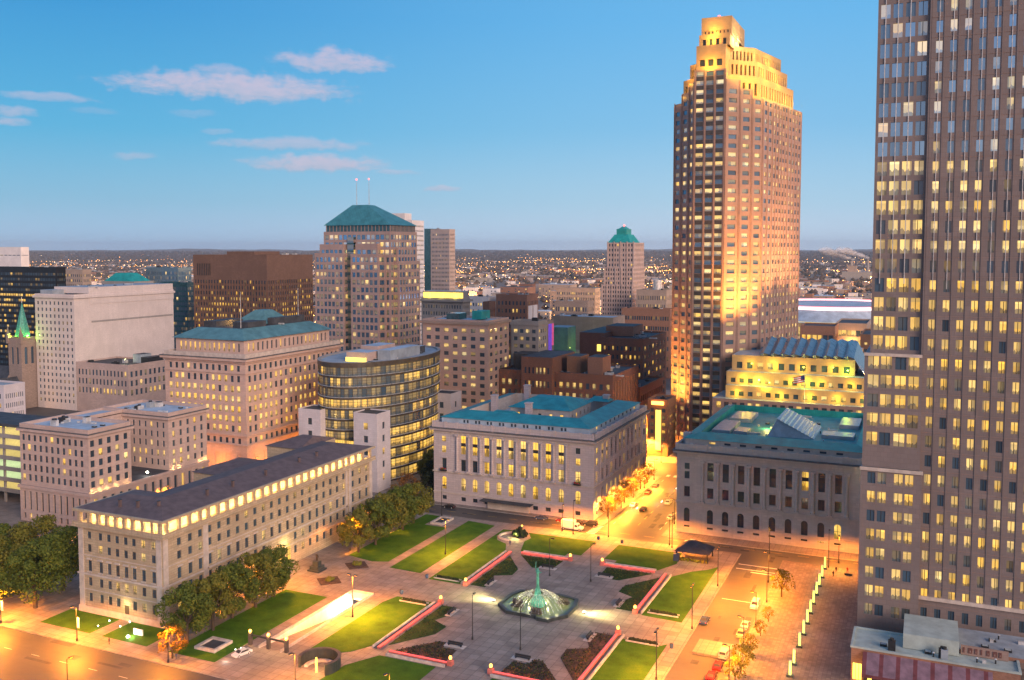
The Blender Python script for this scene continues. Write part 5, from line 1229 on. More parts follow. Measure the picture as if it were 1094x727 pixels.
bt = tower('brown_tower', 'brown granite office tower with columns of yellow lit windows behind the bank roof', 'office tower', -508, -439, 548, 603.5, 87.6, 'brown_granite', 26, 20, 16, .5, .6, .2, refl=.1, ztop=17, seed=108, litf=lambda c, r: .8 if r in (9, 11) and (c in range(6, 14)) else .62 if r in (7, 10, 8) else .45 if r in (5, 4, 12) else .1, hue=.05)
m = MB()
for k in range(27): m.box(-508 + .8 + k * 2.59 - .3, -508 + .8 + k * 2.59 + .3, 547.5, 547.99, 3, 69, 'brown_granite')
for k in range(21): m.box(-438.99, -438.5, 548.8 + k * 2.68 - .3, 548.8 + k * 2.68 + .3, 3, 70, 'brown_granite')
for k in range(8): m.box(-504 + k * 1.7, -503.4 + k * 1.7, 547.8, 547.99, 73, 82, 'frame_dark')
m.box(-486, -460, 560, 590, 88.5, 91, 'brown_granite'); m.build('pier', bt)
tower('white_tower', 'tall white office tower with rows of thin windows beside the pyramid tower', 'office tower', -432, -405.7, 700, 721, 117, 'white_panel', 8, 20, 27, .9, .32, .08, refl=.3, seed=109, par=.5)
tt = MB(); tt.box(-436, -413, 700.3, 712, 0, 123.6, 'white_panel', 'roof_grey'); tt.build('top_step', bpy.data.objects['white_tower'])
gt_ = tower('taupe_tower', 'taupe office tower with a dark glass corner behind the lit cornice block', 'office tower', -442.8, -422.3, 800, 812, 111, 'taupe_panel', 12, 12, 26, .6, .45, .03, refl=.3, seed=110)
m = MB(); m.box(-450, -442.81, 800.4, 811, 0, 112.5, 'curtain_teal', 'roof_dark'); m.build('glass_corner', gt_)
# small side building and buildings round the pale slab
sb = tower('low_pink_block', 'low pink building with columned windows at the base of the pale slab tower', 'building', -445, -405.2, 385.0, 414, 27.5, 'hall_pink', 14, 8, 3, .5, .62, .1, z0w=10, ztop=2, litf=lambda c, r: .9 if r == 0 and c > 3 else .03, seed=111, roof='roof_dark')
m = MB(); m.box(-417, -411, 400, 408, 27.6, 32.5, 'sky_light', 'roof_dark'); m.build('roof_unit', sb); m = MB(); m.box(-410.9, -405.6, 400, 412, 27.6, 31, 'metal_dark'); m.build('roof_unit', sb); light('roof_light', sb, (-421, 398, 30), 900, (1, .9, .4))
# church
def church():
    t = thing('church', 'stone church with green lit copper spire in front of the black tower', 'church', (-500, 390, 0))
    m = MB(); x0, x1, y0, y1 = -489, -478.3, 376, 387; W = Win()
    f, r = wall4(m, x0, x1, y0, y1, 0, 40, 'church_stone', ([(2.2, 4.2), (6.4, 8.4)], [(26, 36, True)]), ([(2.2, 4.2), (6.4, 8.4)], [(26, 36, True)]), .6); put_windows(W, f + r, random.Random(1), prob=0, refl=.3); m.build('bell_tower', t); W.flush(t)
    m = MB(); n = 8
    P = [(-483.6 + 4.4 * math.cos(2 * math.pi * k / n + .39), 381.5 + 4.4 * math.sin(2 * math.pi * k / n + .39), 42) for k in range(n)]
    for k in range(n): m.face([P[k], P[(k + 1) % n], (-483.6, 381.5, 62)], 'bronze_green')
    m.tube((-483.6, 381.5, 61.5), (-483.6, 381.5, 65), .25, .1, 'steel_pale', 5); m.build('spire', t)
    for (x, y) in ((x0, y0), (x1, y0), (x1, y1), (x0, y1)):
        q = MB(); q.box(x - .8, x + .8, y - .8, y + .8, 38, 44, 'church_stone'); q.tube((x, y, 44), (x, y, 48), .8, .1, 'church_stone', 4); q.build('pinnacle', t)
    q = MB(); parapet(q, x0 + .8, x1 - .8, y0 + .05, y1 - .05, 40, 41.5, .4, 'church_stone'); q.build('parapet', t)
    q = MB(); q.face([(-520, 372, 14), (-489.2, 372, 14), (-489.2, 380, 24), (-520, 380, 24)], 'roof_dark'); q.face([(-489.2, 388, 14), (-520, 388, 14), (-520, 380, 24), (-489.2, 380, 24)], 'roof_dark'); q.face([(-489.2, 372, 0), (-489.2, 388, 0), (-489.2, 388, 14), (-489.2, 380, 25), (-489.2, 372, 14)], 'church_stone'); q.face([(-520, 372, 0), (-489.2, 372, 0), (-489.2, 372, 14), (-520, 372, 14)], 'church_stone'); q.build('nave', t)
    q = MB(); q.face([(-489, 364, 0), (-476, 364, 0), (-476, 364, 10), (-482.5, 364, 19), (-489, 364, 10)], 'church_stone'); q.face([(-476, 364, 0), (-476, 376, 0), (-476, 376, 10), (-476, 364, 10)], 'church_stone'); q.face([(-489, 364, 10), (-482.5, 364, 19), (-482.5, 376, 19), (-489, 376, 10)], 'roof_dark'); q.face([(-476, 364, 10), (-476, 376, 10), (-482.5, 376, 19), (-482.5, 364, 19)], 'roof_dark'); q.build('transept', t)
    for dx_ in (-3.6, 3.6): light('spire_light', t, (-483.6 + dx_, 376.5, 42.2), 420, (.5, 1, .05), 'POINT', .2)
    light('spire_light', t, (-479.0, 381.5, 42.2), 300, (.5, 1, .1), 'POINT', .2); light('porch_light', t, (-477, 360, 5), 1300, (1, .45, .1))
church()
# parking garage and neighbours at the far edge
def garage():
    t = thing('parking_garage', 'open parking garage with green white lit decks beside the pink court building', 'parking garage', (-325, 250, 0))
    for i, z in enumerate((4, 8, 12, 16, 20, 24)):
        m = MB(); m.box(-352, -297, 233, 249, z, z + .5, 'concrete_grey'); m.box(-352, -297, 233, 233.3, z + .501, z + 1.5, 'concrete_grey'); m.box(-297.3, -297, 233.31, 249, z + .501, z + 1.5, 'concrete_grey'); m.build('deck', t)
    for x in range(-352, -295, 11):
        m = MB(); m.box(x - .35, x + .35, 233.4, 234.1, 0, 28.4, 'concrete_grey'); m.build('column', t)
    for y in (240, 247):
        m = MB(); m.box(-298.1, -297.4, y - .35, y + .35, 0, 28.4, 'concrete_grey'); m.build('column', t)
    m = MB(); m.box(-353, -296.6, 232.5, 249.5, 28.4, 29.4, 'roof_dark'); m.box(-350, -346, 238, 247, 0, 28, 'concrete_grey'); m.build('roof', t)
    for i, z in enumerate((4, 8, 12, 16, 20, 24)):
        m = MB(); c = 'tube_green' if z in (12, 8) else 'strip_yellow'
        for x in (-345, -334, -323, -312, -301):
            m.box(x - 3, x + 3, 235.4, 235.6, z + 3.3, z + 3.45, c)
        m.build('light_tube', t)
        light('deck_light', t, (-312, 241, z + 3.2), 520, (.75, 1, .5) if z in (12, 8) else (1, .8, .25), 'AREA', rot=(0, 0, -1), sx=24, sy=12)
garage()
tower('white_roof_block', 'low white edged roof block beyond the garage in front of the church', 'building', -470, -418, 318, 330, 24.5, 'white_marble', 9, 9, 4, .5, .5, .1, seed=112, roof='roof_grey', units=3)
tower('pink_corner_block', 'small pink stone block at the frame edge below the garage', 'building', -330, -297, 188, 218, 19, 'hall_pink', 7, 6, 4, .5, .55, .2, seed=113, roof='roof_dark')
# centre
lt = tower('leader_block', 'pink brick office block with orange tan cornice behind the library courtyard', 'office block', -226, -190.5, 400, 424, 58, 'leader_pink', 7, 4, 14, .52, .5, .28, hue=.6, seed=121, corn=1.0, roof='roof_blue', lo=.4, hi=.75, cornm='concrete_tan')
m = MB(); m.box(-215, -208, 404, 412, 58.5, 61.5, 'curtain_teal'); m.box(-204, -199, 410, 420, 58.5, 62.5, 'copper_green'); m.build('roof_unit', lt)
tower('grey_annex', 'grey panel office annex with paired lit windows right of the pink brick block', 'office block', -194.6, -179.6, 436, 448, 55.5, 'concrete_grey', 4, 4, 13, .6, .5, .25, hue=.5, seed=122, corn=.4, units=1)
lc_ = tower('cornice_block', 'grey green office block with a bright yellow lit top storey below the taupe tower', 'office block', -309, -278.2, 545, 556, 59.5, 'concrete_grey', 15, 8, 12, .5, .5, .08, seed=123, corn=1.6, litf=lambda c, r: .95 if r in (5, 6) and c in (4, 5, 6, 7, 8, 9) else .06)
m = MB()
for k in range(9): m.box(-308 + k * 3.3, -305.2 + k * 3.3, 546, 547, 60.5, 64, 'strip_yellow')
m.box(-308.8, -278.6, 547.01, 555.5, 60.2, 65, 'concrete_grey', 'roof_blue'); m.build('top_storey', lc_)
for x in (-303, -294, -284): light('top_light', lc_, (x, 544, 61.5), 300, (1, .8, .15))
tower('white_corner_block', 'cream corner block with yellow lit windows beside the red brick building', 'building', -303.3, -285.4, 600, 613, 58, 'white_panel', 8, 6, 11, .5, .5, .35, seed=124, units=2)
tower('red_brick_block', 'square red brick building with white panels on its side', 'building', -279.5, -255.7, 600, 620.6, 60, 'brick_rust', 8, 7, 10, .45, .5, .12, seed=125)
m = MB()
for k in range(2): m.box(-255.69, -255.4, 602 + k * 9, 609.5 + k * 9, 34, 53, 'white_panel')
m.build('sign_panel', bpy.data.objects['red_brick_block'])
tower('orange_box_block', 'orange brick blank sided building beside the cornice block', 'building', -277.9, -273, 575, 585, 56, 'brick_rust', 3, 5, 9, .3, .4, .05, seed=126, units=0)
tower('purple_lit_block', 'narrow building with blue and magenta lit screens down its side', 'building', -192.5, -188.1, 470, 479, 53, 'concrete_tan', 3, 4, 11, .4, .5, .1, seed=127, units=1)
m = MB(); m.box(-188.09, -187.8, 471, 475.5, 30, 52, 'screen_purple'); m.box(-188.09, -187.8, 476, 478.5, 40, 52, 'screen_red'); m.build('screen', bpy.data.objects['purple_lit_block'])
ab = tower('arcade_block', 'dark red brick block with yellow lit windows and taller middle behind the library', 'building', -190.4, -132.2, 412, 453.6, 33.5, 'brick_red', 17, 9, 5, .5, .55, .45, seed=128, hue=.35, z0w=6, roof='roof_dark', lo=.3, hi=.7)
def arcade_mid():
    W = Win(); rg = random.Random(9); m = MB()
    f, r = wall4(m, -177.2, -161.3, 409, 440, 0, 41.5, 'brick_red', (cols_n(16, 7, .5, 1.2), [(8, 11), (13, 16), (21, 23.5), (27, 30), (33.5, 36.5)]), None, .3); put_windows(W, f, rg, prob=.45, hue=.5, lo=.3, hi=.7)
    m.face([(-177.2, 409, 41.5), (-161.3, 409, 41.5), (-161.3, 440, 41.5), (-177.2, 440, 41.5)], 'roof_dark'); m.build('gable_block', ab); W.flush(ab)
    m = MB(); m.box(-158, -151, 420, 432, 33.4, 41.5, 'brick_orange', 'roof_dark'); m.box(-146, -138.5, 416, 428, 33.4, 42, 'brick_rust', 'roof_dark'); m.box(-188, -179.5, 424, 436, 33.4, 41, 'roof_dark'); m.build('roof_unit', ab)
    m = MB()
    for k in range(9): m.box(-132.19, -131.8, 414 + k * 4.3, 416 + k * 4.3, 2, 31, 'brick_orange')
    m.build('side_pier', ab)
arcade_mid()
tower('brick_row', 'low orange lit brick row beside the dark red brick block on the glowing street', 'building', -144.9, -131.5, 455, 500, 22, 'brick_orange', 4, 11, 3, .5, .6, .15, seed=129, units=2, roof='roof_dark')
bb = tower('rust_brick_block', 'tall rust brick building with an orange lit side wall above the glowing street', 'building', -164.3, -140.3, 490, 539.6, 43.3, 'brick_red', 9, 6, 8, .42, .5, .28, seed=130, roof='roof_dark', hue=.1)
m = MB(); m.box(-179, -164.31, 496, 538, 0, 46, 'brick_red', 'roof_dark'); m.box(-168, -152, 510, 530, 43.4, 49, 'brick_rust', 'roof_dark'); m.build('rear_block', bb)
m = MB()
for k in range(4): m.box(-168.5, -165.5, 495.7, 495.98, 18 + k * 5.9, 21.8 + k * 5.9, 'strip_yellow')
m.build('stair_window', bb)
tower('blank_tan_block', 'large blank tan brick building behind the green lit car park', 'building', -221, -179.9, 560, 585, 49, 'concrete_tan', 1, 12, 3, .05, .1, 0, seed=131, roof='roof_blue', units=4)
tower('dark_cornice_block', 'dark stone block with an orange lit cornice left of the green topped tower', 'building', -290, -259.9, 740, 755, 48, 'church_stone', 14, 8, 6, .5, .5, .15, seed=132)
tower('red_striped_block', 'long red brick block with pale stripes in front of the green topped tower', 'building', -204, -167.8, 655, 668, 49, 'brick_rust', 20, 10, 6, .7, .4, .05, seed=133, roof='concrete_grey')
tower('brown_office_row', 'brown stone office row with a silver roof cylinder right of the green topped tower', 'building', -229.6, -203.2, 780, 806, 57, 'concrete_tan', 16, 10, 7, .45, .5, .12, seed=134)
m = MB(); m.tube((-214, 790, 57), (-214, 790, 66), 4, 4, 'steel_pale', 20); m.build('roof_cylinder', bpy.data.objects['brown_office_row'])
tower('apricot_block', 'long apricot lit apartment block with a yellow stair strip beyond the tan building', 'building', -393.8, -345.8, 1010, 1027, 47, 'concrete_tan', 22, 8, 7, .5, .5, .2, seed=135)
def parklot():
    t = thing('car_park_deck', 'green lit rooftop car park deck behind the dark red brick block', 'parking garage', (-175, 520, 0))
    m = MB(); m.box(-214, -180, 500, 548, 0, 30, 'concrete_grey', 'concrete_tan'); m.build('deck', t)
    m = MB(); m.box(-208, -196, 522, 536, 30.01, 46, 'copper_grey', 'roof_grey'); m.build('stair_block', t)
    for (x, y) in ((-209, 506), (-200, 508), (-190, 510), (-184, 520), (-186, 534)): light('deck_light', t, (x, y, 35), 330, (.85, 1, .15), 'POINT', .3)
    m = MB()
    for (x, y) in ((-209, 506), (-200, 508), (-190, 510), (-184, 520)): m.tube((x, y, 30), (x, y, 35), .1, .1, 'metal_dark', 5); m.ball((x, y, 35.3), .5, .5, .4, 'tube_green', 6, 4)
    m.build('deck_lamp', t)
parklot()
def deco_tower():
    rg = random.Random(140)
    t = thing('deco_tower', 'slender pinkish stepped tower with green copper crown and red beacon', 'skyscraper', (-250, 825, 0)); W = Win(); st = 'hall_pink'
    def st_(xa, xb, ya, yb, z0, z1, nf, nr):
        m = MB(); n = max(1, int((z1 - z0) / 4)); rows = rows_n(z0, z1, n, .55)
        f, r = wall4(m, xa, xb, ya, yb, z0, z1, st, (cols_n(xb - xa, nf, .5, 1), rows), (cols_n(yb - ya, nr, .45, 1), rows), .4); put_windows(W, f + r, rg, prob=.04, refl=.1)
        m.face([(xa, ya, z1), (xb, ya, z1), (xb, yb, z1), (xa, yb, z1)], 'roof_grey')
        for k in range(nf // 2 + 1): x = xa + .5 + k * (xb - xa - 1) / (nf // 2); m.box(x - .5, x + .5, ya - .5, ya - .005, z0, z1 + 1, st)
        m.build('wall', t); W.flush(t)
    st_(-271.5, -242, 810, 850, 0, 60, 12, 12); st_(-269.5, -241.9, 811, 848, 60, 76, 11, 10); st_(-267.5, -242.1, 814, 846, 76, 98.5, 9, 8)
    m = MB(); hip(m, -267, -246, 814.5, 845, 98.6, -262.5, -250, 820, 838, 106, 'copper_green', 'copper_green'); m.box(-261, -251.5, 821, 836, 106.01, 111, 'copper_green'); hip(m, -260, -252.5, 822, 835, 111.01, -257, -255, 827, 830, 113.5, 'copper_green', 'copper_green'); m.build('copper_crown', t)
    m = MB(); m.ball((-256, 828, 114.4), .9, .9, .9, 'beacon_red', 6, 4); m.build('beacon', t)
deco_tower()
def arena():
    t = thing('arena', 'wide low sports arena with curved pale roof and pink red rim lights', 'arena', (-75, 790, 0))
    cx, cy, a, b, n = -70, 800, 62, 70, 60
    P = lambda k, s=1.0: (cx + a * s * math.cos(2 * math.pi * k / n), cy + b * s * math.sin(2 * math.pi * k / n))
    m = MB(); m.prism([P(k) for k in range(n)], 0, 37, 'concrete_tan'); m.build('wall', t)
    W = Win()
    for k in range(36, 57):
        p, q = P(k, 1.003), P(k + 1, 1.003); U = Vector((q[0] - p[0], q[1] - p[1], 0)); L = U.length; U.normalize()
        W.add(Vector((*p, 27)) + U * .5, U, L - 1, 7, False, (.55, .1 + .02 * k, .5, 0), (3, 1))
    W.flush(t)
    m = MB(); V = []; 
    rings = [(1.04, 37.2), (1.02, 38.5), (.9, 46.5), (.86, 48.0), (.6, 47), (.2, 46.5)]
    for s, z in rings: V += [(*P(k, s), z) for k in range(n)]
    m.idx(V, [(j * n + k, j * n + (k + 1) % n, (j + 1) * n + (k + 1) % n, (j + 1) * n + k) for j in range(5) for k in range(n)], 'roof_blue', True); m.idx(V[-n:], [tuple(range(n))], 'roof_blue'); m.build('roof', t)
    m = MB()
    for k in range(n):
        p, q = P(k, .905), P(k + 1, .905); m.face([(*p, 46.6), (*q, 46.6), (*q, 48.2), (*p, 48.2)], 'strip_white'); m.face([(*p, 48.2), (*q, 48.2), (*q, 49.2), (*p, 49.2)], 'strip_pink'); m.face([(*p, 49.2), (*q, 49.2), (*P(k + 1, .86), 49.4), (*P(k, .86), 49.4)], 'neon_red')
        p, q = P(k, 1.03), P(k + 1, 1.03); m.face([(*p, 37.3), (*q, 37.3), (*q, 38.0), (*p, 38.0)], 'strip_yellow')
    m.build('rim_light', t)
    for x in (-95, -70, -45): light('wall_light', t, (x, 722, 26), 5000, (1, .75, .4))
arena()
gg = tower('brick_garage', 'brown parking structure with orange lit decks in front of the arena', 'parking garage', -72.7, -52, 610, 636, 44, 'brick_rust', 6, 6, 4, .8, .5, .6, seed=151, hue=0, units=0)
g2 = tower('orange_deck_garage', 'open deck garage glowing orange in front of the arena', 'parking garage', -54.1, -35, 640, 683, 44, 'concrete_tan', 6, 8, 6, .9, .6, .9, seed=152, hue=0, units=0)
for z in (8, 16, 24, 32): light('deck_light', g2, (-44, 637, z), 1600, (1, .45, .1))
tower('dark_block', 'dark brown block rising between the garage and the granite skyscraper', 'building', -34, -20, 560, 600, 44, 'brown_granite', 3, 8, 10, .4, .4, .03, seed=153)
tower('flat_roof_block', 'low blue grey flat roofed block behind the sawtooth glass roof', 'building', -88, -50, 560, 600, 34, 'concrete_grey', 8, 8, 6, .4, .4, .05, seed=154, roof='roof_blue', units=6)
tower('street_end_block', 'orange brick block with a tall lit stair window at the end of the glowing street', 'building', -113.6, -104.2, 405, 419, 25, 'brick_orange', 3, 5, 6, .6, .5, .4, seed=155, hue=0, roof='roof_dark', units=1)
m = MB(); m.box(-109.8, -107.4, 404.5, 404.95, 3, 21, 'strip_yellow'); m.box(-111.5, -106, 403.6, 404.4, 23.5, 25, 'lamp_orange'); m.build('stair_window', bpy.data.objects['street_end_block'])

# ---------- the low city beyond downtown
rc = random.Random(300)
VIEW = math.radians(-24)
occupied = []
walls_ = ['concrete_tan', 'brick_rust', 'concrete_grey', 'white_panel', 'brick_red', 'hall_pink', 'church_stone', 'taupe_panel']
words = {'concrete_tan': 'tan', 'brick_rust': 'rust brick', 'concrete_grey': 'grey', 'white_panel': 'white', 'brick_red': 'dark red brick', 'hall_pink': 'pale pink', 'church_stone': 'brown stone', 'taupe_panel': 'taupe'}
def far_spot(d0, d1, pw=1.0):
    d = (d0 ** pw + (d1 ** pw - d0 ** pw) * rc.random()) ** (1 / pw)
    a = VIEW + math.radians(rc.uniform(-31, 31)); return d * math.sin(a), d * math.cos(a), d
rest = MB(); count = 0; far_list = []
spots = sorted([far_spot(760, 7000, 1.35) for _ in range(3400)], key=lambda s: s[2])
for (x, y, d) in spots:
    if y < 640 and x > -700: continue
    big = rc.random() < .2
    w, dd = (rc.uniform(24, 70), rc.uniform(20, 50)) if big else (rc.uniform(9, 26), rc.uniform(9, 24))
    h = rc.uniform(5, 13) if d > 1800 or rc.random() < .6 else rc.uniform(12, 32)
    if any(abs(x - a) < b + w / 2 and abs(y - c) < e + dd / 2 for (a, b, c, e) in ((-75, 75, 790, 90), (-256, 40, 830, 45), (-420, 40, 712, 30), (-436, 30, 806, 30), (-370, 50, 1018, 30), (-216, 40, 793, 45), (-275, 40, 748, 30), (-186, 50, 662, 30), (-280, 60, 610, 60), (-750, 50, 645, 40), (-680, 60, 700, 75), (-640, 50, 610, 50), (-932, 80, 705, 40), (-180, 60, 575, 60))): continue
    mt = rc.choice(walls_); rf = rc.choice(['roof_dark', 'roof_grey', 'roof_dark', 'roof_blue', 'concrete_tan'])
    def make(mb):
        mb.box(x - w / 2, x + w / 2, y - dd / 2, y + dd / 2, -.3, h, mt, rf, skip='b')
        if big: mb.box(x - w * .2, x - w * .05, y - dd * .2, y + dd * .1, h + .01, h + 2.5, rf, skip='b')
        nw = int(w / 6)
        if d < 4200:
            for k in range(nw):
                for zz in range(2, int(h) - 2, 4):
                    if rc.random() < .5:
                        xx = x - w / 2 + (k + .3) * w / nw; L = rc.random()
                        mb.face([(xx, y - dd / 2 - .05, zz), (xx + 2.2, y - dd / 2 - .05, zz), (xx + 2.2, y - dd / 2 - .05, zz + 2), (xx, y - dd / 2 - .05, zz + 2)], 'window_glass', [(0, 0), (1, 0), (1, 1), (0, 1)], (.9 if L < .3 else 0, max(.02, L), .3, .2))
    if count < 280 and rc.random() < .6:
        mb = MB(); make(mb)
        o = mb.build('low_building', base=(x, y, 0))
        sz = ('wide ' if w > 30 else 'small ') + ('tall ' if h > 14 else 'low ')
        tag(o, f'{sz}{words[mt]} walled building in the city spread beyond downtown', 'building', 'low buildings of the city beyond downtown, ' + sz + words[mt]); count += 1
    else: make(rest)
o = rest.build('distant_buildings', kind='stuff'); tag(o, 'mass of tiny buildings spread to the hills on the horizon', 'buildings')
# woods
wm = MB()
OV = [(1, 0, 0), (0, 1, 0), (-1, 0, 0), (0, -1, 0), (0, 0, 1), (0, 0, -.6)]; OF = [(0, 1, 4), (1, 2, 4), (2, 3, 4), (3, 0, 4), (1, 0, 5), (2, 1, 5), (3, 2, 5), (0, 3, 5)]
for i in range(26000):
    x, y, d = far_spot(900, 11500, 1.15)
    if y < 720: continue
    if d < 2600 and rc.random() < .55: continue
    r = rc.uniform(3.5, 7) * (1 + d / 9000); h = max(0, (d - 7000) / 5000 * 55) if d > 7000 else 0
    a = rc.random() * 3
    c_, s_ = math.cos(a), math.sin(a)
    wm.idx([(x + r * (vx * c_ - vy * s_) * (.8 + .5 * rc.random()), y + r * (vx * s_ + vy * c_), h + r * .7 + r * .9 * vz * (.7 + .6 * rc.random())) for vx, vy, vz in OV], OF, 'far_leaf', True)
o = wm.build('distant_woods', kind='stuff'); tag(o, 'far off autumn trees between the low houses up to the horizon', 'woods')
# far street lights: posts with a glowing head
lm = {'lamp_far': MB(), 'lamp_far_white': MB()}
lpts = []
for i in range(115):
    x, y, d = far_spot(1000, 7500, .9); L = rc.uniform(300, 1300); nn = int(L / rc.uniform(28, 60)); along = rc.random() < .5
    for k in range(nn):
        o_ = (k / nn - .5) * L; lpts.append((x + (o_ if along else rc.gauss(0, 3)), y + (rc.gauss(0, 3) if along else o_)))
for i in range(16):
    x, y, d = far_spot(1100, 3800, 1.0)
    for k in range(26): lpts.append((x + rc.uniform(-90, 90), y + rc.uniform(-60, 60)))
for i in range(420): lpts.append(far_spot(900, 9500, .9)[:2])
for (x, y) in lpts:
    d = math.hypot(x, y)
    if y < 720 or d < 850: continue
    r = (.42 + d / 5200) * rc.uniform(.5, 1.5); h = max(0, (d - 7000) / 5000 * 55) if d > 7000 else 0
    mb = lm['lamp_far' if rc.random() < .78 else 'lamp_far_white']
    z = 9 + h + rc.random() * 6
    mb.idx([(x + vx * r, y + vy * r, z + vz * r * .8) for vx, vy, vz in OV], OF, 'lamp_far' if mb is lm['lamp_far'] else 'lamp_far_white'); mb.box(x - .1, x + .1, y - .1, y + .1, h - .3, z, 'metal_dark', skip='tb')
for k, mb in lm.items():
    o = mb.build('distant_street_lights', kind='stuff'); tag(o, 'countless tiny orange street lights across the far city' if k == 'lamp_far' else 'countless tiny white lights across the far city', 'lights')
for i in range(54):  # masts added to throw an orange glow on the low city
    x, y, d = far_spot(900, 4200, .9)
    if y < 720: continue
    g = thing('added_glow_mast', 'added orange mast light spreading glow over the low city', 'lamp', (x, y, 0), 'added mast lights spreading glow over the low city'); m = MB(); m.tube((x, y, 0), (x, y, 22), .3, .2, 'metal_dark', 5); m.build('mast', g); m = MB(); m.ball((x, y, 22.6), 1.1, 1.1, .8, 'lamp_far', 6, 4); m.build('lamp_head', g)
    light('added_glow_light', g, (x, y, 20), 26000 * (.6 + rc.random()), (1, .5, .17), 'POINT', .8)
# plant with steam
pl = thing('steam_plant', 'far industrial plant with two white steam plumes near the horizon', 'factory', (-180, 2900, 0)); m = MB(); m.box(-230, -130, 2880, 2930, 0, 26, 'concrete_grey', 'roof_grey'); m.box(-215, -190, 2885, 2915, 26, 44, 'concrete_tan'); m.build('hall', pl)
m = MB(); m.tube((-160, 2900, 26), (-160, 2900, 62), 4, 3, 'concrete_grey', 10); m.tube((-205, 2900, 44), (-205, 2900, 58), 4, 3, 'concrete_grey', 10); m.build('chimney', pl)
sm = MB()
for (bx, bz) in ((-160, 64), (-205, 60)):
    for k in range(9):
        sm.ball((bx - k * 9 + rc.gauss(0, 2), 2900 + rc.gauss(0, 4), bz + 3 + k * 3.0 + rc.gauss(0, 1)), 7 + k * 1.8, 7, 4 + k * .8, 'steam', 10, 7, .3)
o = sm.build('steam', kind='stuff'); tag(o, 'white steam drifting from the far plant chimneys', 'steam')
def roof_gear(parent, x0, x1, y0, y1, z, n, seed):
    rg = random.Random(seed)
    for k in range(n):
        x, y = rg.uniform(x0, x1), rg.uniform(y0, y1); m = MB(); q = rg.random()
        if q < .35: m.tube((x, y, z), (x, y, z + .9), .16, .16, 'metal_dark', 6); m.tube((x, y, z + .9), (x, y, z + 1.1), .32, .1, 'steel_pale', 6); m.build('roof_vent', parent)
        elif q < .65:
            L = rg.uniform(3, 8); m.box(x, x + (L if rg.random() < .5 else .7), y, y + .7, z, z + .6, 'steel_pale'); m.build('duct', parent)
        else: m.box(x, x + 1.4, y, y + 1.1, z, z + .45, 'metal_dark'); m.box(x + .15, x + 1.25, y + .15, y + .95, z + .451, z + .6, 'sky_light'); m.build('roof_hatch', parent)
T_ = bpy.data.objects
roof_gear(T_['courthouse'], -64, -24, 308, 362, cza - .8, 26, 1); roof_gear(T_['bank_building'], -284, -263, 311, 355, 59.6, 16, 2)
roof_gear(T_['hall_building'], -279, -254, 222, 235, 32.6, 9, 3); roof_gear(T_['hall_building'], -279, -254, 257, 272, 32.6, 9, 4); roof_gear(T_['glass_oval_building'], -222, -198, 312, 362, 48.1, 18, 5)
roof_gear(T_['arcade_block'], -189, -135, 414, 450, 33.5, 22, 6); roof_gear(T_['leader_block'], -223, -191, 402, 426, 58.8, 12, 7); roof_gear(T_['rust_brick_block'], -150, -141, 492, 536, 43.3, 8, 8); roof_gear(T_['slab_tower'], -472, -448, 400, 455, 70.6, 8, 9); roof_gear(T_['awning_pavilion'], -11, 16, 209, 211.5, 7.8, 7, 10); roof_gear(T_['awning_pavilion'], 9, 20, 216, 225, 8.6, 6, 11); roof_gear(T_['library'], -152, -114, 312, 320, 22, 4, 12)
# ================================================================== PLAZA OBJECTS
MIR = lambda sx, sy: (lambda a, b: (X0 + sx * a, Y0 + sy * b))
# ---- red lit planter walls: pale coping, dark channel, red stone bench with a red light tube
where = {(-1, 1): 'far corner nearest the library trees', (1, 1): 'corner nearest the courthouse', (-1, -1): 'corner nearest the garage ramp', (1, -1): 'corner nearest the parked cars'}
def lit_wall(p, q, inward, label):
    (xa, ya), (xb, yb) = p, q
    t = thing('planter_wall', label, 'planter wall', ((xa + xb) / 2, (ya + yb) / 2, .15), 'red lit planter walls round the fountain')
    def strip_(o0, o1, z1, mat, name, z0=.151):
        m = MB()
        if abs(xa - xb) < .5: x = sorted((xa + inward * o0, xa + inward * o1)); m.box(x[0], x[1], min(ya, yb), max(ya, yb), z0, z1, mat)
        else: y = sorted((ya + inward * o0, ya + inward * o1)); m.box(min(xa, xb), max(xa, xb), y[0], y[1], z0, z1, mat)
        m.build(name, t)
    strip_(-1.75, -1.35, .75, 'coping', 'coping'); strip_(-1.34, -.36, .3, 'granite_dark', 'channel'); strip_(-.35, .40, .62, 'red_stone', 'bench'); strip_(-.28, .34, .70, 'neon_red', 'light_tube', .622)
    mx, my = (xa + xb) / 2, (ya + yb) / 2
    for f in (.2, .5, .8):
        lx, ly = xa + (xb - xa) * f, ya + (yb - ya) * f
        if abs(xa - xb) < .5: lx += inward * 1.6
        else: ly += inward * 1.6
        light('tube_light', t, (lx, ly, .9), 26, (1, .16, .12), 'POINT', .3)
for sx in (-1, 1):
    for sy in (-1, 1):
        F = MIR(sx, sy); w = where[(sx, sy)]
        lit_wall(F(24.2, 7.6), F(24.2, 37.6), -sx, f'red lit planter wall running along the mall at the {w}')
        lit_wall(F(5.6, 38.3), F(20.8, 38.3), -sy, f'red lit planter wall running across the mall at the {w}')
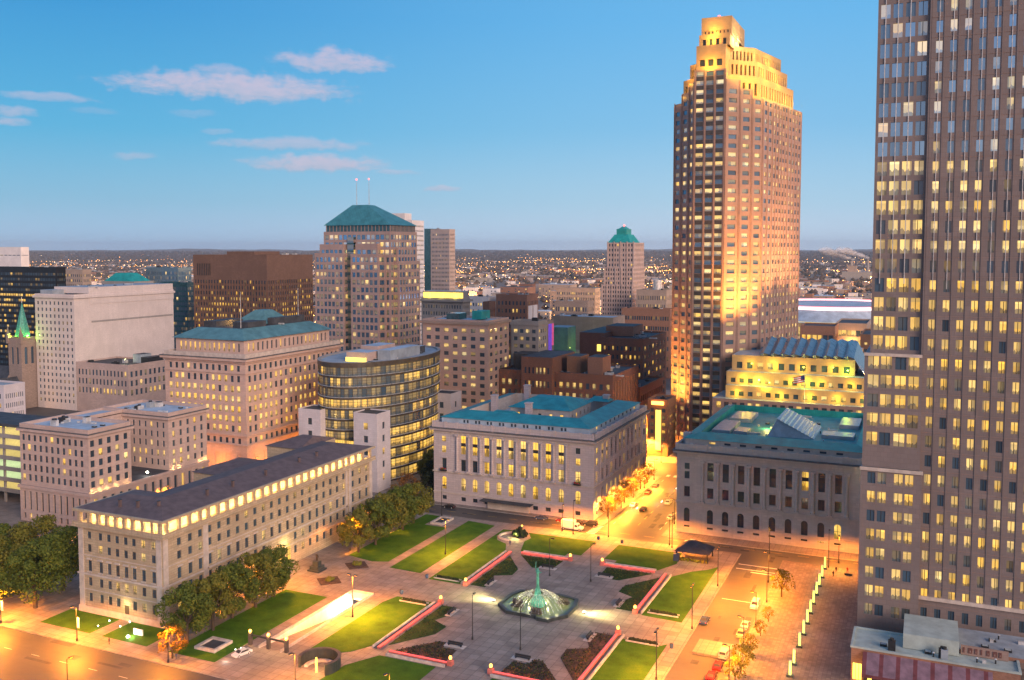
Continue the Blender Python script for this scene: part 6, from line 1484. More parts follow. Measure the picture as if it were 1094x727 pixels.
# lamp piers at the wall ends
pier0 = None
for sx in (-1, 1):
    for sy in (-1, 1):
        F = MIR(sx, sy); w = where[(sx, sy)]
        for (a, b, d) in ((24.2, 7.2, 'side entrance'), (5.0, 38.3, 'cross entrance')):
            x, y = F(a, b); lab = f'stone pier with glowing orange lamp at the {d}, {w}'
            t = thing('lamp_pier', lab, 'lamp', (x, y, .15), 'lamp piers at the ends of the red planter walls')
            m = MB(); m.box(x - .6, x + .6, y - .6, y + .6, .152, 1.2, 'red_stone'); m.build('pier', t)
            m = MB(); m.tube((x, y, 1.2), (x, y, 1.5), .2, .2, 'metal_dark', 6); m.ball((x, y, 1.85), .38, .38, .48, 'lamp_orange', 8, 6); m.build('lantern', t)
            light('lantern_light', t, (x, y, 2.1), 130, (1, .36, .06), 'POINT', .3)
# benches in the beds
for sx in (-1, 1):
    for sy in (-1, 1):
        F = MIR(sx, sy); w = where[(sx, sy)]
        for kind, (a, b), rz in (('A', (18.6, 11.6), 90), ('B', (8.6, 29.2), 0)):
            x, y = F(a, b)
            t = thing('bench', f'dark bench by the {"long" if kind == "A" else "cross"} bed at the {w}', 'bench', (x, y, .25), 'benches round the fountain', R(rz + (0)))
            def lb(x0, x1, y0, y1, z0, z1, mat, nm):
                m = MB(); m.box(x0, x1, y0, y1, z0, z1, mat); me = m.build(nm); me.parent = t
            lb(-2.6, 2.6, -.9, .9, -.02, .06, 'coping', 'slab'); lb(-1.9, 1.9, -.3, .3, .42, .52, 'metal_dark', 'seat'); lb(-1.9, 1.9, .31, .4, .55, .95, 'metal_dark', 'backrest'); lb(-1.7, -1.5, -.25, .25, .06, .42, 'metal_dark', 'leg'); lb(1.5, 1.7, -.25, .25, .06, .42, 'metal_dark', 'leg')
# low hedges at the openings
for sx in (-1, 1):
    for (ya, yb) in ((208.6, 209.6), (227.4, 228.4)):
        x = X0 + sx * 31; far = yb > 218
        t = thing('low_hedge', f'low hedge by the {"far" if far else "near"} kerb of the {"ramp" if sx < 0 else "road"} side fountain entrance', 'hedge', (x, ya, .15))
        m = MB()
        for k in range(26): m.ball((x - 3.2 + 6.4 * k / 25, (ya + yb) / 2 + rnd.gauss(0, .15), .5), .5, .45, .5, 'leaf_dark', 6, 4, .5)
        m.build('foliage', t); m = MB(); m.box(x - 4, x + 4, ya - .3, ya - .1, .152, .5, 'coping'); m.box(x - 4, x + 4, yb + .1, yb + .3, .152, .5, 'coping'); m.build('kerb', t)

# ---- fountain
fx, fy = X0, 219.2
ft = thing('fountain_basin', 'dark granite many sided fountain basin with lit greenish water', 'fountain', (fx, fy, .15))
poly = [(-9.8, -3.4), (-9.8, 3.6), (-8.4, 8.0), (-3, 9.3), (3, 9.3), (8.4, 8.0), (9.6, 3.6), (9.6, -3.4), (7.0, -6.6), (6.2, -8.2), (3, -8.2), (2.4, -7.2), (-5.8, -7.2)]
po = [(fx + a, fy + b) for a, b in poly]; pi_ = [(fx + a * .9, fy + b * .9) for a, b in poly]
m = MB(); n = len(po)
a_ = sum(po[i][0] * po[(i + 1) % n][1] - po[(i + 1) % n][0] * po[i][1] for i in range(n))
if a_ < 0: po.reverse(); pi_.reverse()
for i in range(n):
    p, q, r_, s_ = po[i], po[(i + 1) % n], pi_[(i + 1) % n], pi_[i]
    m.face([(*p, .15), (*q, .15), (*q, 1.0), (*p, 1.0)], 'granite_dark'); m.face([(*p, 1.0), (*q, 1.0), (*r_, 1.0), (*s_, 1.0)], 'granite_dark'); m.face([(*s_, 1.0), (*r_, 1.0), (*r_, .3), (*s_, .3)], 'granite_dark')
m.build('rim', ft)
m = MB(); m.face([(*p, .7) for p in pi_], 'basin_water'); m.build('water', ft)
sp_ = MB()
for k in range(44):
    an = 2 * math.pi * k / 44; r0, r1 = 6.8 + .8 * math.sin(k * 2.1), 1.6
    prev = None
    for j in range(9):
        s = j / 8; r = r0 + (r1 - r0) * s; z = .7 + 3.4 * (1 - (1 - s) ** 2) * 1.0; p = Vector((fx + r * math.cos(an), fy + r * math.sin(an), z))
        if prev: sp_.tube(prev, p, .06, .09, 'water_spray', 5, False)
        prev = p
o = sp_.build('spray', ft)
# statue on its bronze sphere and flames
stt = thing('fountain_statue', 'tall green bronze figure reaching up out of bronze flames in the fountain', 'statue', (fx, fy, .7))
m = MB(); m.lathe((fx, fy, .7), [(1.9, 0), (2.1, .5), (1.9, 1.4), (1.2, 2.3), (.8, 2.7)], 'bronze_green', 18); m.build('sphere', stt)
m = MB()
for k in range(10):
    an = k * 2.4; h = 3.4 + .5 * math.sin(k * 3.3); r = .75
    m.tube((fx + r * math.cos(an), fy + r * math.sin(an), 2.8), (fx + .35 * math.cos(an + .9), fy + .35 * math.sin(an + .9), 3.0 + h * .85), .42, .05, 'bronze_green', 6)
m.build('flames', stt)
me = bpy.data.meshes.new('figure')
vs = [(0, 0, 8.0), (0, 0, 8.9), (0, 0, 9.7), (0, 0, 10.2), (.02, 0, 10.65), (-.42, 0, 9.75), (-.62, .05, 10.6), (-.55, .05, 11.6), (-.5, .05, 12.3), (.42, 0, 9.75), (.75, 0, 9.35), (1.1, -.1, 9.75), (.2, 0, 7.7), (.18, .05, 6.5), (.12, .05, 5.0), (-.2, 0, 7.7), (-.16, .05, 6.5), (-.1, .05, 5.0), (0, 0, 10.42)]
ed = [(0, 1), (1, 2), (2, 3), (3, 18), (18, 4), (2, 5), (5, 6), (6, 7), (7, 8), (2, 9), (9, 10), (10, 11), (0, 12), (12, 13), (13, 14), (0, 15), (15, 16), (16, 17)]
rr_ = [.34, .36, .38, .14, .24, .18, .14, .11, .07, .18, .14, .10, .24, .2, .14, .24, .2, .14, .22]
me.from_pydata([(v[0], v[1], v[2] - .7) for v in vs], ed, []); me.materials.append(MATS['bronze_green'])
fo = bpy.data.objects.new('figure', me); COL.objects.link(fo); fo.parent = stt
sk = fo.modifiers.new('skin', 'SKIN'); sb_ = fo.modifiers.new('sub', 'SUBSURF'); sb_.levels = 1; sb_.render_levels = 2
for i, d in enumerate(me.skin_vertices[0].data): d.radius = (rr_[i], rr_[i])
me.skin_vertices[0].data[0].use_root = True
for (dx_, dy_, lab, wf) in ((-4.6, -2.6, 'upright carved granite group in the fountain basin beside the lamp post', 1), (1.6, -5.0, 'dark square carved granite block at the front of the fountain basin', 0), (5.6, 4.0, 'dark carved granite block at the far courthouse side of the fountain basin', 0), (-4.4, 5.2, 'carved granite block behind the bronze figure on the library side of the basin', 0)):
    x, y = fx + dx_, fy + dy_
    t = thing('granite_sculpture', lab, 'sculpture', (x, y, .7), 'carved granite blocks in the basin'); m = MB(); m.box(x - 1.5, x + 1.5, y - .8, y + .8, .45, 1.1, 'granite_block'); m.build('plinth', t)
    m = MB()
    for k in range(6): m.ball((x - 1.1 + k * .44, y + rnd.gauss(0, .15), 1.6 + (.5 if wf else .1) * rnd.random()), .36, .45, .85 if wf else .6, 'granite_block', 7, 5, .5)
    m.build('carving', t)
for (dx_, dy_, e, lab) in ((-12.2, -1.0, 1500, 'bright ground floodlight at the ramp side of the fountain'), (12.3, 1.2, 1500, 'bright ground floodlight at the road side of the fountain')):
    x, y = fx + dx_, fy + dy_
    t = thing('floodlight', lab, 'lamp', (x, y, .15)); m = MB(); m.box(x - .35, x + .35, y - .25, y + .25, .152, .5, 'metal_dark'); m.build('housing', t); m = MB(); m.box(x - .3, x + .3, y - .2, y + .2, .502, .6, 'lamp_white'); m.build('lens', t)
    s_ = 1 if dx_ > 0 else -1; light('lens_light', t, (x - s_ * 1.5, y, 2.6), e * 11, (1, .84, .32), 'SPOT', .3, rot=(s_, .12, -.30), angle=74, blend=1); light('lens_light', t, (x, y, 2.2), e * .35, (1, .84, .32), 'POINT', .3)
for k in range(6):
    an = k * 1.05 + .3; light('pool_light', ft, (fx + 5.0 * math.cos(an), fy + 4.6 * math.sin(an), 3.2), 140, (1, .92, .42), 'POINT', .2)
light('pool_light', ft, (fx - .8, fy - 3.6, 1.6), 420, (.8, 1, .7), 'SPOT', .2, rot=(.1, .5, 1), angle=70)

# ---- flower bed hedges, statue, corner features
for (c, lab) in ((227.4, 'round clipped shrub in the diamond flower bed by the dark statue, library side'), (213.5, 'round clipped shrub in the diamond flower bed by the dark statue, street side')):
    t = thing('clipped_shrub', lab, 'shrub', (-151, c, .3)); m = MB()
    for k in range(14): m.ball((-151 + rnd.gauss(0, .6), c + rnd.gauss(0, .6), .7), .5, .5, .5, 'leaf_olive', 6, 5, .4)
    m.build('foliage', t)
st_ = thing('monument', 'dark bronze statue on a stepped granite plinth in front of the long office building', 'statue', (-159.4, 219.3, .15))
m = MB(); m.box(-161.4, -157.4, 217.3, 221.3, .152, .6, 'granite_dark'); m.box(-160.9, -157.9, 217.8, 220.8, .6, 1.6, 'granite_dark'); m.box(-160.3, -158.5, 218.4, 220.2, 1.6, 2.9, 'granite_dark'); m.build('plinth', st_)
me = bpy.data.meshes.new('figure'); vs = [(0, 0, 3.9), (0, 0, 4.5), (0, 0, 4.8), (.04, 0, 5.05), (.3, 0, 4.5), (.42, .1, 4.1), (.4, .3, 3.8), (-.3, 0, 4.5), (-.5, .1, 4.2), (-.5, .35, 4.5), (.14, 0, 3.8), (.16, 0, 3.3), (.16, 0, 2.85), (-.14, 0, 3.8), (-.18, .1, 3.3), (-.18, 0, 2.85)]
ed = [(0, 1), (1, 2), (2, 3), (1, 4), (4, 5), (5, 6), (1, 7), (7, 8), (8, 9), (0, 10), (10, 11), (11, 12), (0, 13), (13, 14), (14, 15)]; rr_ = [.24, .26, .1, .17, .14, .11, .08, .14, .11, .08, .17, .14, .1, .17, .14, .1]
me.from_pydata([(v[0], v[1], v[2] - .15) for v in vs], ed, []); me.materials.append(MATS['bronze_dark'])
fo = bpy.data.objects.new('figure', me); COL.objects.link(fo); fo.parent = st_; fo.modifiers.new('skin', 'SKIN'); fo.modifiers.new('sub', 'SUBSURF').render_levels = 2
for i, d in enumerate(me.skin_vertices[0].data): d.radius = (rr_[i], rr_[i])
me.skin_vertices[0].data[0].use_root = True
# evergreen planting with yellow lamp (far corner, library side)
t = thing('evergreen_planting', 'round dark evergreen planting with yellow lights in the round seat by the library street', 'shrub', (-118.6, 272.6, .15)); m = MB()
for k in range(60):
    a = rnd.random() * 6.28; r = 2.2 * math.sqrt(rnd.random()); m.ball((-118.6 + r * math.cos(a), 272.6 + r * math.sin(a), .6 + (2.4 - r * .7) * rnd.random()), .6, .6, .6, 'leaf_dark', 6, 5, .5)
m.build('foliage', t); m = MB(); m.ball((-118.9, 270.4, 1.3), .3, .3, .3, 'lamp_white', 6, 4); m.ball((-118.2, 273.5, 3.4), .35, .35, .3, 'strip_yellow', 6, 4); m.build('lamp', t); light('lamp_light', t, (-118.9, 269.6, 1.6), 60, (1, .85, .25))
t = thing('seat_wall', 'curved pale seat wall round the evergreen planting by the library street', 'wall', (-121, 270.6, .15)); m = MB()
for k in range(14):
    a0, a1 = R(100 + k * 13), R(100 + (k + 1) * 13)
    pts = [(-120.6 + r * math.cos(a), 270.6 + r * math.sin(a)) for r, a in ((3.6, a0), (4.2, a0), (4.2, a1), (3.6, a1))]; m.prism(pts, .153, .7, 'coping')
m.build('seat', t)
# dark roofed pavilion (corner by the courthouse)
t = thing('pavilion', 'small pavilion with low dark pyramid roof over lit yellow shrubs near the courthouse corner', 'pavilion', (-62.0, 274, .15))
m = MB(); hip(m, -67.3, -56.7, 270, 278.6, 2.9, -63.5, -61.5, 273.6, 275, 5.4, 'roof_dark', 'roof_dark'); m.build('roof', t)
for (x, y) in ((-66.6, 270.7), (-57.4, 270.7), (-66.6, 278), (-57.4, 278)):
    m = MB(); m.box(x - .18, x + .18, y - .18, y + .18, .152, 2.9, 'metal_dark'); m.build('post', t)
m = MB(); m.box(-67.2, -65.6, 269.0, 270.6, .153, 2.2, 'paint_car_blue'); m.build('booth', t)
m = MB()
for k in range(24): m.ball((-65.5 + 8 * rnd.random(), 270.2 + 1.6 * rnd.random(), .5), .5, .4, .45, 'leaf_olive', 6, 4, .5)
m.build('shrubs', t); light('shrub_light', t, (-60.5, 269.2, 1.2), 70, (1, .8, .2)); light('shrub_light', t, (-63.5, 269.2, 1.2), 50, (1, .8, .2))
# curved memorial wall (near corner)
t = thing('curved_wall', 'curved dark granite memorial wall seat beside the garage ramp lawn', 'wall', (-121.3, 167.3, .15))
for nm, r0, r1, h, mt, aa, bb in (('wall', 4.2, 4.7, 2.6, 'granite_dark', -40, 205), ('cap', 4.05, 4.85, 2.75, 'granite_block', -40, 205), ('seat', 2.7, 3.5, .65, 'coping', -30, 200)):
    m = MB(); N = 24
    for k in range(N):
        a0, a1 = R(aa + (bb - aa) * k / N), R(aa + (bb - aa) * (k + 1) / N)
        pts = [(-121.3 + r * math.cos(a), 167.3 + r * math.sin(a)) for r, a in ((r0, a0), (r1, a0), (r1, a1), (r0, a1))]; m.prism(pts, .153 if nm != 'cap' else 2.601, h, mt)
    m.build(nm, t)
t = thing('light_post', 'slim glowing yellow light post in front of the curved memorial wall', 'lamp', (-120.6, 165.2, .15)); m = MB(); m.box(-120.75, -120.45, 165.05, 165.35, .152, 3.4, 'strip_yellow'); m.build('tube', t); light('tube_light', t, (-120.2, 164.6, 1.4), 90, (1, .7, .2))
# square dark planters with pale rims
for (x0_, x1_, y0_, y1_, lab) in ((-153.6, -147.6, 163.4, 169.6, 'square dark planter with a pale stone rim on the lawn near the street trees'), (-151.6, -146.8, 272.5, 280.5, 'square dark planter with a pale stone rim on the lawn near the library')):
    t = thing('stone_planter', lab, 'planter', ((x0_ + x1_) / 2, (y0_ + y1_) / 2, .15)); m = MB(); parapet(m, x0_, x1_, y0_, y1_, .153, .85, .75, 'coping'); m.build('rim', t); m = MB(); m.face([(x0_ + .7, y0_ + .7, .45), (x1_ - .7, y0_ + .7, .45), (x1_ - .7, y1_ - .7, .45), (x0_ + .7, y1_ - .7, .45)], 'roof_dark'); m.build('bed', t)

# ---- glowing pylons on the brick plaza
p0 = None
ys_ = [280.1, 272.2, 264.9, 257.8, 250.8, 243.8, 236.7, 229.4, 221.6, 211.6, 205.2]
dsc = ['farthest glowing pylon beside the courthouse street', 'second glowing pylon from the courthouse street end', 'third glowing pylon from the courthouse street end', 'fourth glowing pylon from the courthouse street end', 'glowing pylon just before the middle of the row', 'middle glowing pylon of the row on the brick plaza', 'glowing pylon just past the middle of the row', 'fourth glowing pylon from the awning end', 'third glowing pylon from the awning end, before the gap', 'second glowing pylon from the awning end, after the gap', 'nearest glowing pylon of the row, by the awning']
for y, lab in zip(ys_, dsc):
    if p0 is None:
        p0 = thing('light_pylon', lab, 'lamp', (0, 0, 0), 'glowing pylons in a row on the brick plaza')
        m = MB(); m.box(-.7, .7, -.55, .55, .002, .5, 'granite_dark'); m.build('base', p0); m = MB(); m.box(-.22, .22, -.22, .22, .5, 3.5, 'tube_green'); m.build('tube', p0); m = MB(); m.box(-.27, .27, -.27, .27, 3.5, 3.62, 'steel_pale'); m.build('cap', p0); t = p0
    else: t = dup(p0, (-25.2, y, .15), 0, lab)
    light('tube_light', None, (-25.2 - .7, y - .7, 1.8), 26, (.9, 1, .5), 'POINT', .3)
p0.location = (-25.2, ys_[0], .15)

# ================================================================== STREET LIGHTS
def lamp_proto(nm, h, arms, mat, globe=False):
    t = thing(nm, 'x', 'street lamp', (0, 0, 0))
    m = MB(); m.tube((0, 0, 0), (0, 0, .7), .26, .2, 'metal_dark', 8); m.tube((0, 0, .7), (0, 0, h), .12, .075, 'metal_dark', 7); m.build('pole', t)
    for s in arms:
        m = MB(); m.tube((0, 0, h - .15), (s * 1.0, 0, h + .1), .06, .05, 'metal_dark', 5); m.build('arm', t)
        m = MB(); m.box(s * 1.0 - .45, s * 1.0 + .45, -.22, .22, h, h + .22, 'metal_dark'); m.box(s * 1.0 - .35, s * 1.0 + .35, -.17, .17, h - .07, h - .002, mat); m.build('lamp_head', t)
    return t
OR = (1, .30, .02)
def place_lamps(proto, items, group, h, energy, color=OR, first=None):
    for i, (x, y, rz, lab, k) in enumerate(items):
        if i == 0: t = proto; t.location = (x, y, .15); t.rotation_euler[2] = R(rz); t['label'] = lab; t['group'] = group
        else: t = dup(proto, (x, y, .15), R(rz), lab); t['group'] = group
        if k: light('lamp_light', None, (x + (.9 * math.cos(R(rz))), y + .9 * math.sin(R(rz)), h - .2), energy * k, color, 'SPOT', .35, rot=(0, 0, -1), angle=158, blend=.45)
# tall plaza poles
pp = lamp_proto('plaza_pole', 10.8, (1, -1), 'lamp_orange')
place_lamps(pp, [(-130.6, 194.4, 0, 'tall twin headed pole between the garage ramp and the lawn', 2.4), (-132.0, 246.8, 0, 'tall pole with a bright white head between two lawns toward the library', 1.2), (-51.4, 192, 90, 'tall twin headed pole at the near lawn by the orange road', 1.2), (-50.8, 253.6, 90, 'twin headed pole on the road side walk near the dark pavilion', 1.3),
    (-50.6, 222, 90, 'tall pole on the road side walk beside the parked blue car', 1.0), (-160.6, 238, 0, 'tall pole under the far plane trees by the long office building', .55), (-161.5, 186, 0, 'tall pole under the near plane trees by the long office building', .55), (-161.5, 206, 0, 'tall pole beside the dark monument at the office entrance', .8), (-161, 262, 0, 'tall pole at the end of the far tree row by the library street', .55)], 'tall poles on the plaza', 10.8, 2000)
pd = lamp_proto('dark_pole', 10.8, (1,), 'frame_dark')
place_lamps(pd, [(-96.9, 194.5, 90, 'unlit dark pole near the fountain toward the garage ramp', 0), (-84.2, 193.9, 90, 'unlit dark pole near the fountain toward the orange road', 0), (-84.0, 242.8, 0, 'unlit dark pole behind the fountain toward the courthouse', 0), (-96.2, 242.4, 0, 'unlit dark pole directly behind the bronze figure', 0), (-70.6, 281, 90, 'unlit dark pole at the crossing opposite the courthouse corner', 0), (-24.4, 281.8, 90, 'unlit dark pole at the far end of the glowing pylons', 0), (-152.5, 282.4, 0, 'unlit dark pole by the square planter near the library', 0), (-103.5, 281.5, 90, 'unlit dark pole in front of the white truck', 0)], 'unlit dark poles round the plaza', 10.8, 0)
# street lamps
sl_ = lamp_proto('street_lamp', 8.5, (1,), 'lamp_orange')
it = []
for i, x in enumerate((-208.3, -182.2, -153.9, -119, -96)): it.append((x, 155.6, 250, ['street lamp with a white banner under the big trees on the wide orange street', 'street lamp with a white banner by the small lawn on the wide orange street', 'street lamp by the golden tree at the lawn corner', 'street lamp on the wide street near the curved wall', 'street lamp on the wide street at the mall axis'][i], [1.5, 1.5, .8, 1.0, .8][i]))
for i, x in enumerate((-235, -262, -292, -325)): it.append((x, 155.6, 250, 'street lamp on the wide orange street beyond the big trees', 1.4))
for i, x in enumerate((-186, -214, -160, -240, -270, -130)): it.append((x, 134, 90, 'street lamp on the near kerb of the wide orange street', 1.0 if x < -150 else .7))
place_lamps(sl_, it, 'street lamps along the wide orange street', 8.5, 1900)
it = []
for y in (303, 318, 333, 348, 362): it.append((-98.6, y, 0, 'street lamp on the library side of the glowing side street', 1.35)); 
for y in (306, 325, 345, 364): it.append((-76.2, y, 180, 'street lamp on the courthouse side of the glowing side street', 1.0))
place_lamps(dup(sl_, (0, 0, 0)), it, 'street lamps along the glowing side street', 8.5, 1900, (1, .36, .035))
it = []
for x in (-108, -92, -72): it.append((x, 285.2 - 2, 90, 'street lamp at the crossing in front of the library', 1.0))
for x, k_ in ((-42, .25), (-22, .8), (0, .7)): it.append((x, 287.0, 270, 'street lamp on the plaza side of the courthouse street', k_))
it.append((-38.5, 262.2, 180, 'twin street lamp at the road mouth opposite the courthouse', .9))
place_lamps(dup(sl_, (0, 0, 0)), it, 'street lamps in front of the library and courthouse', 8.5, 2500)
it = []
for y in (196, 213, 230, 247): it.append((-36.6, y, 180, ['street lamp by the parked red cars', 'street lamp by the silver parked van', 'street lamp between the parked cars and brick plaza', 'street lamp near the white lit van'][int((y - 196) / 17)], 1.35))
place_lamps(dup(sl_, (0, 0, 0)), it, 'street lamps along the parked cars', 8.5, 1500)
it = []
for y in (175, 200, 225, 250, 275): it.append((-246.5, y, 0, 'street lamp in the street between the long office and the court building', 1.0)); 
for y in (300, 320, 345, 365): it.append((-247.5, y, 0, 'street lamp in the street beside the bank building', 1.0))
place_lamps(dup(sl_, (0, 0, 0)), it, 'street lamps along the street behind the long office', 8.5, 1700)
it = []
for x in (-300, -270, -240, -210, -180, -150, -122, -104): it.append((x, 393, 90, 'street lamp on the avenue behind the library', 1.0))
for y in (402, 420, 440, 462, 485): it.append((-127, y, 180, 'street lamp on the glowing street beyond the library', 1.6)); it.append((-113, y, 0, 'street lamp on the glowing street beside the skyscraper', 1.6))
for x in (-150, -130, -112): it.append((x, 481, 90, 'street lamp at the far glowing crossing', 2.0))
place_lamps(dup(sl_, (0, 0, 0)), it, 'street lamps on the avenue behind the library', 8.5, 3000, (1, .34, .035))
for (x, y) in ((-208.3, 155.6), (-182.2, 155.6)):
    b = thing('banner', 'white banner hanging on the street lamp ' + ('under the big trees' if x < -200 else 'by the small lawn'), 'banner', (x, y, 3.4)); m = MB(); m.box(x + .14, x + .9, y - .03, y + .03, 3.4, 5.8, 'banner_white'); m.build('cloth', b)
# illuminated name board on the lawn
t = thing('lit_sign', 'small white sign board on the lawn lit by a bright ground spotlight', 'sign', (-171, 163.5, .2)); m = MB(); m.box(-172.4, -169.6, 163.4, 163.7, .5, 1.9, 'banner_white'); m.box(-172.2, -172, 163.45, 163.65, .2, .5, 'metal_dark'); m.box(-170, -169.8, 163.45, 163.65, .2, .5, 'metal_dark'); m.build('board', t)
m = MB(); m.ball((-172.3, 161.6, .6), .4, .4, .3, 'lamp_white', 8, 5); m.build('spotlight', t); light('spot_light', t, (-172.2, 162.0, .9), 420, (.75, 1, .85), 'POINT', .2)
for (x, y) in ((-183.6, 163), (-183.6, 166.5), (-178.4, 165), (-178.4, 168)):
    t = thing('path_light', 'small yellow path light beside the office entrance walk', 'lamp', (x, y, .2), 'path lights at the office entrance walk'); m = MB(); m.tube((x, y, .2), (x, y, .7), .07, .07, 'metal_dark', 5); m.build('stake', t); m = MB(); m.ball((x, y, .8), .16, .16, .14, 'lamp_white', 6, 4); m.build('bulb', t); light('bulb_light', t, (x, y, 1.1), 26, (1, .75, .2))
# ramp gate with three lamp piers and beam
t = thing('ramp_gate', 'dark gate beam on piers with glowing orange lanterns at the mouth of the garage ramp', 'gate', (-137, 170.6, .15))
for x in (-143.2, -137.9, -132.8):
    m = MB(); m.box(x - .35, x + .35, 170.2, 171, .153, 3.0, 'granite_block'); m.build('pier', t); m = MB(); m.ball((x, 170.6, 3.45), .36, .36, .42, 'lamp_orange', 8, 6); m.build('lantern', t); light('lantern_light', t, (x, 170.0, 3.8), 210, (1, .5, .14))
m = MB(); m.box(-142.8, -133.2, 170.45, 170.75, 2.4, 2.75, 'metal_dark'); m.build('beam', t)
t = thing('utility_box', 'small dark box standing on the bright floor inside the garage ramp', 'box', (-136, 207.5, -4.2)); m = MB(); m.box(-136.8, -135.2, 206.8, 208.2, -4.19, -2.2, 'granite_block'); m.box(-136.9, -135.1, 206.7, 208.3, -2.199, -2.05, 'metal_dark'); m.build('cabinet', t)
# small drums and boxes along the plaza edge
for (x, y, lab) in ((-127.2, 226.6, 'dark litter bin at the corner of the lawn near the ramp end'), (-127.6, 213.2, 'dark litter bin at the near lawn corner by the ramp end'), (-94.2, 279.5, 'dark litter bin at the plaza mouth facing the crossing'), (-86.2, 279, 'second dark litter bin at the plaza mouth nearest the courthouse'), (-52.4, 209, 'dark litter bin on the road side walk near the parked blue car')):
    t = thing('litter_bin', lab, 'bin', (x, y, .15)); m = MB(); m.lathe((x, y, .152), [(.38, 0), (.45, .5), (.45, .95), (.3, 1.1)], 'paint_car_blue', 12); m.build('drum', t); m = MB(); m.tube((x, y, 1.25), (x, y, 1.3), .4, .2, 'metal_dark', 10); m.build('lid', t)

# ================================================================== TREES
def crown_mesh(h, r, seed, leaf, n=2600, zb=.28, flat=1.0):
    rg = random.Random(seed); mb = MB(); cl = []
    for k in range(34):
        a = rg.random() * 6.283; u = rg.random() ** .6; zz = rg.uniform(zb, .92); prof = math.sin(math.pi * min(1, max(.08, (zz - zb + .12) / (1.1 - zb)))) ** .7
        rad = r * prof * (.35 + .6 * u); cl.append((rad * 1.08 * math.cos(a), rad * 1.08 * math.sin(a), zz * h, r * rg.uniform(.17, .38)))
    cl.append((0, 0, h * .86, r * .34))
    for k in range(n):
        c = rg.choice(cl); d = Vector((rg.gauss(0, 1), rg.gauss(0, 1), rg.gauss(0, 1) + .25)).normalized()
        p = Vector(c[:3]) + d * c[3] * (.55 + .5 * rg.random() ** .5) * Vector((1, 1, .85)).length / 1.65
        nrm = (d + Vector((rg.gauss(0, .5), rg.gauss(0, .5), rg.gauss(0, .5)))).normalized(); a = nrm.orthogonal().normalized(); b = nrm.cross(a); s = rg.uniform(.16, .36) * (r / 4.5) ** .5
        t = rg.random() * 6.28; a, b = a * math.cos(t) + b * math.sin(t), b * math.cos(t) - a * math.sin(t)
        mb.face([p - a * s, p - b * s * .6, p + a * s, p + b * s * .6], leaf)
    return mb
def trunk_mesh(h, r, seed):
    rg = random.Random(seed + 50); mb = MB(); b = h * .34
    mb.tube((0, 0, 0), (0, 0, b), .03 * h, .022 * h, 'bark', 8)
    for k in range(7):
        a = k * .9 + rg.random(); e = (r * .55 * math.cos(a), r * .55 * math.sin(a), h * rg.uniform(.55, .8)); mb.tube((0, 0, b * rg.uniform(.8, 1)), e, .014 * h, .004 * h, 'bark', 6)
    return mb
protos = {}
def tree(kind, x, y, label, group, rz=0, sc_=1.0, z=.15):
    h, r, leaf, n = dict(plane=(14.2, 6.3, 'leaf_green', 7500), plane2=(13.6, 6.1, 'leaf_olive', 7500), big=(19.5, 8.6, 'leaf_green', 10500), big2=(18.5, 8.4, 'leaf_olive', 10500), gold=(7.4, 3.0, 'leaf_gold', 1100), small=(6.4, 2.6, 'leaf_olive', 1000), rust=(9, 3.8, 'leaf_rust', 2600), dark=(10, 4.0, 'leaf_dark', 2800))[kind]
    if kind not in protos:
        t = thing('street_tree' if kind in ('gold', 'small') else 'tree', label, 'tree', (0, 0, 0), group); trunk_mesh(h, r, len(protos)).build('trunk', t); crown_mesh(h, r, 7 + len(protos), leaf, n).build('crown', t); protos[kind] = t
        t.location = (x, y, z); t.rotation_euler[2] = rz; t.scale = (sc_,) * 3
    else: t = dup(protos[kind], (x, y, z), rz, label, sc_); t['group'] = group
    return t
G1 = 'plane trees in a row beside the long office building'
for i, (y, dx_) in enumerate(((165.5, 0), (173.5, .6), (181.5, -.3), (189.5, .4), (197.5, 0))):
    tree('plane' if i % 2 == 0 else 'plane2', -157.6 + dx_, y, ['dense plane tree at the street end of the near row', 'second plane tree in from the street in the near row', 'middle plane tree of the near row by the long office', 'fourth plane tree of the near row, shading the office wall', 'plane tree at the statue end of the near row'][i], G1, i * 1.3, (.95, 1.0, .97, 1.02, .92)[i])
for i, (y, dx_) in enumerate(((237.5, 0), (246, .7), (254.5, -.3), (263, .5), (271, 0))):
    tree('plane2' if i % 2 == 0 else 'plane', -157.2 + dx_, y, ['plane tree at the statue end of the far row', 'second plane tree of the far row counted from the statue', 'middle plane tree of the far row toward the library', 'fourth plane tree of the far row, before the planter', 'plane tree at the library end of the far row'][i], G1, 2 + i * 1.1, (.95, 1.0, 1.03, 1.0, 1.0)[i])
G2 = 'big trees at the street corner beside the long office building'
for i, (x, y, k, s) in enumerate(((-209, 166, 'big', .92), (-221, 162.5, 'big2', 1.0), (-232, 167, 'big', 1.0), (-213, 178, 'big', .9), (-226, 181, 'big2', .95), (-240, 175, 'big', .95), (-246, 163, 'big2', .9))):
    tree(k, x, y, ['big street corner tree closest to the long office wall', 'big corner tree whose branches hang over the orange pavement', 'big corner tree beside the street lamp with banner', 'big tree behind the corner tree against the office side wall', 'big tree in the second row in front of the pink court building', 'big tree in the second row at the frame edge', 'big tree on the orange pavement cut by the frame edge'][i], G2, i * 1.7, s)
tree('gold', -154.6, 157.6, 'small golden lit tree under the street lamp at the lawn corner', 'golden lit street trees', 0, 1.05)
for i, y in enumerate((305, 315, 325, 335, 346, 357)): tree('gold', -99.6 - .4 * (i % 2), y, 'small golden lit tree on the library side of the glowing side street', 'golden lit street trees beside the library', i * .8, .95 + .06 * (i % 3))
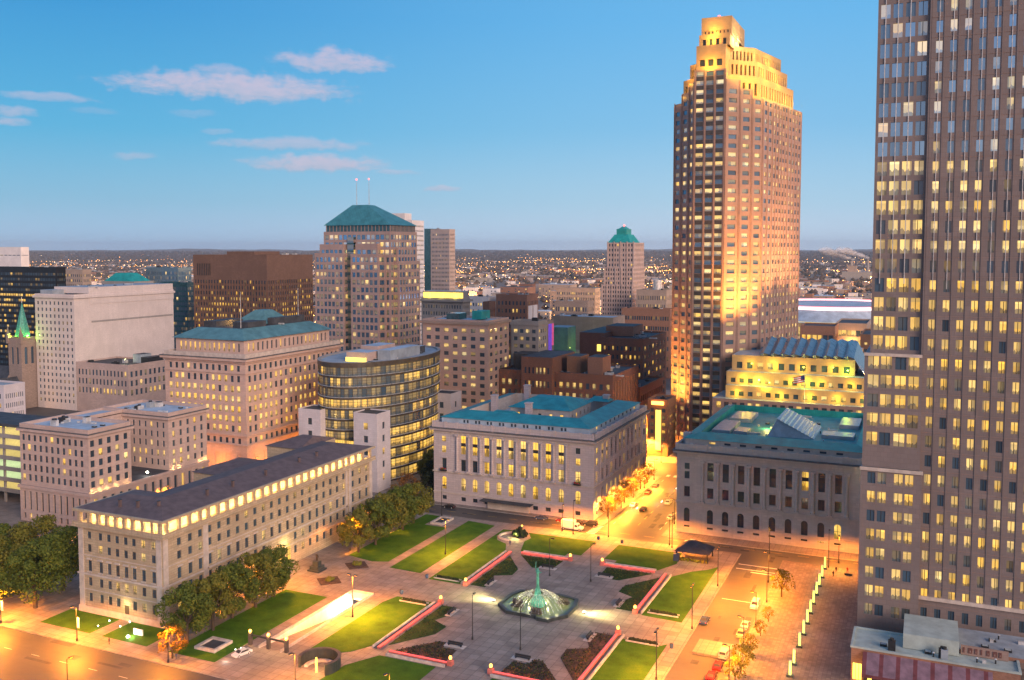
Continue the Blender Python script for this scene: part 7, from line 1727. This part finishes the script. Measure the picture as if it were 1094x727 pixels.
for i, (x, y, k, s) in enumerate(((-176, 300, 'rust', 1.0), (-172, 312, 'dark', 1.2), (-178, 322, 'plane2', .95), (-170.5, 291.5, 'rust', .8), (-171, 330, 'dark', 1.0), (-175, 342, 'rust', 1.0), (-168.5, 303, 'dark', 1.0))):
    tree(k, x, y, ['rust coloured garden tree beside the white corner tower', 'dark garden tree between the glass wing and library', 'olive garden tree in front of the lit glass wall', 'low rust shrub tree at the garden gate', 'dark garden tree deep between the two library buildings', 'rust coloured tree deep in the garden', 'dark garden tree against the library end wall'][i], 'garden trees between the library buildings', i, s)
tree('gold', -178.5, 293.5, 'orange yellow shrub tree in the garden beside the white corner tower', 'garden trees between the library buildings', 1, .8)
for i, (x, y, s) in enumerate(((-33.6, 252.5, 1.15), (-34.2, 234, .6), (-34.6, 224.5, .6), (-35.2, 213.2, .75), (-35.4, 203, 1.0), (-35.5, 197, .9))):
    tree('small', x, y, ['olive street tree nearest the courthouse on the brick plaza edge', 'thin young street tree behind the white lit van', 'thin young street tree beside the two parked cars', 'small street tree beside the silver van', 'street tree beside the parked red cars', 'street tree lowest on the brick plaza edge'][i], 'street trees along the parked cars', i * 1.2, s)
for i, (x, y) in enumerate(((-222, 268), (-224, 276), (-220, 282))): tree('dark', x, y, 'dark green tree behind the rear wings of the long office', 'trees behind the long office building', i, .95)

# ================================================================== VEHICLES
def car_proto(paint, label, van=False, truck=False):
    t = thing('truck' if truck else 'parked_car', label, 'truck' if truck else 'car', (0, 0, 0)); m = MB(); pm = 'paint_car_' + paint
    L, Wd = (7.2, 2.3) if truck else (4.9, 1.9) if van else (4.5, 1.8)
    hl = L / 2
    if truck: prof = [(-hl, .5), (hl, .5), (hl, 1.1), (hl - 1.2, 1.3), (hl - 1.7, 2.2), (hl - 2.6, 2.25), (hl - 2.62, 2.25), (-hl, 2.25)]
    elif van: prof = [(-hl, .3), (hl, .3), (hl, .85), (hl - 1.0, 1.0), (hl - 1.8, 1.75), (-hl + .25, 1.8), (-hl, 1.1)]
    else: prof = [(-hl, .3), (hl, .3), (hl, .7), (hl - .9, .88), (hl - 1.75, 1.4), (-hl + 1.3, 1.42), (-hl + .5, .98), (-hl, .85)]
    def half(z): return Wd / 2 * (1 if z < .95 else 1 - .18 * min(1, (z - .95) / .5)) if not truck else Wd / 2
    n = len(prof)
    for s in (-1, 1):
        pts = [(x, s * half(z), z) for x, z in prof]; m.face(pts if s < 0 else pts[::-1], pm)
    for i in range(n):
        (xa, za), (xb, zb) = prof[i], prof[(i + 1) % n]; m.face([(xa, half(za), za), (xb, half(zb), zb), (xb, -half(zb), zb), (xa, -half(za), za)][::-1], pm)
    m.build('body', t)
    if truck: m = MB(); m.box(-hl, hl - 2.7, -Wd / 2 - .05, Wd / 2 + .05, .9, 3.2, pm); m.build('cargo_box', t)
    g = MB(); 
    def quadw(x1, z1, x2, z2, k=.82):
        y1, y2 = half(z1) * k, half(z2) * k; nz = .02; g.face([(x1, -y1, z1 + nz), (x1, y1, z1 + nz), (x2, y2, z2 + nz), (x2, -y2, z2 + nz)], 'metal_dark')
    if truck: quadw(hl - 1.24, 1.38, hl - 1.66, 2.1)
    elif van: quadw(hl - 1.08, 1.08, hl - 1.75, 1.68); quadw(-hl + .02, 1.2, -hl + .22, 1.7)
    else: quadw(hl - .98, .94, hl - 1.7, 1.36); quadw(-hl + .56, 1.03, -hl + 1.26, 1.38)
    for s in (-1, 1):
        if truck: q = [(hl - 1.4, 1.4), (hl - 1.75, 2.1), (hl - 2.4, 2.1), (hl - 2.4, 1.4)]
        elif van: q = [(hl - 1.2, 1.05), (hl - 1.8, 1.65), (-hl + .4, 1.68), (-hl + .25, 1.1)]
        else: q = [(hl - 1.15, .95), (hl - 1.75, 1.34), (-hl + 1.32, 1.35), (-hl + .75, .98)]
        pts = [(x, s * (half(z) + .012), z) for x, z in q]; g.face(pts if s > 0 else pts[::-1], 'metal_dark')
    g.build('windows', t)
    for (x) in (hl - .85, -hl + .85):
        for s in (-1, 1):
            q = MB(); r = .45 if truck else .33; q.tube((x, s * (Wd / 2 - .2), r), (x, s * (Wd / 2 + .03), r), r, r, 'rubber', 12); q.tube((x, s * (Wd / 2 + .031), r), (x, s * (Wd / 2 + .05), r), r * .6, r * .55, 'steel_pale', 10); q.build('wheel', t)
    for s in (-1, 1):
        q = MB(); q.box(hl - .02, hl + .03, s * .62 - .18, s * .62 + .18, .58, .74, 'steel_pale'); q.build('headlight', t); q = MB(); q.box(-hl - .03, -hl + .02, s * .68 - .14, s * .68 + .14, .62, .8, 'flag_red'); q.build('taillight', t)
    return t
def car(paint, x, y, deg, label, group, van=False, truck=False, z=0.0):
    t = car_proto(paint, label, van, truck); t.location = (x, y, z); t.rotation_euler[2] = R(deg); t['group'] = group; return t
GP = 'parked cars along the brick plaza'
car('blue', -48.7, 227.6, 90, 'dark blue car parked alone against the park side kerb', 'cars on the park side kerb')
car('white', -38.9, 242.8, 270, 'white van with bright lights at the far end of the parked cars', GP, van=True)
light('van_light', None, (-38.9, 246.2, 1.2), 160, (1, .9, .65))
car('silver', -38.9, 228.8, 90, 'silver car, farther one of the close parked pair', GP); car('gold', -38.9, 223.2, 90, 'beige car, nearer one of the close parked pair', GP)
car('silver', -40.4, 210.2, 90, 'silver grey van parked by the pale slab', GP, van=True); car('red', -40.4, 203.4, 90, 'bright red car parked just behind the silver van', GP); car('red', -40.7, 197.8, 90, 'dark red car parked lowest in the row', GP); car('black', -41, 192, 90, 'black car parked at the bottom end of the row', GP)
car('white', -105.6, 284.9 + 1.6, 0, 'white box truck stopped on the street in front of the library', 'vehicles on the library street', truck=True)
car('blue', -119.5, 293.0, 180, 'dark blue car parked under the library canopy', 'vehicles on the library street'); car('black', -101.6, 297.0 - 4.0, 180, 'black van parked at the library corner', 'vehicles on the library street', van=True); car('black', -106.6, 293.0, 180, 'black car parked just behind the black van', 'vehicles on the library street'); car('red', -111.6, 293.2, 180, 'dark red car parked mid way along the library front', 'vehicles on the library street'); car('black', -155.2, 293.0, 180, 'black car parked at the garden end of the library street', 'vehicles on the library street')
car('silver', -168.0, 287, 0, 'silver car on the street by the garden trees', 'vehicles on the library street')
car('white', -141.5, 165.6, 255, 'white car with lit headlights leaving the garage ramp gate', 'cars at the ramp gate'); light('car_headlight', None, (-142.4, 161.0, .8), 70, (1, .93, .8))
m = MB(); m.ball((-141.4, 163.2, .72), .16, .1, .12, 'headlight', 6, 4); m.ball((-142.7, 163.5, .72), .16, .1, .12, 'headlight', 6, 4); m.build('headlight_bulb', [o for o in bpy.data.objects if o.get('label', '').startswith('white car with lit')][0])
for i, (p, x, y, lab) in enumerate((('silver', -78.9, 312, 'silver car parked near the courthouse corner on the side street'), ('black', -78.9, 331, 'black car parked half way along the courthouse side'), ('white', -95.2, 322, 'white car parked beside the golden trees'), ('red', -95.2, 341, 'red car parked beside the golden trees'), ('grey', -95.2, 352, 'grey car parked at the far end of the golden trees'))): car(p, x, y, 90, lab, 'cars parked on the glowing side street')
for i, (p, x, y) in enumerate((('silver', -118, 430), ('white', -121, 455), ('black', -118, 474), ('red', -120.5, 441))): car(p, x, y, 90, p + ' car on the glowing street beyond the library', 'cars on the glowing street')
for (p, x, y, lab) in (('silver', -290, 292.5, 'silver car on the street beside the pink court building'), ('black', -243.5, 234, 'black car parked along the pink court building'), ('white', -243.5, 262, 'white car parked along the pink court building')): car(p, x, y, 90 if x > -280 else 0, lab, 'cars behind the long office')

for (pt, x, y, dg, lab) in (('silver', -84.6, 330, 270, 'silver car with headlights on driving toward the plaza on the side street'), ('black', -90.4, 318, 90, 'black car driving away from the plaza on the side street'), ('white', -66, 287.6, 180, 'white car with headlights on crossing in front of the courthouse'), ('grey', -84.4, 351, 270, 'grey car with headlights on farther up the glowing side street')):
    t = car(pt, x, y, dg, lab, 'cars driving by the library')
    a_ = R(dg); ux, uy = math.cos(a_), math.sin(a_)
    m = MB()
    for s in (-1, 1): m.ball((x + ux * 2.3 - uy * .62 * s, y + uy * 2.3 + ux * .62 * s, .68), .16, .16, .12, 'headlight', 6, 4)
    m.build('headlight_bulb', t)
    light('car_headlight', t, (x + ux * 4.2, y + uy * 4.2, .9), 90, (1, .9, .7))
# ================================================================== PEOPLE
def person(x, y, rz, cloth, label, z=.15):
    t = thing('person', label, 'person', (x, y, z), None, R(rz)); me = bpy.data.meshes.new('body')
    vs = [(0, 0, .92), (0, 0, 1.15), (0, 0, 1.38), (0, 0, 1.50), (0, .02, 1.60), (0, .02, 1.68), (.19, 0, 1.36), (.24, .04, 1.1), (.22, .14, .88), (-.19, 0, 1.36), (-.25, -.04, 1.1), (-.23, .02, .86), (.1, 0, .85), (.11, .1, .48), (.11, .16, .06), (.11, .28, .03), (-.1, 0, .85), (-.11, -.06, .48), (-.11, -.2, .08), (-.11, -.08, .03)]
    ed = [(0, 1), (1, 2), (2, 3), (3, 4), (4, 5), (2, 6), (6, 7), (7, 8), (2, 9), (9, 10), (10, 11), (0, 12), (12, 13), (13, 14), (14, 15), (0, 16), (16, 17), (17, 18), (18, 19)]
    rr = [.15, .14, .16, .055, .095, .085, .07, .05, .04, .07, .05, .04, .095, .065, .045, .04, .095, .065, .045, .04]
    me.from_pydata(vs, ed, []); me.materials.append(MATS[cloth]); o = bpy.data.objects.new('body', me); COL.objects.link(o); o.parent = t
    o.modifiers.new('skin', 'SKIN'); o.modifiers.new('sub', 'SUBSURF').render_levels = 1
    for i, d in enumerate(me.skin_vertices[0].data): d.radius = (rr[i], rr[i])
    me.skin_vertices[0].data[0].use_root = True
    m = MB(); m.ball((0, -.015, 1.68), .1, .105, .11, 'metal_dark', 8, 6); q = m.build('hair'); q.parent = t
    m = MB(); m.ball((0, .06, 1.63), .075, .06, .09, 'skin', 8, 6); m.ball((0, .125, 1.625), .015, .02, .025, 'skin', 5, 4); q = m.build('face'); q.parent = t
person(-22.0, 278.6, 200, 'cloth_dark', 'person in dark clothes standing near the farthest glowing pylon'); person(-22.4, 274.4, 20, 'cloth_dark', 'person in dark clothes walking just past the second pylon'); person(-31.0, 259.4, 90, 'cloth_blue', 'person in a blue coat crossing the brick plaza by the olive tree'); person(-19, 279.5, 150, 'cloth_red', 'person in a red coat near the granite tower corner')
person(-173.6, 157.2, 100, 'cloth_dark', 'person walking along the orange lit pavement before the lit lawn sign'); person(-100.4, 310, 90, 'cloth_dark', 'person walking beside the library wall on the side street'); person(-117.6, 262.6, 0, 'cloth_blue', 'person walking on the path by the round evergreen planting'); person(-153.4, 160.5 - 3, 60, 'cloth_blue', 'person passing under the golden tree')
# concrete bench boxes on the brick plaza
t = thing('stone_bench', 'dark low stone seat near the skyscraper corner on the brick plaza', 'bench', (-18.6, 277.4, .15)); m = MB(); m.box(-19.6, -17.6, 277.0, 277.8, .153, .6, 'granite_dark'); m.box(-19.7, -17.5, 276.9, 277.9, .601, .7, 'granite_block'); m.build('seat', t)

# ================================================================== AIR
hm = bpy.data.materials.new('haze_air'); hm.use_nodes = True; t = NT(hm.node_tree); t.n.clear()
o_ = t.new('ShaderNodeOutputMaterial'); v_ = t.new('ShaderNodeVolumePrincipled'); v_.inputs['Color'].default_value = (.66, .82, 1.0, 1); v_.inputs['Density'].default_value = HAZE; v_.inputs['Anisotropy'].default_value = 0
t.l.new(v_.outputs[0], o_.inputs['Volume']); MATS['haze_air'] = hm
m = MB(); m.box(-24000, 17000, -3500, 25500, -6, 275, 'haze_air'); o = m.build('haze', kind='stuff'); tag(o, 'thin blue dusk haze over the far city', 'haze')
